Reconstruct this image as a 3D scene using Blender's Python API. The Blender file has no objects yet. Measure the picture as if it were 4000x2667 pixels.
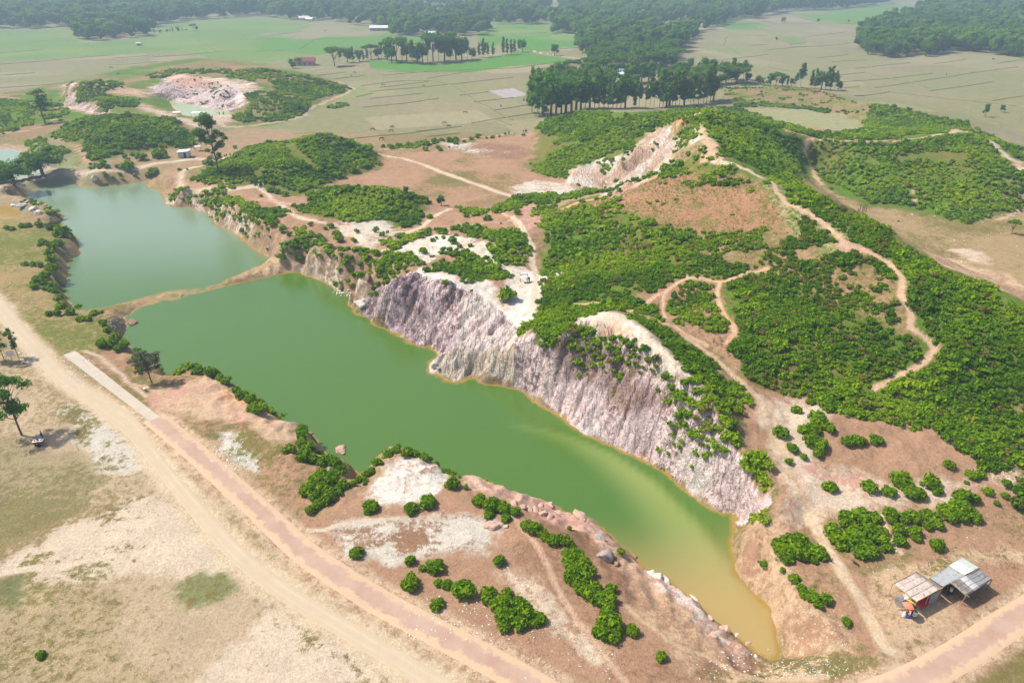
import bpy, math, random
import numpy as np
from mathutils import Vector, Matrix

# ------------------------------------------------------------------ camera, sky, sun, exposure
S = 1.24                      # metres per survey unit (survey heights assume an eye height of 55)
EYE = 55.0
PITCH = math.radians(28.6)
scene = bpy.context.scene
COL = scene.collection
cam_d = bpy.data.cameras.new('camera')
cam = bpy.data.objects.new('camera', cam_d)
COL.objects.link(cam)
cam.location = (0, 0, EYE * S)
cam.rotation_euler = (math.radians(90) - PITCH, 0, 0)
cam_d.sensor_width = 36
cam_d.lens = 24.0
cam_d.clip_start = 0.5
cam_d.clip_end = 30000
scene.camera = cam

SUN_EL = math.radians(54)
SHADOW_DIR = Vector((0.95, -0.24, 0)).normalized()      # where shadows fall on the ground
to_sun = Vector((-SHADOW_DIR.x * math.cos(SUN_EL), -SHADOW_DIR.y * math.cos(SUN_EL), math.sin(SUN_EL)))
sun_d = bpy.data.lights.new('sun', 'SUN')
sun = bpy.data.objects.new('sun', sun_d)
COL.objects.link(sun)
sun.rotation_euler = to_sun.to_track_quat('Z', 'Y').to_euler()
sun_d.energy = 4.8
sun_d.angle = math.radians(1.5)
sun_d.color = (1.0, 0.93, 0.80)

world = bpy.data.worlds.new('World')
scene.world = world
world.use_nodes = True
wn = world.node_tree
bg = wn.nodes['Background']
sky = wn.nodes.new('ShaderNodeTexSky')
sky.sky_type = 'NISHITA'
sky.sun_disc = False
sky.sun_elevation = SUN_EL
sky.sun_rotation = math.atan2(to_sun.x, to_sun.y)
sky.air_density = 1.2
sky.dust_density = 3.0
wn.links.new(sky.outputs[0], bg.inputs[0])
bg.inputs[1].default_value = 0.12

vs = scene.view_settings
vs.view_transform = 'Standard'
vs.look = 'None'
vs.exposure = 0.16
vs.gamma = 1
cy = scene.cycles
cy.use_denoising = True
cy.max_bounces = 5
cy.diffuse_bounces = 3
cy.glossy_bounces = 2
cy.transmission_bounces = 3
cy.transparent_max_bounces = 6
cy.volume_bounces = 0
cy.use_adaptive_sampling = True
cy.adaptive_threshold = 0.015

# ------------------------------------------------------------------ survey helpers
FW, CX, CY = 1568.0, 1176.0, 784.0
cp, sp = math.cos(PITCH), math.sin(PITCH)
OFFX = (0.0, 588.0, 1176.0, 1764.0)
OFFY = (0.0, 382.2, 764.4, 1156.6)
K = 0.2625

def T(c, r, pts):
    """sheet coordinates of survey sheet (c, r) -> common survey coordinates"""
    return [(OFFX[c] + K * p[0], OFFY[r] + K * p[1]) + tuple(p[2:]) for p in pts]

def ray(px, py):
    u = (np.asarray(px, float) - CX) / FW
    v = (CY - np.asarray(py, float)) / FW
    return np.stack([u, cp + v * sp, -sp + v * cp], -1)

def at(px, py, z=0.0):
    """survey point at height z (units) -> metres"""
    d = ray(px, py)
    t = (np.asarray(z, float) - EYE) / d[..., 2]
    return np.stack([d[..., 0] * t, d[..., 1] * t, np.asarray(z, float) * np.ones_like(t)], -1) * S

rng = np.random.default_rng(7)
_L = rng.random((256, 256))
def vnoise(x, y):
    xi = np.floor(x).astype(int); yi = np.floor(y).astype(int)
    fx = x - xi; fy = y - yi
    fx = fx * fx * (3 - 2 * fx); fy = fy * fy * (3 - 2 * fy)
    a = _L[xi & 255, yi & 255]; b = _L[(xi + 1) & 255, yi & 255]
    c = _L[xi & 255, (yi + 1) & 255]; d = _L[(xi + 1) & 255, (yi + 1) & 255]
    return (a * (1 - fx) + b * fx) * (1 - fy) + (c * (1 - fx) + d * fx) * fy
def fbm(x, y, s, o=4, seed=0):
    x = np.asarray(x) / s + seed * 17.3; y = np.asarray(y) / s + seed * 9.1
    r = 0; a = 1; t = 0
    for i in range(o):
        r = r + a * vnoise(x, y); t += a; a *= 0.5
        x, y = (x * 1.6 + y * 1.2) + 31.7, (y * 1.6 - x * 1.2) + 11.3
    return r / t
def sstep(a, b, x):
    t = np.clip((x - a) / (b - a), 0, 1)
    return t * t * (3 - 2 * t)

def in_poly(x, y, poly):
    poly = np.asarray(poly, float)
    ins = np.zeros(x.shape, bool)
    bx0, by0 = poly[:, :2].min(0); bx1, by1 = poly[:, :2].max(0)
    m = (x >= bx0) & (x <= bx1) & (y >= by0) & (y <= by1)
    xs = x[m]; ys = y[m]
    r = np.zeros(xs.shape, bool)
    n = len(poly)
    for i in range(n):
        x1, y1 = poly[i, :2]; x2, y2 = poly[(i + 1) % n, :2]
        if y1 == y2: continue
        c = ((y1 > ys) != (y2 > ys)) & (xs < (x2 - x1) * (ys - y1) / (y2 - y1) + x1)
        r ^= c
    ins[m] = r
    return ins

def line_dist(x, y, pl, reach):
    """distance to polyline where below reach, else reach"""
    pl = np.asarray(pl, float)
    d = np.full(x.shape, float(reach))
    for i in range(len(pl) - 1):
        ax, ay = pl[i, :2]; bx, by = pl[i + 1, :2]
        m = (x > min(ax, bx) - reach) & (x < max(ax, bx) + reach) & (y > min(ay, by) - reach) & (y < max(ay, by) + reach)
        if not m.any(): continue
        xs = x[m] - ax; ys = y[m] - ay
        L = (bx - ax) ** 2 + (by - ay) ** 2 + 1e-9
        t = np.clip((xs * (bx - ax) + ys * (by - ay)) / L, 0, 1)
        dd = np.hypot(xs - t * (bx - ax), ys - t * (by - ay))
        d[m] = np.minimum(d[m], dd)
    return d

# ------------------------------------------------------------------ lake outlines (z: near banks at their top, far banks at the water line)
WL = -4.0
N_, F_ = -0.6, WL
lower_far = ([(276,723),(294,717),(341,697),(394,687),(444,674),(520,654),(551,647),(588,640),(640,628),(693,618),(724,634),(756,645),(782,666),(811,676),(832,674),(814,695),(819,713),(835,720),(851,721),(882,747),(903,758),(927,777),(955,792),
 (990,797),(1011,809),(1005,826),(990,827),(988,852),(997,860),(1029,877),(1053,876),(1050,868),(1074,863),(1102,863),(1126,877),(1152,877),(1176,881),(1192,888),(1213,888),(1218,901),(1239,922),(1268,938),(1318,972),(1334,988),(1360,1001),(1394,1014),(1433,1030),(1491,1056),(1538,1085),(1570,1106),(1622,1145),(1648,1157),(1675,1175),(1706,1206),(1688,1225),(1690,1262),(1683,1293),(1688,1314),(1722,1346),(1764,1385),
 (1785,1406),(1793,1432),(1789,1458),(1803,1487),(1811,1500),(1798,1516),(1764,1517)])
lower_near_r = [(1727,1493),(1701,1472),(1664,1448),(1643,1424),(1606,1401),(1601,1388),(1559,1361),(1536,1338),(1528,1325),(1496,1314),(1486,1319),(1475,1319),(1465,1298),(1465,1288),(1452,1269),(1423,1248),(1394,1225),(1360,1196),(1347,1180),(1315,1175),(1297,1178),(1273,1157)]
lower_near = [(1176,1113),(1147,1111),(1129,1095),(1100,1087),(1087,1083),(1055,1085),(1018,1077),(1005,1061),(966,1037),(929,1020),(911,1016),(892,1022),(864,1040),(853,1058),(856,1074),(824,1095),(811,1103),(795,1098),(798,1072),(803,1061),(795,1051),(777,1048),(745,1040),(719,1043),(718,1006),(711,993),(693,972),(661,959),(619,951),(609,932),(588,922),
 (588,911),(551,898),(533,869),(499,856),(491,843),(475,843),(459,846),(436,835),(410,843),(391,856),(388,864),(378,867),(367,861),(365,840),(320,812),(300,796),(276,780),(262,755),(244,738),(262,724)]
upper_far = [(42,450),(97,428),(157,419),(184,423),(223,428),(315,419),(350,412),(347,426),(375,437),(381,466),(402,473),(444,473),(486,487),(499,500),(493,513),(541,534),(577,561),(588,572),(614,584),(631,597),(614,605),(588,617),(551,632),(525,642)]
upper_bar = [(520,650),(486,658),(444,663),(388,670),(341,681),(315,692),(283,698),(236,710),(205,713)]
upper_left = [(155,710),(147,692),(134,666),(126,658),(110,647),(129,626),(133,613),(131,587),(131,576),(163,563),(158,529),(129,513),(115,510),(118,492),(131,479),(87,461),(60,457)]
def zl(pts, z):
    return [(p[0], p[1], z) for p in pts]
LAKE_LOW = zl(lower_far, WL) + zl(lower_near_r, -2.6) + zl(lower_near, -0.9)
LAKE_UP = zl(upper_far, WL) + zl(upper_bar, WL) + zl(upper_left, -1.6)
QUARRY_POND = zl(T(0,0,[(1465,875),(1560,890),(1750,940),(1850,955),(1990,975),(2020,990),(1990,1005),(1850,1015),(1730,1025),(1600,1010),(1520,950)]), 1.0)
ORANGE_POND = zl(T(0,1,[(-200,345),(20,335),(90,340),(150,370),(200,420),(190,440),(90,455),(0,455),(-200,450)]), -3.0)
EDGE_POND = zl(T(0,0,[(-300,1310),(0,1305),(120,1300),(180,1320),(200,1370),(215,1440),(420,1500),(250,1530),(120,1560),(-300,1568)]), -1.5)
GREEN_POND = zl(T(0,0,[(500,1410),(560,1420),(640,1450),(710,1475),(600,1485),(500,1500),(440,1480)]), -1.8)
PONDS = [('lake', LAKE_LOW, WL), ('lake', LAKE_UP, WL), ('quarry_pond', QUARRY_POND, 1.0), ('orange_pond', ORANGE_POND, -3.0),
         ('edge_pond', EDGE_POND, -1.5), ('green_pond', GREEN_POND, -1.8)]

# ------------------------------------------------------------------ height controls: polylines (px, py, z)
H = []
def h(*pts): H.append(list(pts))
def hz(z, pts): H.append([(p[0], p[1], z) for p in pts])
# level ground: fields, road side, plains
for yy in (1568, 1500, 1400):
    hz(0, [(-400, yy), (0, yy), (500, yy), (900, yy)])
hz(0, [(-500, 1300), (0, 1300), (600, 1300)]); hz(0, [(-500, 1200), (0, 1200), (450, 1200)])
hz(0, [(-500, 1100), (0, 1100), (380, 1100)]); hz(0, [(-500, 1000), (0, 1000), (320, 1000)])
hz(0, [(-500, 900), (0, 900), (240, 900)]); hz(0, [(-600, 800), (0, 790), (150, 810)])
hz(-.2, [(-700, 650), (-100, 640), (0, 640), (60, 650)]); hz(-.6, [(-700, 560), (0, 560), (90, 570)])
hz(0, [(900, 1568), (1400, 1640), (1700, 1600), (2000, 1568), (2100, 1500), (2200, 1450), (2352, 1380), (2700, 1200)])
hz(0, [(900, 1568), (1400, 1750), (2000, 1700), (2500, 1500)])
hz(0, [(0, 700), (80, 785), (170, 830), (310, 960), (370, 1080), (540, 1280), (720, 1400), (1000, 1568)])
hz(.3, [(175, 810), (260, 890), (345, 965), (420, 1040), (500, 1120), (600, 1225), (700, 1320), (850, 1420), (1000, 1490), (1200, 1570), (1400, 1640)])
hz(.2, [(440, 900), (520, 990), (600, 1100), (700, 1180)]); hz(.4, [(560, 960), (640, 1020), (690, 1100)])
hz(.5, [(760, 1190), (900, 1200), (1050, 1220), (1200, 1300)]); hz(.7, [(900, 1080), (990, 1090), (1040, 1130)])
hz(.3, [(900, 1350), (1100, 1420), (1300, 1500), (1500, 1568)])
hz(.6, [(1100, 1130), (1180, 1165), (1250, 1200), (1300, 1260)]); hz(-1.2, [(1400, 1260), (1440, 1300), (1480, 1340)])
hz(-.3, [(1350, 1290), (1400, 1340), (1450, 1420), (1560, 1500)]); hz(-1.6, [(1520, 1350), (1580, 1420), (1640, 1480), (1720, 1530)])
# gully east of the lake mouth, hut ground
hz(-.3, [(1760, 1235), (1800, 1330), (1850, 1400), (1940, 1470), (1900, 1530), (1830, 1545)])
hz(0, [(1840, 1190), (1900, 1270), (1980, 1360), (2060, 1480)]); hz(.3, [(2000, 1330), (2130, 1350), (2250, 1400)])
h((1700, 1216, -1), (1760, 1195, .5), (1800, 1180, 1)); h((1815, 1165, 1.5), (1850, 1100, 2), (1800, 1020, 3), (1740, 960, 3.8), (1700, 880, 5))
h((1900, 1200, .8), (2050, 1180, 1.0), (2200, 1170, 1.2), (2352, 1220, .3)); h((1880, 1080, 2), (2000, 1060, 2.2), (2150, 1050, 2.6), (2240, 1080, 2.2))
h((2230, 1060, 2.6), (2290, 1150, 1.2), (2352, 1180, .6), (2600, 1250, 0))
# east slope foot
h((1860, 915, 3.2), (1900, 920, 3.3), (2000, 955, 3.2), (2100, 975, 3.2), (2200, 1000, 3.2), (2270, 1060, 2.8), (2352, 1120, 2.2))
h((1720, 890, 5), (1790, 915, 3.6), (1860, 915, 3.2))
# main ridge crest and beyond
h((1612, 250, 22), (1600, 275, 21), (1612, 300, 20), (1635, 340, 19), (1700, 380, 17.5), (1764, 412, 17), (1800, 455, 16.5), (1860, 490, 16), (1905, 515, 15.5), (1945, 565, 14.5), (2040, 600, 13.6), (2073, 645, 13), (2072, 680, 12.4), (2090, 745, 10.5), (2145, 790, 9))
h((1945, 565, 14.5), (1992, 503+6, 16), (2105, 580, 15.6), (2158, 612, 15), (2190, 632, 14.8), (2280, 658, 14.2), (2352, 697, 13.5), (2500, 780, 12.5), (2800, 950, 8))
h((1992, 509, 16), (1921, 484, 16.2), (1870, 466, 16.4), (1830, 445, 16.6))
h((2200, 760, 11.5), (2280, 830, 9.5), (2352, 880, 8.5)); h((2150, 870, 6), (2250, 930, 5.5), (2352, 1000, 4.5)); h((2000, 890, 4.8), (2080, 860, 6), (2145, 800, 8.6))
h((1612, 250, 22), (1640, 255, 20), (1680, 262, 17), (1764, 285, 13), (1805, 300, 12), (1850, 312, 10), (1920, 322, 9), (1980, 325, 9), (2050, 325, 9), (2110, 316, 9.5), (2160, 307, 10), (2230, 305, 10), (2290, 343, 9), (2352, 388, 8), (2500, 460, 5))
h((1612, 250, 22), (1560, 268, 17), (1500, 270, 14), (1440, 262, 11), (1340, 258, 8.5), (1290, 270, 6), (1245, 292, 2))
hz(0, [(1225, 320), (1225, 345), (1240, 385), (1215, 395), (1270, 415)])
h((1340, 300, 7), (1420, 310, 8.5), (1500, 300, 11), (1550, 290, 14)); h((1300, 340, 3.5), (1380, 350, 4.5), (1450, 330, 8))
h((1270, 412, .3), (1310, 400, .6), (1350, 390, 1.2), (1420, 410, 1.5), (1480, 405, 3)); h((1420, 372, 5.5), (1480, 340, 9), (1540, 310, 14), (1590, 318, 16))
h((1440, 400, 2), (1500, 370, 6), (1560, 345, 10), (1600, 340, 15))
# orange spur
h((1240, 495, 2.4), (1285, 475, 3.4), (1340, 458, 5), (1400, 440, 6.4), (1450, 422, 8), (1500, 405, 10), (1540, 392, 12), (1600, 372, 15), (1650, 360, 18))
# front slope
h((1245, 520, 3), (1260, 560, 3), (1235, 605, 3.2), (1250, 650, 4), (1330, 690, 5.2), (1400, 692, 5.6), (1470, 712, 6), (1560, 745, 6), (1640, 800, 5.4), (1700, 870, 5))
h((1350, 560, 6), (1450, 600, 7), (1550, 625, 8), (1650, 635, 8.6), (1780, 615, 10.5), (1900, 600, 12.5)); h((1400, 500, 8), (1500, 500, 10.5), (1620, 480, 13), (1750, 480, 14.5))
h((1700, 700, 7.6), (1850, 690, 9), (1980, 700, 10.6)); h((1720, 800, 6.2), (1850, 800, 6.6), (2000, 810, 7.4)); h((1560, 660, 7.4), (1640, 680, 7.5), (1690, 760, 6.4))
# ravine between white ridge and slope, white ridge, dome
h((1478, 718, 6.4), (1500, 735, 6.6), (1525, 764, 6.8), (1560, 800, 6.6), (1600, 840, 6.2), (1650, 890, 5.4), (1700, 950, 4.2), (1712, 1020, 3.2), (1790, 1090, 2.4))
h((1328, 732, 7.6), (1345, 722, 8.2), (1386, 717, 8.8), (1438, 725, 9.2), (1478, 757, 9.2), (1500, 785, 9), (1535, 815, 8.6), (1583, 858, 8), (1620, 890, 7.6), (1652, 922, 6.8), (1680, 960, 5.6), (1700, 1020, 3.8), (1755, 1090, 2.6), (1800, 1160, 1.6))
h((1360, 760, 7.0), (1410, 770, 7.2), (1450, 790, 7.4), (1490, 830, 7)); 
h((1430, 870, 3.5), (1500, 925, 2.8), (1560, 990, 2), (1620, 1060, 1), (1680, 1120, -.4)); 
h((1180, 790, 2.8), (1230, 790, 4.4), (1290, 780, 6), (1328, 732, 7.6)); h((1180, 780, 3.6), (1240, 745, 5.6), (1300, 710, 6.4))
# white promontory between
h((1000, 835, -2.6), (1040, 805, -.4), (1100, 790, 1.5), (1150, 790, 2.4), (1180, 800, 2.6)); h((1060, 840, -1.8), (1120, 830, -.2), (1160, 850, -1.5))
h((1000, 850, -3.6), (1040, 862, -3.7), (1080, 855, -3.7), (1120, 858, -3.5))
h((1180, 760, 3.4), (1185, 720, 3.2), (1210, 690, 3.4), (1212, 640, 3.6)); h((1045, 795, -1), (1090, 770, .4), (1150, 765, 1.8), (1180, 770, 3))
# promontory cliff one
h((838, 688, -1.8), (870, 665, 3.2), (905, 647, 4.6), (942, 630, 5), (975, 640, 5), (1010, 645, 5), (1050, 655, 4.6), (1075, 670, 4), (1110, 690, 3.2), (1160, 720, 3), (1190, 745, 3))
h((819, 702, -2.6), (845, 700, -1.8), (858, 690, -1))
hz(4.5, [(930, 600), (1000, 610), (1100, 620)]); h((1145, 650, 4), (1175, 620, 4), (1170, 580, 4.5), (1120, 550, 4.5), (1000, 560, 4)); h((860, 620, 3.2), (900, 590, 3.6), (960, 560, 3.6))
h((1176, 500, 3), (1215, 470, 2.6), (1190, 455, 2)); h((700, 590, 1.5), (760, 610, 2), (820, 630, 2.8)); h((720, 620, -1), (780, 640, 0), (830, 655, 1))
h((560, 430, 1), (640, 470, 1.4), (720, 505, 2), (800, 530, 2.4), (900, 545, 3)); h((700, 560, 2.6), (780, 580, 3), (860, 580, 3.4)); h((1020, 500, 2), (1100, 500, 2.4), (1150, 480, 2.4))
h((385, 440, 1), (420, 425, 1.4), (460, 440, 1.8), (510, 455, 2), (560, 480, 2.2), (600, 510, 2.2), (640, 540, 2), (670, 575, 1))
h((400, 462, -2), (440, 462, -1.6), (500, 470, -1), (560, 510, -.6), (610, 560, -1.6))
h((640, 600, -2.2), (660, 592, -1.4), (710, 590, .2)); h((588, 628, -3.3), (640, 612, -3.0), (690, 602, -2.4))
h((300, 704, -2.6), (345, 688, -2.8), (390, 680, -2.8), (420, 672, -3.3), (450, 668, -3.8)); h((230, 718, -1.8), (270, 706, -1.8), (300, 700, -2.5)); h((450, 668, -4.25), (520, 652, -4.25)); h((530, 648, -3.8), (560, 636, -3.4), (588, 628, -3.3))
h((250, 735, -1.5), (200, 722, -.8), (180, 735, -.5)); 
# left bank
hz(-.9, [(140, 712), (120, 690), (100, 655), (100, 630), (110, 590), (100, 560), (120, 530), (90, 510), (0, 520)])
h((20, 452, -2.4), (60, 470, -1.6), (100, 490, -1.6), (110, 500, -2)); h((90, 470, -2), (40, 458, -1.6)); hz(-2.2, [(0, 500), (60, 505)])
h((0, 425, -.6), (60, 415, -.6), (130, 405, -.5), (200, 395, -.3), (260, 395, 0), (330, 395, 0), (380, 405, .4))
h((200, 410, -.8), (260, 405, -.3), (340, 400, -.2)); h((150, 418, -3), (190, 418, -3.6))
# mounds
h((655, 332, 6), (700, 318, 7.5), (760, 310, 8), (805, 328, 6), (850, 350, 3)); h((560, 355, 4), (600, 345, 5), (655, 332, 6)); h((500, 385, 3), (600, 385, 5), (700, 380, 5), (760, 370, 4.5))
hz(.6, [(445, 418), (470, 398), (520, 372)]); hz(.4, [(520, 350), (700, 300), (880, 345), (880, 382), (800, 405), (785, 415)]); hz(1.2, [(690, 447), (620, 438), (540, 428), (470, 430)])
h((760, 432, 4), (830, 432, 5), (900, 440, 5), (960, 455, 3)); hz(1.5, [(680, 488), (720, 470), (740, 435)]); hz(1.6, [(985, 475), (940, 530), (850, 512), (780, 508), (700, 492)]); hz(.6, [(760, 420), (850, 425), (930, 432), (1000, 470), (1080, 478), (1160, 470)])
h((150, 300, 3), (200, 272, 6), (300, 266, 7.5), (370, 275, 6), (420, 300, 4)); hz(.6, [(120, 315), (200, 340), (200, 372), (250, 380), (330, 345), (430, 352), (440, 310)]); h((220, 320, 4), (300, 310, 5), (380, 320, 3.5))
hz(0, [(300, 365), (360, 375), (470, 362)]); hz(0, [(0, 300), (80, 320), (100, 350)]); hz(-.4, [(60, 340), (130, 370), (140, 395)])
# west rocky complex and quarry
h((152, 200, 5), (175, 190, 9), (200, 190, 10), (240, 190, 9), (290, 202, 7)); hz(0, [(145, 215), (148, 250)]); h((160, 248, 1), (200, 255, 1.5), (240, 262, 2)); h((215, 225, 6), (240, 232, 6), (262, 240, 5))
h((250, 205, 7), (320, 215, 5), (335, 240, 4)); h((340, 228, 4.5), (370, 232, 2.4), (385, 245, 1.6), (400, 262, 2), (430, 268, 2.2), (480, 270, 2.2), (530, 265, 2), (590, 255, 2))
h((340, 175, 5), (380, 160, 8), (430, 145, 10), (500, 142, 10), (560, 150, 9), (620, 165, 8), (690, 178, 6), (745, 190, 3), (780, 205, 1)); hz(0, [(320, 155), (340, 148), (430, 133), (540, 138), (640, 152), (720, 170), (800, 190), (812, 205), (735, 245), (700, 262), (620, 290), (540, 295)])
h((400, 190, 6), (440, 200, 5), (480, 208, 4), (500, 200, 6.5), (540, 200, 7)); h((460, 232, 1.4), (500, 242, 1.4), (540, 250, 1.8)); h((500, 215, 5.5), (540, 215, 5), (560, 235, 4)); h((600, 210, 5), (640, 225, 5), (680, 240, 3), (700, 250, 1)); h((380, 222, 2.4), (420, 225, 2), (450, 226, 1.6))
hz(0, [(318, 158), (318, 180), (290, 190), (250, 184), (160, 183), (0, 210), (-300, 215)]); h((0, 225, 1), (60, 215, 1.5), (120, 215, 1)); h((0, 260, 2), (60, 255, 2.4), (120, 260, 2)); hz(.4, [(0, 290), (60, 290), (130, 280)])
# far side of ridges: back to field level
hz(0, [(1230, 280), (1300, 252), (1400, 245), (1500, 240), (1600, 232), (1660, 240)])
hz(0, [(1700, 252), (1850, 248), (1950, 268), (1983, 290), (1960, 306), (1890, 300), (1800, 285), (1740, 272), (1700, 252)]); hz(0, [(1750, 262), (1900, 275), (1950, 290)])
h((1660, 215, 1.5), (1700, 205, 3), (1800, 205, 3.5), (1870, 212, 3.5), (1930, 228, 3.5), (1990, 238, 4), (2060, 245, 5), (2150, 265, 5), (2220, 280, 4.5)); hz(0, [(1680, 196), (1860, 190), (1960, 215), (2010, 228), (2100, 237), (2200, 255), (2260, 280), (2352, 310), (2600, 400)])
h((1990, 290, 3), (2050, 300, 4), (2100, 310, 5))
# east valley floor
hz(.5, [(1845, 400), (1880, 432), (1930, 465), (1990, 497), (2050, 530), (2110, 570), (2170, 605), (2240, 630), (2352, 668), (2700, 800)])
hz(.3, [(1860, 385), (1900, 405), (1990, 465), (2080, 480), (2130, 485), (2200, 512), (2300, 495), (2352, 490), (2600, 560)]); hz(.3, [(1990, 480), (2100, 520), (2200, 560), (2352, 600), (2600, 660)])
h((1940, 385, 5), (2050, 400, 5), (2200, 410, 5), (2300, 420, 5)); h((1960, 345, 8), (2100, 350, 8), (2250, 370, 7.5))
# sand plain and fields
hz(.4, [(880, 350), (1000, 385), (1100, 425), (1200, 447), (1290, 447), (1370, 436), (1420, 425)]); hz(0, [(530, 300), (700, 290), (870, 330), (1000, 325), (1200, 310), (1225, 300)]); hz(.3, [(1000, 350), (1150, 350), (1210, 400)]); hz(.3, [(1000, 420), (1100, 455)])
hz(0, [(530, 320), (600, 318)]); hz(0, [(480, 340), (520, 345)])

def densify(P, step):
    out = []
    for a, b in zip(P[:-1], P[1:]):
        n = max(1, int(np.linalg.norm((b - a)[:2]) / step))
        for k in range(n): out.append(a + (b - a) * (k / n))
    out.append(P[-1])
    return np.array(out)

# ------------------------------------------------------------------ height grid
GX0, GX1, GY0, GY1, CELL = -420.0, 460.0, 30.0, 640.0, 1.0
NX, NY = int((GX1 - GX0) / CELL) + 1, int((GY1 - GY0) / CELL) + 1
cons = []
for pl in H:
    a = np.array(pl, float)
    P = at(a[:, 0], a[:, 1], a[:, 2])
    cons.append(densify(P, 0.7))
pond_w = []
for nm, poly, wl in PONDS:
    a = np.array(poly, float)
    P = at(a[:, 0], a[:, 1], a[:, 2])
    pond_w.append((nm, P, wl * S))
    cons.append(densify(np.vstack([P, P[:1]]), 0.7))
C_ = np.vstack(cons)
gx = GX0 + CELL * np.arange(NX); gy = GY0 + CELL * np.arange(NY)
GXX, GYY = np.meshgrid(gx, gy, indexing='ij')
def solve():
    levels = [32, 16, 8, 4, 2, 1]
    z = None
    for f in levels:
        c = CELL * f
        nx, ny = int((GX1 - GX0) / c) + 2, int((GY1 - GY0) / c) + 2
        ix = np.round((C_[:, 0] - GX0) / c).astype(int); iy = np.round((C_[:, 1] - GY0) / c).astype(int)
        ok = (ix >= 0) & (iy >= 0) & (ix < nx) & (iy < ny)
        acc = np.zeros((nx, ny)); cnt = np.zeros((nx, ny))
        np.add.at(acc, (ix[ok], iy[ok]), C_[ok, 2]); np.add.at(cnt, (ix[ok], iy[ok]), 1)
        # below the water line inside the ponds
        X, Y = np.meshgrid(GX0 + c * np.arange(nx), GY0 + c * np.arange(ny), indexing='ij')
        for nm, P, wl in pond_w:
            ins = in_poly(X, Y, P)
            d = line_dist(X[ins], Y[ins], np.vstack([P, P[:1]]), 9.0)
            bed = wl - 0.25 - np.minimum(d, 8) * 0.38
            m = np.zeros_like(ins); m[ins] = d > max(1.0, 0.4 * c)
            if nm != 'lake': bed = wl - 0.2 - np.minimum(d, 5) * 0.2
            tmp = np.zeros((nx, ny)); tmp[ins] = bed
            acc[m] = tmp[m]; cnt[m] = 1
        fixed = cnt > 0
        val = np.where(fixed, acc / np.maximum(cnt, 1), 0)
        edge = np.zeros((nx, ny), bool); edge[0] = edge[-1] = True; edge[:, 0] = edge[:, -1] = True
        edge &= ~fixed
        if z is None: z = np.zeros((nx, ny))
        else:
            ox = np.clip((np.arange(nx) * c) / pc, 0, z.shape[0] - 1.001); oy = np.clip((np.arange(ny) * c) / pc, 0, z.shape[1] - 1.001)
            i = ox.astype(int); j = oy.astype(int); fx = (ox - i)[:, None]; fy = (oy - j)[None]
            z = (z[i][:, j] * (1 - fx) + z[i + 1][:, j] * fx) * (1 - fy) + (z[i][:, j + 1] * (1 - fx) + z[i + 1][:, j + 1] * fx) * fy
        z[fixed] = val[fixed]; z[edge] = 0
        hold = fixed | edge
        for it in range(260 if f > 1 else 120):
            n = z.copy()
            n[1:-1, 1:-1] = 0.25 * (z[2:, 1:-1] + z[:-2, 1:-1] + z[1:-1, 2:] + z[1:-1, :-2])
            n[hold] = z[hold]; z = n
        pc = c
    for it in range(2):
        n = z.copy()
        n[1:-1, 1:-1] = 0.5 * z[1:-1, 1:-1] + 0.125 * (z[2:, 1:-1] + z[:-2, 1:-1] + z[1:-1, 2:] + z[1:-1, :-2])
        z = n
    zs = z.copy()
    for it in range(5):
        n = zs.copy(); n[1:-1, 1:-1] = 0.25 * (zs[2:, 1:-1] + zs[:-2, 1:-1] + zs[1:-1, 2:] + zs[1:-1, :-2]); zs = n
    k = sstep(9, 16, z)
    return z * (1 - k) + zs * k
ZG = solve()[:NX, :NY]

def bil(G, x, y):
    u = np.clip((np.asarray(x) - GX0) / CELL, 0, G.shape[0] - 1.001); v = np.clip((np.asarray(y) - GY0) / CELL, 0, G.shape[1] - 1.001)
    i = u.astype(int); j = v.astype(int); fx = u - i; fy = v - j
    return (G[i, j] * (1 - fx) + G[i + 1, j] * fx) * (1 - fy) + (G[i, j + 1] * (1 - fx) + G[i + 1, j + 1] * fx) * fy
def inside_grid(x, y):
    return (x > GX0 + 2) & (x < GX1 - 2) & (y > GY0 + 2) & (y < GY1 - 2)
def hbase(x, y):
    return np.where(inside_grid(x, y), bil(ZG, x, y), 0.0)

def cast(px, py):
    """survey points -> where they meet the smooth relief (metres)"""
    d = ray(px, py); d = d / np.linalg.norm(d, axis=-1, keepdims=True)
    o = np.array([0, 0, EYE * S])
    shp = d.shape[:-1]; d = d.reshape(-1, 3)
    flat = -o[2] / d[:, 2]
    t0 = (22 * S - o[2]) / d[:, 2]; t1 = (-6 * S - o[2]) / d[:, 2]
    res = flat.copy()
    found = np.zeros(len(d), bool)
    n = 500
    for k in range(n + 1):
        t = t0 + (t1 - t0) * k / n
        p = o + d * t[:, None]
        hit = (~found) & (p[:, 2] <= hbase(p[:, 0], p[:, 1]))
        res[hit] = t[hit]; found |= hit
    p = o + d * res[:, None]
    return p.reshape(shp + (3,))
def castp(pts):
    a = np.array([(p[0], p[1]) for p in pts], float)
    return cast(a[:, 0], a[:, 1])

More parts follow.
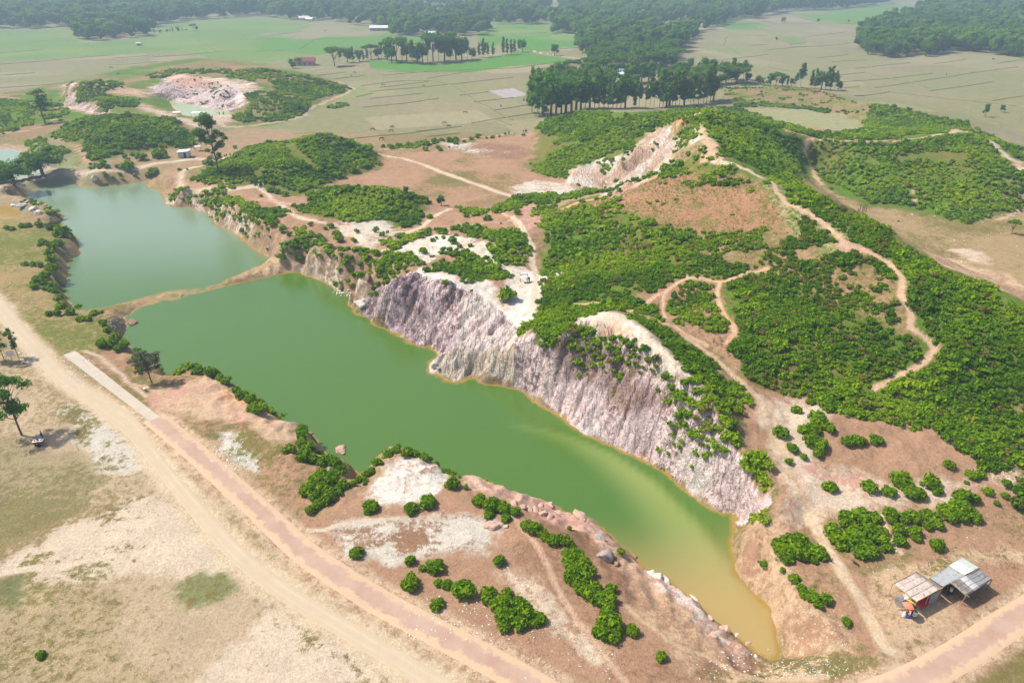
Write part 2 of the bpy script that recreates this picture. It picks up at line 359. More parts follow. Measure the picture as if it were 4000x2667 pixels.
# ------------------------------------------------------------------ small helpers for objects
def tag(o, label=None, cat=None, group=None, kind=None):
    if label: o['label'] = label
    if cat: o['category'] = cat
    if group: o['group'] = group
    if kind: o['kind'] = kind
    return o
def link(name, me, mat=None, parent=None):
    o = bpy.data.objects.new(name, me)
    COL.objects.link(o)
    if mat is not None and me is not None and len(me.materials) == 0: me.materials.append(mat)
    if parent is not None: o.parent = parent
    return o
def raw_mesh(name, co, quads, k=4):
    co = np.asarray(co, np.float32); q = np.asarray(quads, np.int32).ravel()
    me = bpy.data.meshes.new(name)
    me.vertices.add(len(co)); me.vertices.foreach_set('co', co.ravel())
    me.loops.add(len(q)); me.loops.foreach_set('vertex_index', q)
    me.polygons.add(len(q) // k); me.polygons.foreach_set('loop_start', np.arange(0, len(q), k, dtype=np.int32))
    me.update(calc_edges=True)
    return me
def grid_mesh(name, X, Y, Z):
    nx, ny = X.shape
    i = np.arange(nx - 1)[:, None]; j = np.arange(ny - 1)[None]
    a = (i * ny + j)
    return raw_mesh(name, np.stack([X, Y, Z], -1).reshape(-1, 3), np.stack([a, a + ny, a + ny + 1, a + 1], -1))
def fattr(me, name, v):
    me.attributes.new(name, 'FLOAT', 'POINT').data.foreach_set('value', np.asarray(v, np.float32).ravel())
def cattr(me, name, v):
    v = np.asarray(v, np.float32).reshape(-1, 3); c = np.ones((len(v), 4), np.float32); c[:, :3] = v
    me.attributes.new(name, 'FLOAT_COLOR', 'POINT').data.foreach_set('color', c.ravel())
def smooth(me):
    me.polygons.foreach_set('use_smooth', np.ones(len(me.polygons), bool))

class NT:
    def __init__(s, name):
        s.m = bpy.data.materials.new(name); s.m.use_nodes = True
        s.t = s.m.node_tree; s.bsdf = s.t.nodes['Principled BSDF']; s.out = s.t.nodes['Material Output']
        s.bsdf.inputs['Specular IOR Level'].default_value = 0.15
        s.bsdf.inputs['Roughness'].default_value = 0.9
    def n(s, typ, **kw):
        nd = s.t.nodes.new(typ)
        for k, v in kw.items():
            if k.startswith('i_'):
                key = k[2:].replace('_', ' ')
                if key.isdigit(): key = int(key)
                if isinstance(v, tuple) and len(v) == 3 and nd.inputs[key].type == 'RGBA': v = v + (1,)
                if hasattr(v, 'is_output'): s.t.links.new(v, nd.inputs[key])
                else: nd.inputs[key].default_value = v
            else: setattr(nd, k, v)
        return nd
    def l(s, a, b): s.t.links.new(a, b)
    def math(s, op, a, b=None, c=None, clamp=False):
        nd = s.t.nodes.new('ShaderNodeMath'); nd.operation = op; nd.use_clamp = clamp
        for i, v in enumerate((a, b, c)):
            if v is None: continue
            if hasattr(v, 'is_output'): s.l(v, nd.inputs[i])
            else: nd.inputs[i].default_value = v
        return nd.outputs[0]
    def mix(s, f, a, b, blend='MIX'):
        nd = s.t.nodes.new('ShaderNodeMix'); nd.data_type = 'RGBA'; nd.blend_type = blend
        for i, v in ((0, f), (6, a), (7, b)):
            if hasattr(v, 'is_output'): s.l(v, nd.inputs[i])
            elif i == 0: nd.inputs[0].default_value = v
            else: nd.inputs[i].default_value = tuple(v) + (1,)
        return nd.outputs[2]
    def noise(s, scale, detail=5, rough=.6, vec=None, out=0):
        nd = s.t.nodes.new('ShaderNodeTexNoise'); nd.inputs['Scale'].default_value = scale
        nd.inputs['Detail'].default_value = detail; nd.inputs['Roughness'].default_value = rough
        if vec is not None: s.l(vec, nd.inputs['Vector'])
        return nd.outputs[out]
    def attr(s, name, out='Color'):
        nd = s.t.nodes.new('ShaderNodeAttribute'); nd.attribute_name = name
        return nd.outputs[out]
    def pos(s):
        return s.t.nodes.new('ShaderNodeNewGeometry').outputs['Position']
    def bump(s, hgt, dist=.1, strength=.6):
        nd = s.t.nodes.new('ShaderNodeBump'); nd.inputs['Strength'].default_value = strength
        nd.inputs['Distance'].default_value = dist; s.l(hgt, nd.inputs['Height'])
        s.l(nd.outputs[0], s.bsdf.inputs['Normal'])
    def color(s, c): s.l(c, s.bsdf.inputs['Base Color'])

_plain = {}
def plain(name, col, rough=.8, var=.25, scale=3.0, metal=0.0, spec=.2):
    """a paint or stuff of one colour with some worn variation"""
    if name in _plain: return _plain[name]
    t = NT(name)
    nz = t.noise(scale, 4, .6, t.pos())
    f = t.math('MULTIPLY_ADD', nz, 2 * var, 1 - var)
    nd = t.n('ShaderNodeVectorMath', operation='SCALE'); nd.inputs[0].default_value = col; t.l(f, nd.inputs['Scale'])
    t.color(nd.outputs[0])
    t.bsdf.inputs['Roughness'].default_value = rough; t.bsdf.inputs['Metallic'].default_value = metal
    t.bsdf.inputs['Specular IOR Level'].default_value = spec
    _plain[name] = t.m
    return t.m

# ------------------------------------------------------------------ roads (centre lines on the level ground)
TRACK = [(-160,560),(-60,640),(0,700),(34,750),(79,799),(118,843),(157,882),(210,911),(262,948),(310,987),(348,1045),(410,1120),(472,1195),(545,1275),(620,1338),(720,1402),(860,1485),(1010,1575),(1250,1720)]
TRACK_W = [4.2,4.2,4.4,4.6,4.6,4.0,4.0,4.4,5.0,4.2,3.0,3.0,3.2,3.3,3.3,3.2,3.2,3.2,3.2]
BRICK = T(0,2,[(1350,755),(1500,880),(1650,1000),(1850,1180),(2050,1370),(2240,1530)])[:5] + T(1,3,[(0,35),(110,140),(200,230),(350,390),(500,510),(700,630),(900,770),(1100,880),(1400,1050),(1700,1200),(1950,1340),(2240,1480)]) + [(1290,1620),(1460,1700),(1650,1710),(1850,1650)] + T(3,3,[(1250,1568),(1500,1430),(1800,1250),(2000,1105),(2240,960),(2700,700)])
CONC = T(0,2,[(603,178),(760,290),(960,440),(1100,545),(1250,662),(1358,757)])
def px_line(pts):
    a = np.array([(p[0], p[1]) for p in pts], float)
    return densify(at(a[:, 0], a[:, 1], 0.0), 0.6)
TRACKW = px_line(TRACK); BRICKW = px_line(BRICK); CONCW = px_line(CONC)
_tw = np.interp(np.arange(len(TRACKW)), np.linspace(0, len(TRACKW) - 1, len(TRACK)), TRACK_W)
a = np.array([(p[0], p[1]) for p in TRACK], float); tk = at(a[:, 0], a[:, 1], 0.0)
seg = np.concatenate([[0], np.cumsum(np.linalg.norm(np.diff(tk, axis=0), axis=1))])
seg2 = np.concatenate([[0], np.cumsum(np.linalg.norm(np.diff(TRACKW, axis=0), axis=1))])
_tw = np.interp(seg2, seg, TRACK_W)
def spline_smooth(P, k=4):
    P = P.copy()
    for _ in range(k): P[1:-1] = .5 * P[1:-1] + .25 * (P[2:] + P[:-2])
    return P
TRACKW = spline_smooth(TRACKW, 40); BRICKW = spline_smooth(BRICKW, 60)
road_near = None

# ------------------------------------------------------------------ full relief: smooth base + roughness
ROCKS = [[(819,700),(840,683),(868,662),(903,642),(942,624),(975,632),(1020,644),(1060,664),(1100,680),(1140,705),(1175,735),(1190,762),(1160,792),(1100,800),(1050,800),(1000,812),(955,797),(903,764),(870,742),(835,724)],
 [(1176,790),(1230,772),(1300,762),(1332,733),(1380,735),(1430,760),(1480,790),(1520,830),(1580,880),(1650,960),(1700,1040),(1730,1090),(1770,1160),(1706,1208),(1660,1178),(1560,1108),(1480,1058),(1394,1019),(1334,993),(1268,943),(1218,906),(1176,886)],
 [(985,797),(1050,797),(1110,785),(1176,790),(1180,886),(1100,866),(1050,880),(985,850)]]
ROCKS_FAR = [T(0,0,[(600,730),(680,720),(700,800),(690,900),(760,890),(880,890),(940,1000),(880,1010),(740,980),(580,940),(570,860)]),
 T(0,0,[(1330,760),(1450,720),(1600,680),(1900,720),(2060,800),(2060,960),(2030,990),(1760,940),(1470,870),(1320,840)]),
 T(2,0,[(500,1568),(560,1470),(700,1430),(900,1400),(1100,1300),(1200,1180),(1300,1130),(1400,1150),(1450,1200),(1500,1160),(1600,1180),(1560,1250),(1400,1330),(1300,1440),(1150,1568),(900,1720),(480,1620)])]
ROCKW = [castp(p) for p in ROCKS]; ROCKFW = [castp(p) for p in ROCKS_FAR]
EDIR = np.array([0.67, -0.742]); NDIR = np.array([0.742, 0.67])
def soft_poly(x, y, P, r):
    ins = in_poly(x, y, P)
    d = line_dist(x, y, np.vstack([P, P[:1]]), r)
    return np.where(ins, 0.5 + 0.5 * d / r, 0.5 - 0.5 * d / r)
# raster of rock weight on the height grid
RK = np.zeros((NX, NY)); RKF = np.zeros((NX, NY))
for P in ROCKW: RK = np.maximum(RK, soft_poly(GXX, GYY, P, 2.0))
for P in ROCKFW: RKF = np.maximum(RKF, soft_poly(GXX, GYY, P, 4.0))
# flatten weight near roads
RD = np.minimum(line_dist(GXX, GYY, TRACKW[::4], 8.0), np.minimum(line_dist(GXX, GYY, BRICKW[::4], 8.0), line_dist(GXX, GYY, np.array([CONCW[0], CONCW[-1]]), 8.0)))
FLAT = sstep(3.2, 7.0, RD)
LB = np.full((NX, NY), 12.0)
for _nm, _P, _w in pond_w[:2]: LB = np.minimum(LB, line_dist(GXX, GYY, np.vstack([_P, _P[:1]]), 12.0))
LBW = 1 - sstep(2.0, 10.0, LB)
for nm, P, wl in pond_w: pass
hgt = np.abs(ZG)
ROUGH = sstep(0.6, 3.0, hgt) 
def ridged(n): return 1 - np.abs(2 * n - 1)
def height(x, y):
    b = hbase(x, y)
    ig = inside_grid(x, y)
    rk = np.where(ig, bil(RK, x, y), 0); rf = np.where(ig, bil(RKF, x, y), 0); ro = np.where(ig, bil(ROUGH, x, y), 0); fl = np.where(ig, bil(FLAT, x, y), 1)
    dist = np.hypot(x, y)
    n = (fbm(x, y, 9, 4, 1) - .5) * 1.3 * ro + (fbm(x, y, 2.2, 3, 2) - .5) * (0.18 + .55 * ro) * (dist < 420)
    n = n + (fbm(x, y, 26, 3, 3) - .5) * .35
    lb = np.where(ig, bil(LBW, x, y), 0)
    n = n + lb * ((ridged(vnoise(x / 2.6 + 11, y / 2.6)) - .6) * .9 + (fbm(x, y, 1.2, 3, 8) - .5) * .9)
    n = n * fl
    # flutes running down the rock faces
    s = x * EDIR[0] + y * EDIR[1]; d = x * NDIR[0] + y * NDIR[1]
    wob = (fbm(x, y, 7, 3, 4) - .5) * 5
    fl1 = ridged(vnoise((s + wob) / 1.5, d / 9.0 + 3)) - .5
    fl2 = ridged(vnoise((s + wob * 1.3) / 3.6 + 9, d / 16.0)) - .5
    cr = fbm(x, y, 1.1, 3, 6) - .5
    cv = ridged(vnoise((s + wob * .5) / 1.9 + 40, d / 12.0 + 7)) ** 5
    cv2 = ridged(vnoise((s + wob) / 5.5 + 80, d / 22.0 + 17)) ** 6
    fl3 = ridged(vnoise((s + wob * .3) / .85 + 60, d / 3.5 + 5)) - .5
    rd = (fl1 * .8 + fl3 * .55 + fl2 * .9 + cr * 1.5 - cv * 1.1 - cv2 * 1.0)
    w = sstep(.35, .7, rk)
    above = sstep(WL * S - .2, WL * S + 1.2, b)
    n = n * (1 - .6 * w) + rd * w * (0.25 + .75 * above)
    rdf = (ridged(vnoise(x / 4 + y / 9, y / 14)) - .5) * 3.0 + (fbm(x, y, 3.5, 3, 7) - .5) * 3
    n = n + rdf * sstep(.4, .8, rf) * sstep(1.5, 3.5, b)
    # keep the beds of the ponds smooth
    lakew = sstep(WL * S - .6, WL * S + .2, b)
    return b + n * np.where(b < WL * S - .6, .25, np.maximum(lakew, .35))

def axis(a, b, lo, hi, d, g, far, gf):
    mid = list(np.arange(a, b, d))
    up = [mid[-1]]; s_ = d
    while up[-1] < far:
        s_ *= (g if up[-1] < hi else gf); up.append(up[-1] + s_)
    dn = [mid[0]]; s_ = d
    while dn[-1] > (lo if lo > 0 else -far):
        s_ *= (g if dn[-1] > -hi else gf); dn.append(dn[-1] - s_)
    return np.array(dn[::-1][:-1] + mid + up[1:])
XS = axis(-50, 62, -1, 470, 0.29, 1.018, 12000, 1.25)
YS = axis(38, 152, 20, 650, 0.31, 1.009, 14000, 1.2)
XM, YM = np.meshgrid(XS, YS, indexing='ij')
ZM = height(XM, YM)

# ------------------------------------------------------------------ ground colours (what the soil, rock and grass are)
C = dict(tan=(.285,.25,.155), tan2=(.24,.235,.12), fgreen=(.15,.24,.075), fgreen2=(.20,.27,.085), bright=(.095,.245,.035), bare=(.39,.235,.15), bare2=(.29,.17,.105),
         sand=(.55,.395,.26), sandw=(.60,.49,.375), white=(.58,.53,.46), chalk=(.66,.62,.57), olive=(.20,.17,.06), olive2=(.16,.18,.045), orange=(.64,.32,.17), pink=(.54,.31,.24),
         rockp=(.80,.64,.62), rockv=(.27,.19,.20), rockw=(.68,.61,.55), vegf=(.18,.155,.045), vegf2=(.10,.185,.018), brown=(.30,.195,.115), grey=(.42,.40,.40), shore=(.44,.27,.12))
C = {k: np.array(v) for k, v in C.items()}
x, y = XM.ravel(), YM.ravel()
NV = len(x)
dist = np.hypot(x, y)
wj = np.clip(dist / 110, 1.25, 6.0)
wx = (fbm(x, y, 4, 3, 11) - .5) * 2.4 * wj; wy = (fbm(x, y, 4, 3, 12) - .5) * 2.4 * wj
JX = [(fbm(x, y, 1.6, 3, 50 + k) - .5) * 3.5 * wj for k in range(4)]; JY = [(fbm(x, y, 1.6, 3, 60 + k) - .5) * 3.5 * wj for k in range(4)]
n1 = fbm(x, y, 18, 4, 21); n2 = fbm(x, y, 5, 4, 22); n3 = fbm(x, y, 60, 3, 23)
base = np.tile(C['tan'], (NV, 1)); alt = np.tile(C['tan2'], (NV, 1)); w = .5 + (n3 - .5) * 1.6
def paint(m, b, al, ww, f=1.0):
    m = np.asarray(m, float) * f
    k = m[:, None]
    base[:] = base * (1 - k) + (C[b] if isinstance(b, str) else b) * k
    alt[:] = alt * (1 - k) + (C[al] if isinstance(al, str) else al) * k
    w[:] = w * (1 - m) + np.asarray(ww) * m
def poly(pts, b, al, ww, f=1.0, jit=1.0, flat=False):
    P = at(*np.array([(p[0], p[1]) for p in pts], float).T, 0.0) if flat else castp(pts)
    if jit == 0: m = in_poly(x, y, P).astype(float)
    else:
        m = 0
        for k_ in range(4): m = m + .25 * in_poly(x + wx * jit + JX[k_] * jit, y + wy * jit + JY[k_] * jit, P)
    paint(m, b, al, ww, f)
def trail(pts, wid, b='sand', al='bare', ww=.15, f=1.0, P=None, edge=.6):
    if P is None: P = castp(pts)
    wid = wid * (.42 if P[:, 1].mean() < 190 else .62)
    d = line_dist(x + wx * .3, y + wy * .3, P, wid * 2 + 3)
    m = 1 - sstep(wid * .5 * (1 - edge * .5), wid * .5 * (1 + edge), d)
    paint(m, b, al, ww, f)
paint(((y < 330) & (x > -160) & (x < 140)).astype(float), (.34,.24,.14), 'olive', .35)
# --- far fields
cu = (x * .94 + y * .34) / 62; cvv = (y * .94 - x * .34) / 34; ci = np.floor(cu + .7 * _L[np.floor(cvv).astype(int) & 255, 3]).astype(int) & 255; cj = np.floor(cvv).astype(int) & 255
pv_ = _L[ci, cj]; base *= (.84 + .32 * pv_)[:, None]; w = np.clip(w + (_L[cj, ci] - .5) * .8, 0, 1)
poly([(-300,70),(0,66),(165,64),(200,100),(350,84),(360,55),(588,38),(680,48),(860,110),(560,150),(400,118),(250,128),(0,142),(-300,160)], 'fgreen', 'fgreen2', .3 + (n3 - .5) * 1.5, jit=0, flat=True)
poly([(588,82),(700,70),(720,55),(880,72),(860,80),(700,92)], 'tan', 'fgreen', .2, jit=0, flat=True)
poly([(588,80),(745,95),(588,110)], 'fgreen2', 'bright', .5, jit=0, flat=True); poly([(588,86),(700,91),(780,84),(900,80),(1000,90),(960,98),(820,112),(770,120),(700,125),(640,115),(588,118)], 'fgreen', 'bright', .5, jit=0, flat=True)
poly([(845,138),(900,142),(1000,148),(1050,148),(1120,134),(1190,118),(1300,135),(1320,140),(1260,146),(1176,152),(1090,166),(1000,164),(920,165),(850,155)], 'bright', 'fgreen', .25, jit=0, flat=True)
poly([(1090,50),(1260,55),(1335,82),(1325,106),(1240,118),(1200,116),(1180,98),(1120,110),(1100,95)], 'fgreen2', 'bright', .4 + (n3 - .5) * 2, jit=0, flat=True)
poly([(1650,56),(1680,48),(1755,50),(1735,72),(1660,72)], 'bright', 'fgreen', .4, jit=0, flat=True); poly([(1840,34),(1900,25),(2040,11),(2130,11),(2100,35),(2020,48),(1990,58),(1940,55),(1850,48)], 'bright', 'fgreen2', .4, jit=0, flat=True)
poly([(1764,140),(1590,108),(1760,110),(1700,125),(1860,165),(1820,168)], 'fgreen', 'tan', .5, jit=.5, flat=True); poly([(1780,80),(1840,85),(1850,100),(1815,102)], 'fgreen', 'tan2', .3, jit=.3, flat=True)
poly([(785,205),(830,195),(855,215),(825,225),(780,235),(765,225)], 'fgreen2', 'tan', .4, flat=True)
poly([(1124,209),(1180,203),(1214,219),(1160,227)], (.40,.36,.37), 'tan', .1, jit=0, flat=True)
# --- valley and plains around the hills
plain_poly = [(880,345),(1000,330),(1180,312),(1235,300),(1270,330),(1230,380),(1330,420),(1440,420),(1300,452),(1160,478),(1000,475),(930,430),(780,410)]
poly(plain_poly, 'bare', 'olive', .3 + (n1 - .5) * 2.4)
poly([(1180,455),(1176,430),(1230,415),(1300,420),(1420,422),(1370,440),(1240,450)], 'white', 'bare', .25 + (n2 - .5))
poly([(1000,330),(1180,330),(1230,350),(1180,370),(1060,350)], 'bare2', 'white', .2 + (n1 - .5) * 2)
poly([(1800,405),(1850,400),(1900,440),(1990,480),(2080,482),(2200,512),(2352,492),(2700,560),(2700,900),(2352,690),(2240,640),(2150,600),(2105,570),(2000,505),(1920,480)], (.36,.26,.14), 'olive', .25 + (n1 - .5) * 2.4)
poly([(2120,590),(2180,592),(2240,610),(2300,630),(2352,660),(2352,690),(2250,650),(2180,620)], 'sand', 'bare', .4 + (n2 - .5) * 1.5)
poly(T(3,1,[(1600,730),(1680,715),(1800,740),(1910,790),(1920,840),(1880,875),(1800,830),(1700,800)]), 'sandw', 'pink', .3)
poly([(1700,250),(1840,248),(1940,265),(1985,290),(1970,308),(1900,300),(1800,280)], (.33,.31,.17), 'fgreen', .25, flat=True)
poly([(400,400),(560,350),(700,300),(530,285),(480,330)], 'bare', 'tan2', .4)
# --- central plateau
plateau = [(380,395),(450,415),(560,430),(690,450),(780,412),(880,385),(940,430),(1000,475),(1180,450),(1250,490),(1240,560),(1250,640),(1230,690),(1180,780),(1100,800),(1000,640),(940,630),(870,665),(830,690),(720,640),(620,590),(500,490),(380,450)]
poly(plateau, 'bare', 'brown', .3 + (n1 - .5) * 2)
poly([(385,436),(460,448),(520,470),(600,518),(660,560),(760,600),(850,640),(830,690),(720,640),(620,590),(500,500),(380,470)], 'brown', 'rockw', .35 + (n2 - .5) * 1.5)
# hills: dry soil under the shrubs
hill_main = [(1235,605),(1260,560),(1240,520),(1250,490),(1330,460),(1500,400),(1600,360),(1600,320),(1560,300),(1400,400),(1260,410),(1220,385),(1235,290),(1300,262),(1440,258),(1612,248),(1700,262),(1850,310),(1960,325),(2160,306),(2230,304),(2352,385),(2352,488),(2200,510),(2080,480),(1990,478),(1850,400),(1810,400),(1930,482),(2105,578),(2280,656),(2352,695),(2352,1180),(2230,1045),(2100,985),(1900,930),(1780,912),(1720,885),(1690,820),(1560,750),(1470,715),(1330,697),(1240,700)]
poly(hill_main, 'vegf', 'vegf2', .55 + (n1 - .5) * 1.4)
poly([(1330,470),(1430,440),(1520,400),(1600,390),(1700,400),(1790,440),(1870,500),(1900,550),(1800,560),(1700,540),(1620,530),(1530,520),(1450,490),(1380,490)], (.37,.20,.12), (.20,.17,.06), .36 + (n2 - .5) * 1.4)
poly([(1600,530),(1830,520),(1920,560),(2040,620),(2080,700),(2090,780),(1960,700),(1850,650),(1700,620),(1600,590)], (.33,.22,.12), 'olive', .35 + (n2 - .5))
poly([(1460,690),(1530,640),(1650,645),(1700,760),(1700,870),(1640,800),(1540,750)], 'bare', 'brown', .4)
poly([(1764,405),(1850,455),(1930,500),(1990,570),(1900,590),(1800,500),(1740,420)], (.40,.30,.19), 'vegf2', .45)
for M in ([(445,415),(560,345),(760,306),(870,355),(870,388),(780,410),(690,450),(560,430)], [(680,490),(740,430),(900,430),(990,470),(960,520),(850,520)], [(120,310),(200,270),(380,265),(450,340),(330,350),(200,380)]):
    poly(M, 'vegf', 'vegf2', .4)
poly([(0,215),(150,190),(320,150),(440,133),(560,140),(720,172),(812,205),(735,245),(620,290),(430,275),(380,300),(200,280),(120,320),(60,330),(0,330),(-300,330),(-300,215)], 'brown', 'vegf2', .5 + (n1 - .5) * 2)
poly([(1660,205),(1860,200),(1990,240),(2060,245),(2150,268),(2230,285),(2230,300),(2060,325),(1980,318),(1985,285),(1930,262),(1850,245),(1680,240)], 'brown', 'vegf2', .3 + (n2 - .5))
# quarry colours
poly(T(0,0,[(1330,760),(1500,670),(1640,660),(1760,690),(1900,680),(2240,740),(2240,810),(2060,960),(2030,990),(1760,940),(1470,870),(1320,840)]), 'rockp', 'rockv', .3 + (n2 - .5) * 1.5)
poly(T(0,0,[(1500,670),(1640,660),(1760,690),(1900,720),(1880,760),(1700,800),(1600,780),(1500,730)]), 'orange', 'rockp', .4)
poly(T(0,0,[(1850,690),(2000,700),(2160,740),(2240,760),(2240,810),(2100,790),(1980,740)]), 'sandw', 'bare', .3)
poly(T(0,0,[(600,730),(680,720),(700,800),(690,900),(760,890),(880,890),(940,1000),(880,1010),(740,980),(580,940),(570,860)]), 'rockp', 'bare', .4 + (n2 - .5) * 2)
poly(T(0,0,[(670,715),(900,720),(1080,760),(1290,790),(1280,860),(1100,830),(900,790),(860,745),(700,740)]), 'sand', 'bare', .3)
poly(T(0,0,[(1210,920),(1300,930),(1500,990),(1700,1060),(1900,1010),(2060,1000),(2040,1070),(1900,1110),(1700,1130),(1450,1030),(1250,960)]), 'sandw', 'bare', .35)
poly(T(0,0,[(-200,1290),(150,1270),(220,1300),(200,1420),(260,1440),(700,1480),(500,1540),(0,1568),(-300,1568)]), 'sand', 'brown', .5)
# upper cliff of the hill
poly(T(2,0,[(480,1568),(520,1480),(700,1420),(950,1360),(1100,1280),(1180,1180),(1300,1120),(1400,1150),(1450,1200),(1500,1150),(1700,1180),(1780,1240),(1560,1280),(1420,1330),(1360,1440),(1200,1568),(900,1730),(600,1650),(480,1620)]), (.56,.38,.27), 'rockw', .35 + (n2 - .5) * 1.8)
poly(T(2,0,[(1500,1160),(1590,1180),(1600,1240),(1520,1260)]), 'chalk', 'rockp', .3); poly(T(2,0,[(1090,1500),(1150,1460),(1150,1540),(1090,1600)]), 'chalk', 'rockp', .2)
poly(T(2,0,[(1430,1110),(1450,1010),(1540,1040),(1500,1060),(1440,1080)]), 'orange', 'bare', .3)
# plateau sand and white
poly(T(1,1,[(700,480),(900,480),(1150,470),(1200,540),(1400,560),(1250,620),(1200,640),(1050,660),(1000,720),(1180,745),(1000,730),(900,660),(780,600)]), 'white', 'bare', .3 + (n2 - .5) * 1.4)
poly(T(1,1,[(1200,740),(1330,690),(1430,630),(1640,585),(1830,610),(1900,660),(2110,690),(2080,780),(2240,900),(2100,890),(1900,790),(1640,740),(1530,790),(1500,860),(1700,1060),(1600,1040),(1420,930),(1480,840),(1400,760)]), 'chalk', 'sandw', .35 + (n2 - .5))
poly(T(1,1,[(1340,930),(1420,890),(1490,860),(1520,910),(1640,910),(1750,940),(1800,1010),(2000,1000),(2110,1060),(2110,1240),(2240,1300),(2240,1568),(1800,1568),(1740,1300),(1800,1130),(1600,1050),(1450,960)]), 'chalk', 'sandw', .3 + (n2 - .5))
poly(T(2,1,[(-60,900),(100,890),(400,900),(620,930),(500,960),(330,1000),(330,1150),(250,1180),(200,1250),(180,1310),(100,1568),(-60,1568),(-60,1200)]), 'chalk', 'sandw', .3 + (n2 - .5))
poly(T(2,1,[(70,440),(150,300),(240,280),(270,320),(200,430),(300,490),(200,540),(100,550)]), 'pink', 'bare', .3)
# rock faces
for P_, b_, a_, ww_ in ((ROCKW[0], 'rockp', 'rockv', .45 + (n2 - .5) * 1.3), (ROCKW[1], 'rockp', 'rockv', .14 + (n2 - .5) * 1.2), (ROCKW[2], 'rockw', 'sandw', .5)):
    paint(in_poly(x + wx * .5, y + wy * .5, P_), b_, a_, ww_)
paint(in_poly(x + wx, y + wy, ROCKW[0]) * sstep(.5, .62, fbm(x + y * .7, (y - x) * .25, 3.0, 4, 95)), (.47,.36,.43), 'rockv', .3, .6)
paint(in_poly(x + wx, y + wy, ROCKW[1]) * sstep(.55, .66, fbm(x + y * .7, (y - x) * .25, 3.4, 4, 96)), (.58,.44,.47), 'rockp', .3, .5)
poly([(1060,690),(1100,680),(1145,705),(1185,760),(1150,795),(1040,800),(1060,740)], 'rockw', 'rockp', .4 + (n2 - .5))
poly(T(2,2,[(280,100),(480,330),(620,430),(760,530),(950,620),(1150,680),(1330,760),(1400,700),(1300,500),(1150,330),(1000,200),(850,120),(650,40),(450,40)]), (.40,.28,.275), 'brown', .35 + (n2 - .5))
poly([(1330,960),(1360,950),(1400,985),(1405,1012),(1350,995)], 'chalk', 'rockp', .3); poly([(1555,1050),(1590,1020),(1625,1060),(1610,1110),(1560,1100)], 'chalk', 'rockp', .3)
poly([(1325,738),(1345,722),(1386,715),(1440,722),(1480,757),(1520,795),(1560,830),(1620,890),(1600,890),(1540,860),(1490,830),(1450,790),(1400,780),(1350,765)], 'sandw', 'rockw', .35 + (n2 - .5))
poly([(1370,745),(1430,742),(1470,775),(1450,785),(1400,768)], 'orange', 'sandw', .5)
poly([(1040,800),(1100,790),(1170,792),(1176,885),(1100,864),(990,860),(988,826)], 'rockw', 'sandw', .4 + (n2 - .5))
# lower right plateau and lake mouth
poly([(1700,870),(1780,905),(1890,905),(2100,960),(2250,1030),(2352,1180),(2600,1300),(2600,1500),(2352,1380),(2050,1500),(1990,1568),(1700,1600),(1500,1568),(1500,1500),(1700,1530),(1810,1520),(1800,1450),(1690,1320),(1690,1225),(1780,1180),(1760,1100),(1710,1000)], 'bare', 'olive', .2 + (n1 - .5) * 1.6)
poly([(1764,930),(1880,910),(1900,960),(1860,1000),(1880,1080),(1960,1080),(2060,1120),(2240,1100),(2200,1160),(2050,1160),(1960,1190),(1880,1170),(1840,1200),(1790,1190),(1810,1150),(1780,1050),(1740,960)], 'sandw', 'pink', .35 + (n2 - .5) * 1.5)
poly([(2250,1000),(2352,1080),(2352,1160),(2260,1090)], 'sandw', 'brown', .5)
poly([(1950,1290),(2060,1290),(2100,1310),(2050,1330),(1950,1310)], 'olive', 'bare', .4); poly([(2000,1320),(2080,1300),(2352,1250),(2352,1290),(2150,1300),(2200,1400),(2080,1500),(2010,1400)], 'sand', 'olive', .35 + (n2 - .5) * 1.4)
poly([(1690,1225),(1760,1190),(1800,1200),(1770,1260),(1840,1370),(1960,1480),(1900,1560),(1800,1560),(1760,1530),(1811,1500),(1785,1430),(1700,1330)], 'sand', 'bare', .35 + (n2 - .5) * 1.4)
poly([(1764,1500),(1880,1500),(1960,1500),(2050,1530),(1900,1568),(1600,1568),(1650,1500)], 'sand', 'olive', .5 + (n2 - .5) * 2)
# left near ground
left_low = [(-900,690),(0,690),(170,820),(330,960),(420,1050),(700,1330),(1000,1500),(1250,1640),(1250,1900),(-600,1900)]
poly(left_low, (.47,.36,.245), (.27,.21,.10), .38 + (n1 - .5) * 1.6)
poly([(-900,1000),(0,1000),(200,1050),(250,1100),(150,1190),(0,1250),(-900,1260)], (.35,.28,.17), (.22,.195,.085), .5 + (n1 - .5) * 2.2)
poly([(-900,1300),(0,1330),(150,1330),(300,1370),(250,1480),(350,1568),(300,1800),(-900,1800)], (.42,.325,.20), (.21,.18,.07), .5 + (n1 - .5) * 2)
poly([(60,1260),(180,1200),(330,1130),(440,1170),(520,1260),(560,1330),(450,1320),(330,1310),(200,1330),(0,1320),(0,1300)], 'sandw', 'olive', .18 + (n2 - .5) * 1.7)
poly([(560,1340),(700,1400),(860,1500),(1000,1600),(700,1750),(520,1640),(440,1570),(500,1500),(590,1450),(620,1400)], 'sandw', 'olive', .2 + (n2 - .5) * 1.5)
poly([(130,930),(230,920),(330,1000),(340,1080),(250,1090),(180,1010)], 'white', 'olive', .35 + (n2 - .5) * 1.6)
poly([(400,1340),(470,1300),(530,1310),(540,1360),(480,1400),(420,1400)], (.22,.24,.11), 'olive', .4); poly([(0,1320),(60,1320),(60,1360),(20,1400),(0,1400)], (.17,.20,.09), 'olive', .4)
poly([(150,840),(190,850),(240,890),(200,880)], 'olive2', 'bare', .4)
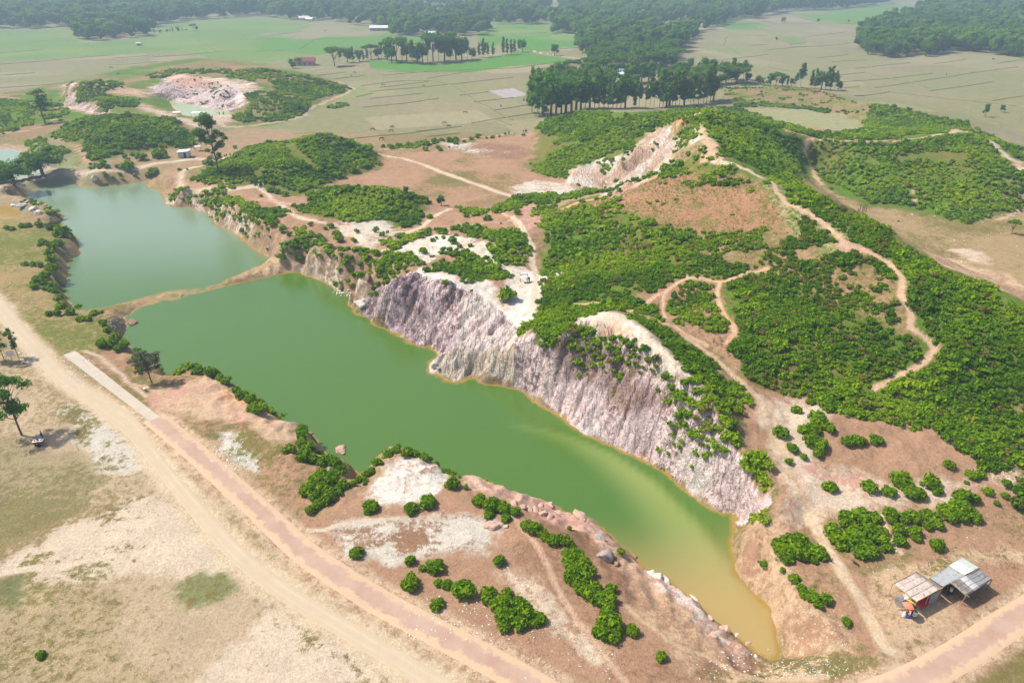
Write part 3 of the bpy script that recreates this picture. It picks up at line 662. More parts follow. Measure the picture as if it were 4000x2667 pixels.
# strip between the track and the brick road, and lake-side land
poly([(310,985),(350,1000),(430,1100),(530,1215),(640,1310),(760,1385),(940,1480),(1250,1640),(1100,1640),(860,1475),(720,1395),(620,1330),(540,1265),(450,1170),(370,1075)], (.58,.42,.27), 'olive', .42 + (n2 - .5) * 1.8)
poly([(165,760),(262,800),(367,862),(436,838),(475,845),(540,880),(600,950),(700,985),(700,1060),(800,1100),(700,1190),(600,1110),(480,1000),(345,950),(240,850),(180,810)], 'bare', 'olive', .32 + (n1 - .5) * 2)
poly([(345,900),(420,880),(460,850),(520,885),(600,950),(680,975),(700,1010),(640,1020),(560,970),(440,960),(350,950)], 'pink', 'sand', .5 + (n2 - .5) * 1.5)
poly([(490,890),(560,910),(610,945),(560,945),(500,910)], 'orange', 'sand', .4)
poly([(480,1000),(520,995),(590,1060),(600,1090),(560,1080)], 'white', 'olive2', .5 + (n2 - .5) * 2)
poly([(-900,540),(0,480),(130,540),(130,640),(150,710),(270,740),(270,800),(150,810),(80,780),(0,690),(-900,690)], (.34,.25,.12), 'olive2', .4 + (n1 - .5) * 1.8)
poly([(0,430),(60,440),(130,470),(130,500),(60,460),(0,462)], 'bare', 'sand', .4)
poly([(700,1190),(750,1180),(860,1100),(900,1040),(940,1030),(1100,1090),(1180,1120),(1270,1160),(1400,1270),(1460,1320),(1480,1350),(1600,1400),(1700,1480),(1760,1520),(1600,1568),(1300,1600),(1000,1500),(860,1400),(760,1290),(700,1230)], 'bare', 'bare2', .35 + (n1 - .5) * 2)
poly([(850,1130),(880,1070),(930,1050),(1010,1075),(1020,1120),(980,1160),(900,1150),(850,1150)], 'chalk', 'bare', .22 + (n2 - .5) * 1.8)
poly([(760,1210),(900,1190),(1050,1180),(1140,1200),(1130,1260),(1000,1270),(880,1290),(800,1280)], 'white', 'bare2', .42 + (n2 - .5) * 2)
poly([(1160,1290),(1250,1340),(1300,1430),(1400,1500),(1380,1540),(1250,1440),(1180,1360)], 'sandw', 'bare', .4 + (n2 - .5) * 1.6)
poly([(1060,1087),(1180,1112),(1275,1158),(1350,1180),(1400,1230),(1400,1270),(1340,1230),(1250,1190),(1150,1150),(1070,1110)], (.60,.42,.33), 'pink', .45 + (n2 - .5))
poly([(1400,1225),(1465,1290),(1530,1335),(1600,1390),(1590,1410),(1500,1370),(1440,1320)], 'sand', 'pink', .4)
poly([(1480,1310),(1540,1325),(1600,1385),(1640,1440),(1720,1500),(1690,1500),(1600,1440),(1530,1370)], 'chalk', 'pink', .45)
poly([(1440,1340),(1520,1370),(1600,1420),(1660,1500),(1560,1540),(1450,1400)], 'bare', 'sand', .4)
poly([(270,765),(262,740),(300,700),(345,684),(395,676),(440,668),(444,674),(400,690),(345,702),(300,720)], 'pink', 'brown', .35 + (n2 - .5)); poly([(540,640),(620,612),(700,600),(690,620),(600,640)], 'sand', 'brown', .4)
# wet orange margin round the lakes
lake_d = np.full(NV, 9.0)
zz = ZM.ravel()
near_wl = (np.abs(zz - WL * S) < 1.6) & (x > GX0) & (x < 120) & (y < 330)
lm = np.zeros(NV, bool)
for nm, P, wl in pond_w[:2]:
    d_ = line_dist(x, y, np.vstack([P, P[:1]]), 7.0); lm |= (d_ < 6.5) | in_poly(x, y, P)
paint(((zz < WL * S + .02 + (n2 - .5) * .7) & lm).astype(float), 'shore', (.40,.30,.16), .45 + (n2 - .5) * 1.5, .75)
# --- trails
def tr1(c, r, pts, wid, *a, **k): trail(T(c, r, pts), wid, *a, **k)
tr1(1,1,[(40,170),(150,290),(250,360),(370,440),(550,490),(750,520),(950,570),(1150,575),(1300,575),(1430,540),(1560,440),(1700,370)], 2.6, 'sandw')
tr1(1,1,[(750,520),(850,600),(1000,720),(1180,745),(1240,745)], 3.4, 'sandw'); tr1(1,1,[(0,290),(120,300),(300,330)], 2, 'pink')
tr1(1,1,[(1300,575),(1500,570),(1900,520),(2240,480)], 1.2, 'sand'); tr1(1,1,[(2140,390),(2180,430),(2240,450),(2300,540)], 1.5, 'sand')
tr1(2,1,[(0,450),(60,490),(110,560),(150,640),(185,720),(170,850),(200,900),(230,1000),(200,1100),(180,1250),(110,1300)], 3.0, 'sandw', 'sandw')
tr1(2,1,[(340,430),(450,375),(600,310),(700,290),(800,260),(950,210),(1150,150),(1300,75)], 3.2, 'orange', 'pink', .35)
trail([(1600,262),(1625,270),(1635,255)], 3, 'sand')
poly([(1596,330),(1640,326),(1668,344),(1664,362),(1640,372),(1620,362),(1616,345)], 'sand', 'pink', .3)
poly([(1560,270),(1590,268),(1570,282),(1558,295)], 'orange', 'sand', .3)
trail([(1610,300),(1622,318),(1640,330)], 3, 'sand'); trail([(1635,372),(1700,384),(1740,400),(1764,412)], 3.6, 'sandw', 'bare', .3)
trail([(1764,412),(1785,440),(1800,460),(1835,482),(1860,492),(1900,520),(1925,545),(1945,570),(1990,577),(2040,600),(2072,640),(2070,680),(2090,710),(2090,745),(2140,785),(2150,800),(2130,825),(2080,855),(2010,890)], 2.5, 'sand', 'pink', .3)
poly([(1905,570),(1935,560),(1985,565),(2000,580),(1960,585),(1920,578)], 'pink', 'sand', .4)
tr1(2,1,[(560,1190),(800,1190),(1020,1260),(1120,1310),(1300,1370),(1420,1400),(1530,1470),(1700,1568)], 2.6, 'sand', 'orange', .3)
tr1(2,2,[(1500,20),(1700,160),(1850,290),(2030,440),(2130,540),(2240,640)], 2.6, 'sand', 'pink', .3)
tr1(3,2,[(-60,560),(0,700),(60,880),(150,1050),(200,1200),(260,1380),(330,1568)], 4.5, 'sand', 'sandw', .4)
tr1(3,3,[(330,0),(400,170),(550,440),(700,700),(850,900),(950,1100),(1050,1270),(1150,1310)], 3.2, 'sand', 'sandw', .4)
tr1(2,1,[(1020,1260),(1150,1220),(1250,1130),(1330,1110),(1390,1060),(1450,1010),(1540,970),(1700,980),(1830,1000),(1980,970),(2040,930),(2240,900)], 1.9, 'sand', 'orange', .3)
tr1(2,1,[(1540,990),(1530,920)], 1.2, 'sand'); tr1(2,1,[(1820,1000),(1800,1080),(1820,1200),(1870,1290),(1930,1370),(1950,1450),(1880,1540)], 2.0, 'sand', 'orange', .3)
tr1(2,1,[(1330,1110),(1320,1250),(1350,1370)], 1.4, 'sand'); tr1(2,2,[(1380,0),(1550,130)], 1.2, 'sand')
tr1(3,2,[(480,540),(420,640),(300,740),(230,860),(290,1000),(360,1100)], 2.2, 'sandw', 'sandw'); tr1(3,3,[(1000,100),(1090,300),(1180,430)], 1.2, 'sandw')
trail([(1764,283),(1805,300),(1850,312),(1920,322),(1980,325),(2050,325),(2110,318),(2160,308)], 1.8, 'sand'); trail([(2160,308),(2195,300),(2230,306)], 5, 'sand'); trail([(2230,306),(2290,342),(2352,387)], 3.5, 'sandw')
trail([(1864,320),(1850,350),(1866,382),(1890,425)], 2.2, 'sand', 'bare'); trail([(2330,395),(2345,375),(2352,370)], 2, 'sand'); trail([(2095,440),(2103,475)], 1.2, 'sand'); trail([(2290,505),(2352,470)], 2, 'sand')
tr1(1,0,[(1010,1315),(1250,1380),(1500,1450),(1700,1540),(1800,1568)], 2.2, 'sandw', 'sand'); tr1(1,1,[(1500,0),(1800,110),(2000,180),(2240,260),(2400,260)], 3.2, 'sandw', 'sand')
tr1(1,0,[(700,710),(800,745),(855,780),(800,820),(640,880),(520,930),(460,970),(430,1010),(300,1050),(0,1095),(-300,1110)], 2.2, 'sand', 'sandw')
tr1(1,0,[(1080,1310),(1450,1290),(1700,1230),(2100,1190),(2240,1160)], 1.6, 'sand', 'bare')
tr1(1,0,[(400,620),(560,600),(700,580),(900,540),(1100,520)], 3, 'sand', 'bare'); tr1(2,0,[(180,450),(400,490),(660,525)], 3.2, 'sandw', 'sand'); tr1(2,0,[(1540,700),(1700,740),(1900,760)], 3, 'sand')
tr1(0,0,[(2100,1370),(1960,1380),(1700,1390),(1450,1420),(1200,1470),(900,1500),(600,1510),(300,1568),(0,1640)], 3.4, 'sandw', 'sand')
tr1(0,1,[(1750,0),(1650,20),(1590,60),(1570,130),(1590,200),(1700,215),(1830,190),(1960,200),(2240,180)], 3.0, 'sandw', 'sand')
tr1(0,0,[(480,1210),(620,1260),(700,1310),(740,1360),(790,1420)], 2.4, 'pink'); tr1(0,0,[(0,1170),(200,1150),(330,1120)], 2, 'sand'); tr1(0,0,[(440,1050),(770,1030)], 2, 'sand'); tr1(0,0,[(0,850),(250,880)], 3, 'pink')
tr1(1,1,[(250,790),(200,830),(0,890)], 2, 'sand', 'brown'); tr1(0,2,[(740,150),(870,210),(960,280),(1060,370),(1130,450),(1280,560)], 1.5, 'sandw', 'sand'); tr1(0,2,[(1130,450),(1300,480),(1440,540),(1500,640),(1700,640)], 2.6, 'sand', 'bare', .3)
tr1(1,3,[(380,235),(600,230),(800,170),(1230,140)], 1.5, 'sandw', 'sandw'); tr1(0,3,[(0,600),(400,560),(800,480),(1200,430),(1700,430),(2000,480),(2150,430)], 2.2, 'sandw', 'sandw', .3)
tr1(0,3,[(0,250),(300,90),(600,0)], .7, 'brown', 'olive'); tr1(2,3,[(-20,100),(250,400),(400,750),(600,1060),(780,1300),(1000,1568)], 1.6, 'sand', 'pink', .4)
tr1(2,3,[(1000,900),(1200,1080),(1450,1250),(1700,1320),(1900,1440),(2240,1530)], 1.4, 'sand', 'sand'); tr1(3,3,[(0,1530),(300,1540),(520,1500)], 1.4, 'sand', 'sand')
# road verges
paint(1 - sstep(.6, 1.35, line_dist(x + wx * .3, y + wy * .3, TRACKW[::3], 9) / np.interp(np.clip(y, 0, 999), [0, 999], [2.3, 2.3])), (.58,.47,.33), 'sand', .3)
paint(1 - sstep(2.0, 3.4, line_dist(x + wx * .25, y + wy * .25, BRICKW[::3], 9)), (.56,.42,.29), 'bare', .35)

ground = grid_mesh('ground', XM, YM, ZM); smooth(ground)
cattr(ground, 'base', base); cattr(ground, 'alt', alt); fattr(ground, 'wt', np.clip(w, 0, 1))
rkv = np.where(inside_grid(x, y), np.maximum(bil(RK, x, y), bil(RKF, x, y)), 0)
fattr(ground, 'rock', sstep(.4, .7, rkv))
g = NT('ground_soil')
P0 = g.pos()
nz = g.noise(.9, 9, .68, P0)
nf = g.noise(6, 5, .7, P0)
nn = g.math('MULTIPLY_ADD', nf, .35, g.math('MULTIPLY', nz, .75))
wt = g.attr('wt', 'Fac')
fac = g.math('MULTIPLY_ADD', g.math('ADD', g.math('SUBTRACT', nn, .675), g.math('MULTIPLY', wt, .28)), 10, .5, clamp=True)
colr = g.mix(fac, g.attr('base'), g.attr('alt'))
v1 = g.math('MULTIPLY_ADD', g.noise(.23, 6, .6, P0), .55, .72)
v2 = g.math('MULTIPLY_ADD', g.noise(2.6, 6, .8, P0), 1.5, .25)
sc = g.n('ShaderNodeVectorMath', operation='SCALE'); g.l(colr, sc.inputs[0]); g.l(g.math('MULTIPLY', v1, v2), sc.inputs['Scale'])
# cracks and joints on the rock
rk_ = g.attr('rock', 'Fac')
mp = g.n('ShaderNodeMapping'); g.l(P0, mp.inputs[0]); mp.inputs['Rotation'].default_value = (0, 0, math.radians(48)); mp.inputs['Scale'].default_value = (1.6, .35, .35)
crk = g.noise(1.1, 7, .7, mp.outputs[0])
wv = g.n('ShaderNodeVectorMath', operation='ADD'); g.l(mp.outputs[0], wv.inputs[0])
wn_ = g.n('ShaderNodeVectorMath', operation='SCALE'); g.l(g.noise(.8, 3, .6, P0, out=1), wn_.inputs[0]); wn_.inputs['Scale'].default_value = 1.2; g.l(wn_.outputs[0], wv.inputs[1])
vo = g.n('ShaderNodeTexVoronoi', feature='DISTANCE_TO_EDGE'); g.l(wv.outputs[0], vo.inputs['Vector']); vo.inputs['Scale'].default_value = .62
vo2 = g.n('ShaderNodeTexVoronoi', feature='DISTANCE_TO_EDGE'); g.l(wv.outputs[0], vo2.inputs['Vector']); vo2.inputs['Scale'].default_value = 1.5
pil = g.math('ADD', g.math('MINIMUM', vo.outputs['Distance'], .22), g.math('MULTIPLY', g.math('MINIMUM', vo2.outputs['Distance'], .2), .5))
crk2 = g.math('MULTIPLY_ADD', vo.outputs['Distance'], -9, .75, clamp=True)
spk = g.math('MULTIPLY_ADD', g.noise(1.5, 9, .86, P0), 9, -4.9, clamp=True)
spk = g.math('MULTIPLY', spk, g.math('SUBTRACT', 1.0, rk_))
scd = g.n('ShaderNodeVectorMath', operation='MULTIPLY'); g.l(sc.outputs[0], scd.inputs[0]); scd.inputs[1].default_value = (.60, .58, .52)
scm = g.mix(g.math('MULTIPLY', spk, .8), sc.outputs[0], scd.outputs[0])
spk2 = g.math('MULTIPLY_ADD', g.noise(3.3, 5, .7, P0), 14, -9.2, clamp=True)
scm = g.mix(g.math('MULTIPLY', spk2, .5), scm, (.62, .55, .46))
colr2 = g.mix(g.math('MULTIPLY', g.math('MULTIPLY', crk2, rk_), .5), scm, (.20, .13, .13))
g.color(colr2)
hh = g.math('ADD', g.math('MULTIPLY', nf, .5), g.math('MULTIPLY', nz, .9))
hh = g.math('ADD', hh, g.math('MULTIPLY', g.math('MULTIPLY_ADD', pil, 4.5, g.math('MULTIPLY', crk, 2.5)), rk_))
g.bump(hh, .35, .9)
g.bsdf.inputs['Roughness'].default_value = 1.0; g.bsdf.inputs['Specular IOR Level'].default_value = .05
ground.materials.append(g.m)
gob = link('ground', ground); tag(gob, kind='structure')

# ------------------------------------------------------------------ road surfaces
def strip(name, P, wid, lift, cols, mat, kind='structure', ts=(-1, -.8, -.5, -.25, 0, .25, .5, .8, 1)):
    """ribbon along P draped over the relief; cols gives the colour across"""
    d = np.gradient(P[:, :2], axis=0); d /= np.linalg.norm(d, axis=1)[:, None]
    nrm = np.stack([-d[:, 1], d[:, 0]], 1)
    ts = np.array(ts); wid = np.broadcast_to(wid, (len(P),))
    off = nrm[:, None, :] * (ts[None, :, None] * wid[:, None, None] * .5)
    XY = P[:, None, :2] + off
    Z = height(XY[..., 0], XY[..., 1]) + lift
    Z[:, 0] -= lift + .06; Z[:, -1] -= lift + .06
    me = grid_mesh(name, XY[..., 0], XY[..., 1], Z); smooth(me)
    fattr(me, 'across', np.broadcast_to(ts, XY.shape[:2]))
    ob = link(name, me, mat); tag(ob, kind=kind)
    return ob
r = NT('brick_road_surface')
P0 = r.pos()
ac = r.attr('across', 'Fac')
ed = r.math('ADD', r.math('ABSOLUTE', ac), r.math('MULTIPLY', r.math('SUBTRACT', r.noise(.8, 6, .65, P0), .5), 1.5))
ed = r.math('MULTIPLY_ADD', ed, 4.5, -1.6, clamp=True)
br = r.n('ShaderNodeTexBrick'); r.l(P0, br.inputs['Vector']); br.inputs['Scale'].default_value = 4.0
br.inputs['Color1'].default_value = (.34,.18,.14,1); br.inputs['Color2'].default_value = (.37,.235,.18,1); br.inputs['Mortar'].default_value = (.46,.32,.25,1); br.inputs['Mortar Size'].default_value = .03
sand_c = r.mix(r.noise(1.2, 6, .6, P0), (.60,.425,.29), (.50,.36,.245))
dust = r.mix(r.math('MULTIPLY_ADD', r.noise(.35, 6, .6, P0), 2.2, -.5, clamp=True), br.outputs[0], (.47,.34,.27))
r.color(r.mix(ed, dust, sand_c)); r.bump(r.noise(8, 4, .7, P0), .05, .5)
strip('road', BRICKW, 4.0, .05, None, r.m)
tk_ = NT('dirt_track_surface'); P0 = tk_.pos()
rut = tk_.math('ABSOLUTE', tk_.math('SUBTRACT', tk_.math('ABSOLUTE', tk_.attr('across', 'Fac')), .38))
rut = tk_.math('MULTIPLY_ADD', rut, -5, 1, clamp=True)
tc = tk_.mix(tk_.noise(.5, 8, .65, P0), (.55,.45,.33), (.44,.35,.245))
tc = tk_.mix(tk_.math('MULTIPLY', rut, tk_.math('MULTIPLY_ADD', tk_.noise(.12, 3, .5, P0), .9, -.3, clamp=True)), tc, (.64,.55,.43)); tk_.color(tc); tk_.bump(tk_.noise(5, 5, .7, P0), .08, .5)
strip('dirt_track', TRACKW, _tw * .8, .04, None, tk_.m)
cn = NT('concrete_slab'); P0 = cn.pos()
cc = cn.mix(cn.noise(.6, 7, .65, P0), (.42,.39,.34), (.50,.45,.38)); cc = cn.mix(cn.math('MULTIPLY_ADD', cn.noise(.55, 7, .75, P0), 5, -2.2, clamp=True), cc, (.56,.45,.34)); jt = cn.math('FRACT', cn.math('MULTIPLY', cn.attr('along', 'Fac'), 1.0)); cc = cn.mix(cn.math('LESS_THAN', jt, .025), cc, (.36,.32,.27)); cn.color(cc); cn.bump(cn.noise(6, 5, .7, P0), .03, .4)
Pc = castp([(c[0], c[1]) for c in T(0,2,[(552,196),(655,160),(1405,740),(1310,774)])]); Pc[:, 2] = height(Pc[:, 0], Pc[:, 1]).max() * 0
a0, a1, b1, b0 = Pc
nL, rows = 26, []
co = []; fa = []
for k in range(nL + 1):
    t = k / nL
    pa = a0 * (1 - t) + b0 * t; pb = a1 * (1 - t) + b1 * t
    for q, s_ in ((pa, -.4), (pa, .08), (pb, .08), (pb, -.4)): co.append((q[0], q[1], float(height(q[:1], q[1:2])[0]) + s_))
for k in range(nL):
    for m in range(3):
        i0 = k * 4 + m; fa.append((i0, i0 + 1, i0 + 5, i0 + 4))
fa.append((0, 1, 2, 3)); fa.append((nL * 4 + 3, nL * 4 + 2, nL * 4 + 1, nL * 4))
me = bpy.data.meshes.new('concrete_road'); me.from_pydata(co, [], [tuple(reversed(f)) for f in fa]); me.update(); fattr(me, 'along', [k // 4 * .5 for k in range(len(co))])
tag(link('concrete_road', me, cn.m), kind='structure')

# ------------------------------------------------------------------ water
def water(name, PP, wl, res=1.2):
    A_ = np.vstack(PP); x0, y0 = A_[:, :2].min(0) - 6; x1, y1 = A_[:, :2].max(0) + 6
    X, Y = np.meshgrid(np.arange(x0, x1 + res, res), np.arange(y0, y1 + res, res), indexing='ij')
    ins = np.zeros(X.shape, bool)
    for P in PP: ins |= in_poly(X, Y, P) | (line_dist(X, Y, np.vstack([P, P[:1]]), 6.0) < 5.0)
    i = np.arange(X.shape[0] - 1)[:, None]; j = np.arange(X.shape[1] - 1)[None]; ny = X.shape[1]
    keep = ins[:-1, :-1] & ins[1:, :-1] & ins[1:, 1:] & ins[:-1, 1:]
    a_ = (i * ny + j)[keep]
    q = np.stack([a_, a_ + ny, a_ + ny + 1, a_ + 1], -1)
    used, inv = np.unique(q, return_inverse=True)
    xx = X.ravel()[used]; yy = Y.ravel()[used]
    me = raw_mesh(name, np.stack([xx, yy, np.full(len(xx), wl)], -1), inv.reshape(-1, 4)); smooth(me)
    dep = wl - height(xx, yy)
    fattr(me, 'depth', dep)
    u = (xx * EDIR[0] + yy * EDIR[1]); v_ = xx * NDIR[0] + yy * NDIR[1]
    if name == 'lake':
        q0 = at(np.array([1170., 1240., 1318., 1408., 1498., 1588., 1660., 1720., 1760.]), np.array([974., 986., 1008., 1051., 1114., 1204., 1310., 1420., 1500.]), WL)
        pl = line_dist(xx, yy, q0, 16.0); near_ = np.argmin(np.hypot(xx[:, None] - densify(q0, 1.0)[None, :, 0], yy[:, None] - densify(q0, 1.0)[None, :, 1]), 1)
        D_ = densify(q0, 1.0); tt = near_ / len(D_); side = (xx - D_[near_, 0]) * NDIR[0] + (yy - D_[near_, 1]) * NDIR[1]
        wdt = np.where(side > 0, .8 + 2.5 * tt, 1.2 + 15 * tt)
        fattr(me, 'silt', np.clip((1 - sstep(0, 1, pl / wdt)) * (.25 + .75 * sstep(0, .45, tt)), 0, 1))
        fattr(me, 'south', sstep(80, 60, yy))
    else:
        fattr(me, 'silt', 0 * xx); fattr(me, 'south', 0 * xx)
    fattr(me, 'sky_sheen', in_poly(xx, yy, pond_w[1][1]) * sstep(150, 215, yy) if name == 'lake' else 0 * xx)  # mask for the painted sky reflection, growing northward on the upper lake
    ob = link(name, me); tag(ob, kind='structure')
    return ob
def water_mat(name, deep, rim, silt=(.22,.28,.08), south=(.43,.28,.11), rough=.06, rimd=.5):
    t = NT(name); P0 = t.pos()
    nzw = t.noise(.05, 4, .5, P0)
    c = t.mix(nzw, deep, tuple(np.array(deep) * (1.15, 1.05, .9)))
    c = t.mix(t.attr('sky_sheen', 'Fac'), c, (.19, .27, .17))  # pale sky reflection put into the upper lake's base colour
    c = t.mix(t.attr('silt', 'Fac'), c, silt)
    c = t.mix(t.math('MULTIPLY', t.attr('south', 'Fac'), .8), c, south)
    dn = t.math('ADD', t.attr('depth', 'Fac'), t.math('MULTIPLY', t.math('SUBTRACT', t.noise(.35, 5, .65, P0), .5), 1.3))
    c = t.mix(t.math('MULTIPLY_ADD', dn, -1 / rimd, 1.15, clamp=True), c, rim)
    t.color(c)
    t.bsdf.inputs['Roughness'].default_value = rough; t.bsdf.inputs['Specular IOR Level'].default_value = .5; t.bsdf.inputs['IOR'].default_value = 1.55
    mp = t.n('ShaderNodeMapping'); t.l(P0, mp.inputs[0]); mp.inputs['Scale'].default_value = (1, 2.2, 1)
    t.bump(t.math('ADD', t.noise(2.0, 4, .6, mp.outputs[0]), t.math('MULTIPLY', t.noise(.35, 2, .5, mp.outputs[0]), 1.5)), .05, .5)
    return t.m
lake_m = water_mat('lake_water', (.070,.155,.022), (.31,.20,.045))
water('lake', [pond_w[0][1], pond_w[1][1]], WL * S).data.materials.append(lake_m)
pm = {'quarry_pond': water_mat('pale_water', (.34,.46,.26), (.5,.45,.25)), 'orange_pond': water_mat('rusty_water', (.36,.24,.06), (.45,.25,.06)),
      'edge_pond': water_mat('grey_water', (.24,.34,.26), (.4,.35,.2)), 'green_pond': water_mat('algae_water', (.16,.28,.04), (.3,.25,.06))}
for nm, P, wl in pond_w[2:]:
    water(nm, [P], wl).data.materials.append(pm[nm])
# ------------------------------------------------------------------ leaves
def leaf_mat(name, dark, mid, lite, dry=(.25,.19,.06)):
    t = NT(name)
    oi = t.n('ShaderNodeObjectInfo')
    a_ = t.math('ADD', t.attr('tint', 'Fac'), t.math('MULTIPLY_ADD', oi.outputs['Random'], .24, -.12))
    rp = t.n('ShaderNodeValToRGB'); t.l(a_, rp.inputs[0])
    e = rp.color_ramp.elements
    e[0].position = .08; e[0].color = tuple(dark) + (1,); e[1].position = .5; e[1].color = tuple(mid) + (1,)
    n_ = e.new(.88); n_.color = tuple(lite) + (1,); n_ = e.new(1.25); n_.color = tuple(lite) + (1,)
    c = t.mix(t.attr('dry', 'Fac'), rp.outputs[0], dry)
    t.color(c); t.bsdf.inputs['Roughness'].default_value = .8; t.bsdf.inputs['Specular IOR Level'].default_value = .04
    tr = t.n('ShaderNodeBsdfTranslucent'); t.l(c, tr.inputs[0])
    mx = t.n('ShaderNodeMixShader'); mx.inputs[0].default_value = .45
    t.l(t.bsdf.outputs[0], mx.inputs[1]); t.l(tr.outputs[0], mx.inputs[2]); t.l(mx.outputs[0], t.out.inputs[0])
    return t.m
SHRUB = leaf_mat('shrub_leaves', (.085,.19,.003), (.18,.345,.004), (.33,.46,.008))
TREEL = leaf_mat('tree_leaves', (.065,.165,.016), (.12,.25,.022), (.21,.34,.03))
TREEB = leaf_mat('bright_tree_leaves', (.06,.17,.012), (.10,.26,.016), (.17,.34,.03))
TREEG = leaf_mat('grey_green_leaves', (.13,.15,.08), (.19,.21,.12), (.27,.28,.17))
BARK = plain('bark', (.16,.12,.085), .9, .4, 4); BARKP = plain('pale_bark', (.36,.31,.25), .9, .3, 4)

def cube_sphere(c, r, k=2):
    vs_, q = [], []
    for ax in range(3):
        for sg in (-1, 1):
            b = len(vs_)
            for i in range(k + 1):
                for j in range(k + 1):
                    p = [0, 0, 0]; p[ax] = sg; p[(ax + 1) % 3] = 2 * i / k - 1; p[(ax + 2) % 3] = (2 * j / k - 1)
                    p = np.array(p); vs_.append(p / np.linalg.norm(p))
            for i in range(k):
                for j in range(k):
                    f = [b + i * (k + 1) + j, b + (i + 1) * (k + 1) + j, b + (i + 1) * (k + 1) + j + 1, b + i * (k + 1) + j + 1]
                    q.append(f if sg > 0 else f[::-1])
    return np.array(vs_) * r + c, np.array(q)
def cloud(lobes, n, size, seed, core=.72, zmin=-.35, ragged=.16, tall=1.0):
    """leaf cards over a set of lobes (cx, cy, cz, rx, ry, rz)"""
    R = np.random.default_rng(seed)
    L = np.array(lobes, float)
    wgt = L[:, 3] * L[:, 4] + L[:, 5] * L[:, 3]; wgt /= wgt.sum()
    li = R.choice(len(L), n, p=wgt)
    d = R.normal(size=(n * 3, 3)); d /= np.linalg.norm(d, axis=1)[:, None]
    d = d[d[:, 2] > zmin][:n]; m = len(d); li = li[:m]
    rr = 1 - np.abs(R.normal(size=(m, 1))) * ragged + (R.random((m, 1)) < .12) * R.random((m, 1)) * .28
    p = L[li, :3] + d * L[li, 3:6] * rr
    nrm = d + R.normal(size=(m, 3)) * .55; nrm /= np.linalg.norm(nrm, axis=1)[:, None]
    t = np.cross(nrm, R.normal(size=(m, 3))); t /= np.linalg.norm(t, axis=1)[:, None]
    b = np.cross(nrm, t)
    s = size * R.uniform(.55, 1.35, (m, 1))
    co = np.stack([p - t * s, p - b * s * .62, p + t * s + nrm * s * .2, p + b * s * .62], 1).reshape(-1, 3)
    q = np.arange(m * 4).reshape(-1, 4)
    tint = np.repeat(np.clip(R.normal(.47, .27, m), 0, 1.1), 4)
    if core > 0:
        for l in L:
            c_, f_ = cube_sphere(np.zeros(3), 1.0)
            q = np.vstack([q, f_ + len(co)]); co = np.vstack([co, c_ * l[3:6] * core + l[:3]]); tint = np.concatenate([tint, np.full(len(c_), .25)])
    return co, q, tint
def bush_lobes(R, n=5, spread=.55):
    out = [(0, 0, .45, .62, .62, .5)]
    for k in range(n):
        a = R.random() * 6.283; d = spread * (0.5 + R.random() * .6); r = .3 + R.random() * .22
        out.append((math.cos(a) * d, math.sin(a) * d, .22 + R.random() * .38, r, r, r * (.8 + .4 * R.random())))
    return out
def cloud_mesh(name, data, mat):
    co, q, tint = data
    me = raw_mesh(name, co, q); fattr(me, 'tint', tint); fattr(me, 'dry', tint * 0)
    me.materials.append(mat); return me

# ------------------------------------------------------------------ shrub cover of the hillsides: where it grows (survey outlines, density)
VD = np.zeros((NX, NY)); DR = np.zeros((NX, NY))
jx_ = (fbm(GXX, GYY, 5, 3, 31) - .5) * 5; jy_ = (fbm(GXX, GYY, 5, 3, 32) - .5) * 5
def veg(pts, dens, dry=0.0, P=None):
    P = castp(pts) if P is None else P
    m = in_poly(GXX + jx_, GYY + jy_, P)
    VD[m] = dens; DR[m] = dry
def vt(c, r, pts, dens, dry=0.0): veg(T(c, r, pts), dens, dry)
def clear(pts, wid, P=None):
    wid = wid * .5 if wid < 5 else wid * .75
    P = castp(pts) if P is None else P
    VD[line_dist(GXX, GYY, P, wid + 3) < wid * .5 + .3] = 0
# slopes the survey could not see: assume the same scrub
hidden = np.zeros((NX, NY), bool)
Zc = EYE * S
for k in range(1, 70):
    f = 1 - (1 - .86 ** 1) * 0 - k / 70 * .45
    hidden |= (ZG + (Zc - ZG) * (1 - f)) < bil(ZG, GXX * f, GYY * f) - .8
VD[hidden & (ZG > 2.0)] = .85
veg([(1235,605),(1270,570),(1245,520),(1260,490),(1340,462),(1420,440),(1510,412),(1590,385),(1700,390),(1790,440),(1850,490),(1910,530),(1960,570),(2050,600),(2090,650),(2100,710),(2150,790),(2130,820),(2060,870),(2000,890),(1890,900),(1860,905),(1780,910),(1720,880),(1690,820),(1640,800),(1560,750),(1470,715),(1330,695),(1240,695),(1250,650)], .80, .16)
veg([(1800,444),(1850,464),(1920,487),(1990,507),(2050,547),(2105,582),(2158,614),(2189,633),(2279,658),(2294,678),(2352,699),(2700,850),(2700,1400),(2352,1170),(2300,1120),(2230,1040),(2100,985),(2000,960),(1900,935),(1860,905),(2000,890),(2060,870),(2130,820),(2150,790),(2100,710),(2090,650),(2050,600),(1960,570),(1910,530),(1850,490)], .97, .14)
veg([(1330,470),(1430,440),(1520,400),(1600,390),(1700,400),(1790,440),(1870,500),(1900,550),(1800,560),(1700,540),(1620,530),(1530,520),(1450,490),(1380,490)], .22, .5)
veg([(1400,480),(1500,450),(1600,430),(1720,440),(1800,480),(1780,520),(1640,500),(1500,500)], .10, .7)
veg([(1340,480),(1400,450),(1470,460),(1450,510),(1380,510)], .5, .2); veg([(1560,395),(1650,370),(1740,405),(1700,430),(1600,425)], .42, .1)
veg([(1600,530),(1830,520),(1920,560),(2040,620),(2080,700),(2090,780),(1960,700),(1850,650),(1700,620),(1600,590)], .62, .3)
veg([(1840,680),(1990,640),(2080,700),(2090,780),(1990,740),(1900,720)], .5, .35)
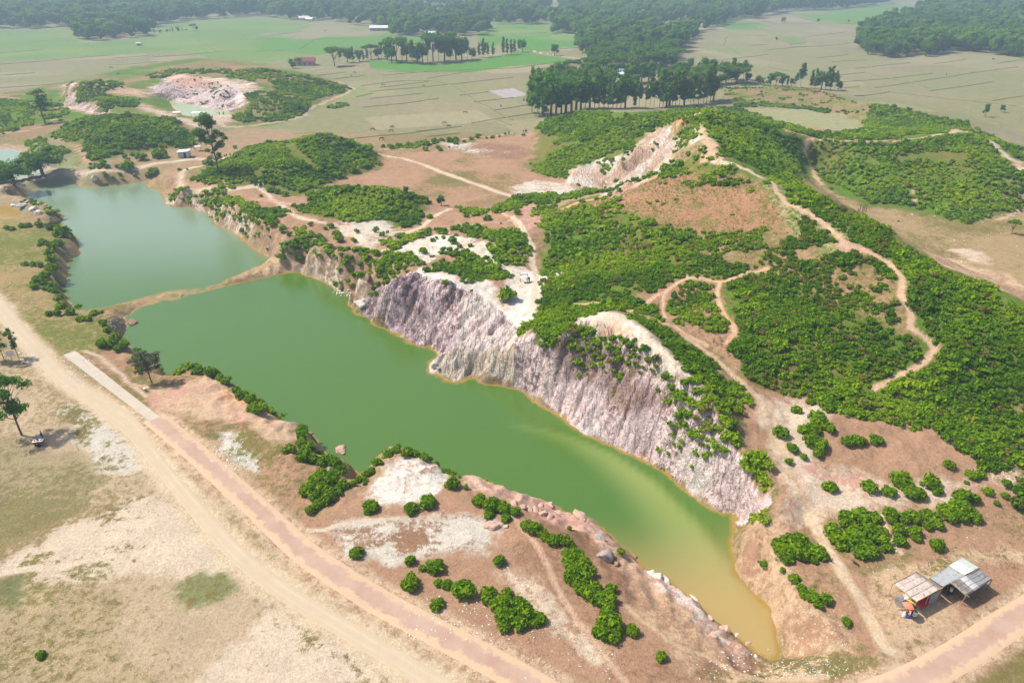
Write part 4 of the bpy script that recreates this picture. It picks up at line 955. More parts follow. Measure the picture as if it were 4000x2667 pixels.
veg([(1470,690),(1530,640),(1650,645),(1700,760),(1700,850),(1640,800),(1540,750)], .25, .1)
vt(2,1,[(1350,1110),(1450,1020),(1560,990),(1780,1000),(1800,1100),(1810,1220),(1850,1310),(1920,1400),(1800,1450),(1600,1420),(1420,1330),(1360,1230)], .68, .1)
vt(2,1,[(1130,1240),(1200,1190),(1290,1230),(1310,1340),(1200,1330)], .95); vt(2,1,[(1200,1050),(1300,990),(1370,1060),(1330,1110),(1220,1110)], .8)
vt(2,0,[(220,1115),(300,1065),(400,1025),(580,980),(700,975),(900,1035),(1100,1015),(1400,955),(1640,935),(1620,1000),(1450,1010),(1430,1100),(1300,1130),(1150,1180),(1050,1250),(950,1320),(850,1370),(700,1400),(600,1440),(480,1490),(480,1560),(300,1560),(170,1500),(200,1440),(300,1430),(290,1370),(330,1330),(480,1290),(620,1215),(540,1245),(350,1290),(400,1200),(290,1190),(270,1130)], .96)
vt(2,0,[(730,1420),(870,1390),(870,1500),(780,1540)], .8); vt(2,0,[(960,1290),(1060,1250),(1080,1330),(980,1400)], .8); vt(2,0,[(1420,1110),(1560,1060),(1660,1080),(1680,1150),(1500,1190)], .9); vt(2,0,[(1290,1480),(1400,1420),(1540,1470),(1500,1540),(1330,1568)], .9)
vt(2,0,[(1390,1350),(1500,1270),(1640,1300),(1730,1340),(1680,1400),(1450,1400)], .5, .3); vt(2,0,[(1160,1280),(1260,1250),(1260,1350),(1170,1360)], .6, .2)
veg([(1600,265),(1640,258),(1700,268),(1764,290),(1800,312),(1850,322),(1848,350),(1845,375),(1830,398),(1850,430),(1930,480),(1860,462),(1800,428),(1730,385),(1670,345),(1630,320)], .94)
veg([(1858,318),(1960,328),(2050,333),(2150,315),(2230,310),(2290,350),(2352,395),(2500,470),(2500,500),(2352,488),(2290,490),(2240,510),(2180,505),(2130,480),(2080,478),(2000,470),(1950,440),(1890,410),(1865,380),(1850,350)], .82, .08)
veg([(1960,350),(2080,345),(2200,350),(2250,380),(2200,420),(2080,400),(1980,390)], .62, .2)
veg([(1985,300),(1990,260),(2000,243),(2060,248),(2150,270),(2220,284),(2230,300),(2150,308),(2050,325),(1965,320),(1900,308)], .92); veg([(2240,290),(2352,345),(2352,385),(2290,337),(2240,305)], .75)
veg([(1660,205),(1700,195),(1860,205),(1930,225),(1990,250),(1985,285),(1930,262),(1850,245),(1720,238),(1660,235)], .28, .1); veg([(1680,238),(1764,236),(1850,243),(1900,252),(1900,262),(1850,252),(1764,246),(1690,247)], .9)
veg([(1640,245),(1700,250),(1780,278),(1850,300),(1960,318),(1960,328),(1850,312),(1760,290),(1690,266)], .85)
veg([(445,415),(470,390),(510,370),(560,345),(620,328),(665,325),(700,315),(760,308),(800,325),(850,345),(868,360),(872,378),(840,390),(790,388),(782,410),(730,430),(690,443),(620,430),(560,425),(500,430)], .97)
clear([(652,332),(672,345),(690,362),(718,378)], 5); clear([(590,400),(600,385)], 3)
vt(1,1,[(360,380),(420,320),(520,300),(480,230),(640,170),(800,190),(900,200),(1150,190),(1300,270),(1450,290),(1540,330),(1420,350),(1440,420),(1470,480),(1400,500),(1290,560),(1200,500),(1120,470),(900,490),(780,490),(600,440),(450,420)], .98)
vt(0,0,[(450,1180),(600,1100),(750,1030),(1150,1005),(1300,1030),(1500,1090),(1650,1140),(1700,1250),(1650,1310),(1480,1280),(1200,1290),(1080,1320),(950,1390),(800,1410),(750,1300),(740,1230),(600,1260),(480,1210)], .97)
vt(1,1,[(1060,690),(1120,630),(1230,650),(1300,590),(1500,560),(1650,560),(1640,585),(1500,590),(1430,630),(1330,690),(1180,740)], .93)
vt(1,1,[(1650,545),(1800,530),(1950,550),(2100,600),(2240,560),(2400,600),(2400,860),(2240,880),(2100,860),(2070,800),(2100,720),(2110,690),(1950,650),(1830,605)], .93)
vt(1,1,[(1490,870),(1560,820),(1700,820),(1800,800),(1650,770),(1540,780),(1620,730),(1850,740),(2000,830),(2150,890),(2230,950),(2230,1020),(2050,1000),(1900,1000),(1800,1010),(1750,930),(1640,910),(1520,910)], .93)
vt(1,1,[(410,850),(480,780),(600,760),(700,690),(800,780),(870,720),(960,740),(1040,740),(1200,740),(1400,750),(1480,830),(1400,890),(1300,930),(1200,990),(1110,1030),(1060,1090),(960,1090),(900,1060),(820,1060),(820,920),(730,1000),(680,950),(600,870),(560,920),(440,910)], .97)
vt(1,1,[(760,840),(830,850),(820,930),(760,940)], .0); vt(1,1,[(940,930),(1020,920),(1050,1000),(980,1060),(940,1010)], .0)
vt(1,1,[(0,330),(50,370),(260,390),(250,440),(160,480),(150,560),(60,660),(0,660)], .95); vt(1,1,[(380,540),(440,520),(500,600),(650,650),(640,730),(480,760),(420,810),(280,790),(300,650),(370,640)], .85)
vt(0,1,[(1490,230),(1580,210),(1600,280),(1590,330),(1450,330)], .75); vt(0,1,[(1780,210),(1930,180),(2000,300),(2240,320),(2240,560),(2000,520),(1920,500),(1950,400),(1800,380),(1700,330),(1650,310),(1690,230)], .85)
vt(0,1,[(790,60),(830,10),(1000,60),(1020,150),(900,160),(850,100)], .85); vt(0,1,[(1020,110),(1220,70),(1250,120),(1030,150)], .6, .2)
veg([(1176,452),(1230,447),(1290,452),(1350,440),(1420,428),(1490,405),(1520,398),(1500,408),(1420,434),(1340,452),(1290,466),(1240,495),(1215,508),(1225,490),(1245,470),(1200,468),(1176,480)], .93)
veg([(1130,480),(1160,462),(1190,455),(1215,460),(1195,480),(1150,492)], .9); veg([(1035,475),(1120,480),(1140,492),(1080,497)], .7)
vt(2,1,[(250,1170),(380,1110),(550,1190),(600,1230),(900,1220),(1000,1270),(800,1260),(700,1300),(560,1350),(550,1500),(420,1568),(250,1540),(0,1500),(150,1390),(260,1260)], .96); vt(2,2,[(0,0),(550,0),(650,80),(560,120),(480,100),(320,110),(150,70),(50,110),(0,100)], .9)
vt(2,1,[(210,1200),(250,1080),(300,1090),(270,1210)], .95)
vt(2,2,[(1220,0),(1420,60),(1620,100),(1750,230),(1760,330),(2000,420),(2050,520),(2000,630),(1850,600),(1700,440),(1550,320),(1400,190),(1300,90)], .95); vt(2,1,[(1030,1290),(1130,1290),(1300,1370),(1400,1420),(1550,1568),(1330,1568),(1150,1420)], .93)
vt(2,2,[(1500,420),(1600,400),(1800,620),(2000,640),(2040,700),(2000,850),(1920,950),(1850,1060),(1720,1110),(1650,1000),(1600,900),(1450,920),(1300,870),(1400,780),(1350,600),(1200,570),(1300,480)], .95, .18); vt(2,2,[(1930,1130),(2060,1060),(2240,1060),(2290,1300),(2240,1400),(2100,1380),(1990,1300),(1950,1200)], .95)
vt(2,2,[(1540,700),(1680,720),(1650,800),(1560,780)], 0); vt(2,2,[(1900,880),(2010,900),(2000,1100),(1900,1180),(1850,1100)], .12)
vt(2,2,[(760,320),(950,300),(960,460),(900,560),(840,420)], .95, .15); vt(2,2,[(880,90),(1040,90),(1000,250),(900,250)], .85); vt(2,2,[(1130,250),(1250,300),(1350,400),(1200,500),(1050,480)], .9, .15); vt(2,2,[(650,60),(850,60),(860,200),(690,200)], .8, .25); vt(2,2,[(830,540),(900,520),(890,620),(830,600)], .7)
vt(2,2,[(1090,770),(1200,740),(1210,840),(1110,850)], .95); vt(2,2,[(260,230),(400,230),(380,320),(270,330)], .35); vt(2,3,[(2060,180),(2160,80),(2240,100),(2240,200),(2100,240)], .7, .1); vt(3,3,[(0,50),(120,30),(100,100),(0,200),(-20,200)], .6, .1); vt(2,3,[(2000,300),(2180,300),(2240,400),(2240,600),(2150,500),(2050,400)], .5, .3); vt(3,3,[(0,440),(60,420),(140,560),(120,680),(0,600)], .5, .2)
vt(1,2,[(1030,1060),(1150,970),(1230,970),(1300,990),(1400,1010),(1440,1060),(1300,1020),(1200,1060),(1100,1080),(1060,1130),(1010,1160)], .8, .1)
vt(0,0,[(1220,600),(1400,540),(1550,510),(1900,510),(2100,550),(2240,570),(2240,720),(2010,690),(1900,640),(1500,660),(1420,700),(1300,680)], .55); vt(1,0,[(0,580),(300,620),(450,670),(700,700),(830,790),(700,820),(560,860),(480,880),(510,920),(470,960),(430,1000),(320,1050),(0,1070),(0,800),(200,820),(100,700),(0,690)], .62, .1)
vt(0,0,[(680,780),(900,720),(1080,740),(1100,770),(900,790),(1000,850),(1230,870),(1200,930),(1000,960),(900,1000),(880,900),(760,900),(690,900)], .75); vt(0,0,[(1350,1040),(1500,1030),(1600,1090),(1450,1080)], .7); vt(0,0,[(2040,1010),(2200,960),(2240,1070),(2080,1060)], .9); vt(0,0,[(2150,830),(2240,820),(2240,960),(2160,950)], .9)
vt(0,0,[(0,870),(250,880),(280,1000),(280,1120),(30,1180),(-200,1170),(-200,870)], .55); vt(0,0,[(250,900),(560,850),(640,960),(580,1040),(350,1120),(320,1060)], .3); vt(0,0,[(200,1250),(380,1200),(460,1290),(660,1300),(640,1360),(480,1360),(280,1330)], .6); vt(0,0,[(780,1440),(900,1440),(1000,1540),(1000,1568),(800,1568)], .7)
vt(0,0,[(1500,700),(1900,690),(2040,800),(2050,930),(1800,930),(1500,830),(1360,800)], .2)
vt(1,0,[(1120,1290),(1300,1270),(1560,1220),(1640,1220),(1640,1240),(1500,1280),(1200,1310)], .6); vt(1,0,[(600,950),(740,900),(810,930),(700,950)], .8)
vt(0,1,[(850,1360),(880,1350),(1000,1460),(960,1490)], .6)
vt(3,2,[(1700,1050),(1850,980),(2000,1040),(2240,1200),(2240,1568),(2160,1480),(2050,1330),(1900,1200)], .55, .05)
veg([(1290,775),(1340,748),(1400,772),(1450,792),(1500,842),(1560,902),(1600,965),(1560,985),(1480,905),(1400,868),(1320,825)], .8, .3)
veg([(1535,268),(1560,256),(1612,256),(1622,300),(1612,322),(1590,325),(1555,300)], .85, .1); veg([(1620,310),(1660,330),(1690,365),(1640,368)], .8, .1); veg([(1640,382),(1700,395),(1750,412),(1720,430),(1640,400)], .6, .1)
for ln_, w_l in ((upper_left, 3.2), (lower_near[34:] , 2.0), (lower_near[8:32], 3.0), ([(276,780),(262,755),(244,738),(262,724),(236,722),(200,725),(160,722)], 3.0), ([(866,1078),(893,1040),(911,1020),(966,1040),(1000,1062),(1020,1080),(1087,1086),(1105,1092)], 2.2)):
    a_ = np.array([(p[0], p[1]) for p in ln_], float); L_w = at(a_[:, 0], a_[:, 1], -0.8); d_ = line_dist(GXX, GYY, L_w, 5.0)
    VD[d_ < w_l] = .34
veg([(385,440),(460,450),(520,470),(600,520),(650,556),(690,572),(760,600),(840,636),(815,668),(760,640),(700,610),(640,588),(580,556),(500,496),(440,468),(390,464)], .62, .1)
VD *= np.where(inside_grid(GXX, GYY), 1, 0)
VD[ZG < (WL + .25) * S] = 0
for pts_, wd in (([(1764,412),(1785,440),(1800,460),(1835,482),(1860,492),(1900,520),(1925,545),(1945,570),(1990,577),(2040,600),(2072,640),(2070,680),(2090,710),(2090,745),(2140,785),(2150,800),(2130,825),(2080,855),(2010,890)], 2.6), ([(1905,575),(1990,575)], 4),
    ([(1764,283),(1805,300),(1850,312),(1920,322),(1980,325),(2050,325),(2110,318),(2160,308)], 2.6), ([(2160,308),(2195,302),(2230,306),(2290,342),(2352,387)], 6), ([(1864,320),(1850,350),(1866,382),(1890,425)], 3), ([(1635,372),(1700,384),(1740,400),(1764,412)], 4.6), ([(1610,300),(1622,318),(1640,330),(1640,350)], 4), ([(2095,440),(2103,475)], 2)): clear(pts_, wd)
for c_, r_, pts_, wd in ((2,1,[(340,430),(450,375),(600,310),(700,290),(800,260),(950,210),(1150,150),(1300,75)],4),(2,1,[(560,1190),(800,1190),(1020,1260),(1120,1310),(1300,1370),(1420,1400),(1530,1470),(1700,1568)],3.2),(2,2,[(1500,20),(1700,160),(1850,290),(2030,440),(2130,540),(2240,640)],3.2),
    (2,1,[(1020,1260),(1150,1220),(1250,1130),(1330,1110),(1390,1060),(1450,1010),(1540,970),(1700,980),(1830,1000),(1980,970),(2040,930),(2240,900)],2.4),(2,1,[(1820,1000),(1800,1080),(1820,1200),(1870,1290),(1930,1370),(1950,1450),(1880,1540)],2.6),(2,1,[(1330,1110),(1320,1250),(1350,1370)],2),
    (3,2,[(-60,560),(0,700),(60,880),(150,1050),(200,1200),(260,1380),(330,1568)],6),(3,3,[(330,0),(400,170),(550,440)],4),(1,1,[(550,490),(750,520),(950,570),(1150,575),(1300,575),(1430,540),(1560,440),(1700,370)],3),(2,1,[(0,450),(60,490),(110,560),(150,640),(185,720),(170,850),(200,900),(230,1000)],3.4),(2,1,[(1380,0),(1390,10)],1),
    (0,0,[(2100,1370),(1960,1380),(1700,1390),(1450,1420),(1200,1470),(900,1500),(600,1510),(300,1568)],5),(1,0,[(700,710),(800,745),(855,780),(800,820),(640,880),(520,930),(460,970),(430,1010),(300,1050)],3),(2,2,[(1490,50),(1560,120)],1)): clear(T(c_, r_, pts_), wd)

def scatter(name, zone, spacing, rmin, rmax, protos, mat, label=None, seed=1, hs=1.0, hook=None):
    R = np.random.default_rng(seed)
    xs_ = np.arange(zone[0], zone[1], spacing); ys_ = np.arange(zone[2], zone[3], spacing)
    X, Y = np.meshgrid(xs_, ys_, indexing='ij')
    X = X + R.uniform(-.5, .5, X.shape) * spacing; Y = Y + R.uniform(-.5, .5, Y.shape) * spacing
    X, Y = X.ravel(), Y.ravel()
    d = bil(VD, X, Y); dr = bil(DR, X, Y)
    cl = fbm(X, Y, 4.5, 3, 41)
    k = (d > .02) & (R.random(len(X)) * .35 + np.clip((cl - .5) * 2.2 + .5, 0, 1) * .65 < d)
    if hook is not None: k &= hook(X, Y)
    X, Y, dr, d = X[k], Y[k], dr[k], d[k]
    n = len(X)
    Z = height(X, Y)
    big = fbm(X, Y, 9, 2, 43)
    sz = rmin + (rmax - rmin) * np.clip(R.random(n) ** 1.5 * .7 + (big - .35), 0, 1)
    sz *= np.where(d < .3, .75, 1) * np.where((R.random(n) < .05) & (d > .5), 1.6, 1)
    rot = R.random(n) * 6.283; hz_ = hs * R.uniform(.75, 1.3, n)
    hue = np.clip((fbm(X, Y, 14, 3, 44) - .5) * 1.9 + R.normal(0, .12, n), -.4, .5)
    dryv = np.clip((R.random(n) < dr * .8) * R.uniform(.3, .9, n), 0, 1)
    pi = R.integers(0, len(protos), n)
    cos, qs, ts, ds = [], [], [], []
    base_i = 0
    for pk, (pc, pq, pt) in enumerate(protos):
        s = np.where(pi == pk)[0]
        if not len(s): continue
        c_, s_ = np.cos(rot[s])[:, None], np.sin(rot[s])[:, None]
        px_, py_, pz_ = pc[:, 0][None], pc[:, 1][None], pc[:, 2][None]
        A = np.stack([(px_ * c_ - py_ * s_) * sz[s][:, None] + X[s][:, None], (px_ * s_ + py_ * c_) * sz[s][:, None] + Y[s][:, None],
                      pz_ * (sz[s] * hz_[s])[:, None] + (Z[s] - .08)[:, None]], -1).astype(np.float32)
        cos.append(A.reshape(-1, 3))
        q = pq[None] + (np.arange(len(s)) * len(pc))[:, None, None] + base_i
        qs.append(q.reshape(-1, 4).astype(np.int32)); base_i += len(s) * len(pc)
        ts.append((pt[None] + hue[s][:, None]).ravel()); ds.append(np.repeat(dryv[s], len(pc)))
    me = raw_mesh(name, np.vstack(cos), np.vstack(qs)); fattr(me, 'tint', np.concatenate(ts)); fattr(me, 'dry', np.concatenate(ds))
    ob = link(name, me, mat); tag(ob, kind='stuff')
    print(name, n, 'plants', len(me.polygons), 'faces')
    return ob
R0 = np.random.default_rng(5)
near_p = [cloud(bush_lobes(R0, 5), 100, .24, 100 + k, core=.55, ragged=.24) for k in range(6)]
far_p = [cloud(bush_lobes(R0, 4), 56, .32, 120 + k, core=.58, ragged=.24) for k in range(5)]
far_line = 150
scatter('shrub_cover', (-80, 130, 40, far_line), .86, .55, 1.3, near_p, SHRUB, seed=11, hs=.8)
scatter('distant_shrub_cover', (-300, 300, far_line, 480), 1.4, .8, 1.6, far_p, SHRUB, seed=12, hs=.8)
# thin dry grass and twigs on the bare upper slope and the cliff ledges
tuft = []
for k in range(4):
    R1 = np.random.default_rng(300 + k); n = 16
    a_ = R1.random(n) * 6.283; ln = R1.uniform(.35, .8, n); wd = .035; rr = R1.random(n) * .25
    bx = np.cos(a_) * rr; by = np.sin(a_) * rr; tx = bx + np.cos(a_) * ln * .5; ty = by + np.sin(a_) * ln * .5
    nx_, ny_ = -np.sin(a_) * wd, np.cos(a_) * wd
    co = np.stack([np.stack([bx - nx_, by - ny_, 0 * a_], -1), np.stack([bx + nx_, by + ny_, 0 * a_], -1), np.stack([tx + nx_ * .3, ty + ny_ * .3, ln * .8], -1), np.stack([tx - nx_ * .3, ty - ny_ * .3, ln * .8], -1)], 1).reshape(-1, 3)
    tuft.append((co, np.arange(n * 4).reshape(-1, 4), np.full(n * 4, .5)))
_VD = VD.copy(); VD = np.where((DR > .05) & (_VD > 0), .75, 0) ; _DR = DR.copy(); DR = np.where(DR > .05, 1.0, 0)
scatter('dry_grass', (-60, 130, 40, 230), .9, .45, .95, tuft, SHRUB, seed=14)
VD = np.zeros((NX, NY)); DR = np.zeros((NX, NY))
for pp_, dn_ in ((left_low, .34), ([(345,985),(430,1085),(530,1205),(640,1300),(760,1375),(940,1470),(1200,1600),(1100,1640),(860,1475),(720,1395),(540,1265),(370,1075)], .5), ([(700,1190),(860,1110),(1100,1090),(1400,1270),(1600,1400),(1700,1500),(1300,1600),(1000,1500),(760,1290)], .30), ([(1780,910),(2100,960),(2352,1180),(2352,1380),(2050,1500),(1850,1400),(1800,1200)], .30), ([(170,770),(400,850),(600,950),(700,1100),(600,1110),(340,950)], .35), ([(0,520),(130,640),(270,780),(80,780),(0,690)], .3)):
    VD[in_poly(GXX + jx_, GYY + jy_, castp(pp_))] = dn_
VD *= FLAT * np.clip((fbm(GXX, GYY, 9, 4, 90) - .42) * 4, 0, 1); DR[:] = .8
scatter('grass_tufts', (-110, 110, 32, 170), .62, .14, .34, tuft, SHRUB, seed=15)
VD, DR = _VD, _DR
st_p = []
for k in range(4):
    R1 = np.random.default_rng(400 + k); c_, q_ = cube_sphere(np.zeros(3), .5, 1); c_ = c_ * R1.uniform(.6, 1.2, (len(c_), 1)) * np.array([1, .8, .6]); st_p.append((c_, q_, np.full(len(c_), R1.random())))
VD = np.where(RK > .6, .25, 0) + np.where((LBW > .3) & (ZG > (WL - .1) * S), .22, 0)
for pp_, dn_ in (([(990,860),(1060,795),(1180,760),(1180,880)], .4), ([(700,1190),(860,1110),(1100,1090),(1400,1270),(1600,1400),(1700,1500),(1300,1600),(1000,1500),(760,1290)], .2), ([(1700,930),(1800,910),(1900,1180),(1850,1400),(1800,1530),(1700,1500),(1690,1230),(1790,1180)], .25), ([(345,985),(430,1085),(530,1205),(640,1300),(760,1375),(940,1470),(1200,1600),(1100,1640),(860,1475),(720,1395),(540,1265),(370,1075)], .3)):
    m_ = in_poly(GXX, GYY, castp(pp_)); VD[m_] = np.maximum(VD[m_], dn_)
VD *= (ZG > (WL - .1) * S); DR = np.zeros((NX, NY))
sm = NT('loose_stone'); sm.color(sm.mix(sm.attr('tint', 'Fac'), (.28,.21,.17), (.62,.54,.46)))
scatter('loose_stones', (-80, 75, 34, 160), .8, .12, .5, st_p, sm.m, seed=16, hs=.8)
VD, DR = _VD, _DR
# ------------------------------------------------------------------ things
ORD = ['first','second','third','fourth','fifth','sixth','seventh','eighth','ninth','tenth','eleventh','twelfth','thirteenth','fourteenth','fifteenth','sixteenth','seventeenth','eighteenth','nineteenth','twentieth']
TENS = ['','','twenty','thirty','forty','fifty','sixty','seventy','eighty','ninety']
def ordw(n):
    if n == 100: return 'hundredth'
    if n > 100: return 'one hundred and ' + ordw(n - 100)
    if n <= 20: return ORD[n - 1]
    t, u = divmod(n, 10)
    if u == 0: return {2:'twentieth',3:'thirtieth',4:'fortieth',5:'fiftieth',6:'sixtieth',7:'seventieth',8:'eightieth',9:'ninetieth'}[t]
    return TENS[t] + '-' + ORD[u - 1]
def G0(px, py):
    """ground point under a survey point, on the full relief"""
    p = castp([(px, py)])[0]; p[2] = float(height(p[:1], p[1:2])[0]); return p
def Tp(c, r, x_, y_): return T(c, r, [(x_, y_)])[0]
def empty(name, loc, rz=0.0, **kw):
    o = bpy.data.objects.new(name, None); COL.objects.link(o); o.location = loc; o.rotation_euler = (0, 0, rz)
    o.empty_display_size = .3; tag(o, **kw); return o
def copy_tree(src, loc, rz=0.0, sc=(1, 1, 1)):
    r = src.copy(); COL.objects.link(r); r.location = loc; r.rotation_euler = (0, 0, rz); r.scale = sc
    def rec(a_, b_):
        for ch in a_.children:
            c = ch.copy(); COL.objects.link(c); c.parent = b_; c.matrix_parent_inverse = ch.matrix_parent_inverse.copy(); rec(ch, c)
    rec(src, r); return r
class MB:
    def __init__(s): s.v = []; s.f = []
    def add(s, vs_, fs): b = len(s.v); s.v += [tuple(map(float, p)) for p in vs_]; s.f += [tuple(b + i for i in f) for f in fs]; return s
    def box(s, c, d, rz=0.0):
        co = []
        for dz in (-.5, .5):
            for dx, dy in ((-.5, -.5), (.5, -.5), (.5, .5), (-.5, .5)):
                X, Y = dx * d[0], dy * d[1]
                co.append((c[0] + X * math.cos(rz) - Y * math.sin(rz), c[1] + X * math.sin(rz) + Y * math.cos(rz), c[2] + dz * d[2]))
        return s.add(co, [(3,2,1,0),(4,5,6,7),(0,1,5,4),(1,2,6,5),(2,3,7,6),(3,0,4,7)])
    def tube(s, pts, rad, n=6, cap=True):
        pts = [Vector(p) for p in pts]; rad = [rad] * len(pts) if isinstance(rad, (int, float)) else rad
        ring = []
        for i, p in enumerate(pts):
            d = (pts[min(i + 1, len(pts) - 1)] - pts[max(i - 1, 0)]).normalized()
            a_ = d.orthogonal().normalized() if i == 0 else (pa - d * pa.dot(d)).normalized(); pa = a_
            b_ = d.cross(a_)
            ring.append([p + (a_ * math.cos(6.28318 * k / n) + b_ * math.sin(6.28318 * k / n)) * rad[i] for k in range(n)])
        vs_ = [q for r_ in ring for q in r_]; fs = []
        for i in range(len(pts) - 1):
            for k in range(n): fs.append((i * n + k, i * n + (k + 1) % n, (i + 1) * n + (k + 1) % n, (i + 1) * n + k))
        if cap: fs += [tuple(range(n))[::-1], tuple((len(pts) - 1) * n + k for k in range(n))]
        return s.add(vs_, fs)
    def build(s, name, mat, parent=None, sm=False):
        me = bpy.data.meshes.new(name); me.from_pydata(s.v, [], s.f); me.update()
        if sm: smooth(me)
        return link(name, me, mat, parent)
M = dict(bamboo=plain('bamboo', (.50,.34,.19), .7, .25, 6), wood=plain('old_wood', (.20,.14,.10), .85, .3, 6), dark=plain('dark_stuff', (.03,.03,.035), .7, .3), white=plain('white_cloth', (.80,.80,.78), .8, .06),
  tin=plain('grey_tin', (.42,.45,.47), .45, .25, 2, .3, .5), tinw=plain('bright_tin', (.78,.80,.80), .5, .12, 2), red=plain('red_cloth', (.52,.035,.05), .8, .15), rust=plain('rust_roof', (.22,.075,.075), .8, .25, 1),
  wall=plain('mud_wall', (.42,.36,.30), .9, .2), wallw=plain('pale_wall', (.62,.60,.56), .9, .15), blue=plain('blue_plastic', (.02,.09,.55), .4, .1), skin=plain('skin', (.22,.12,.075), .6, .08), hair=plain('black_hair', (.012,.011,.011), .6, .1),
  yellow=plain('yellow_cloth', (.80,.55,.04), .7, .08), coral=plain('coral_cloth', (.80,.22,.14), .7, .08), black=plain('black_cloth', (.035,.04,.05), .7, .1), bluer=plain('blue_tin', (.20,.36,.46), .5, .2, 1.5), concrete=plain('concrete_post', (.42,.42,.40), .9, .2),
  sack=plain('sack_cloth', (.72,.70,.64), .9, .12), cow=plain('brown_hide', (.20,.11,.06), .8, .2), cowd=plain('dark_hide', (.04,.032,.03), .8, .2), cloth_g=plain('faded_green_cloth', (.14,.25,.20), .8, .15), cloth_m=plain('maroon_cloth', (.28,.05,.07), .8, .15), rock=None)

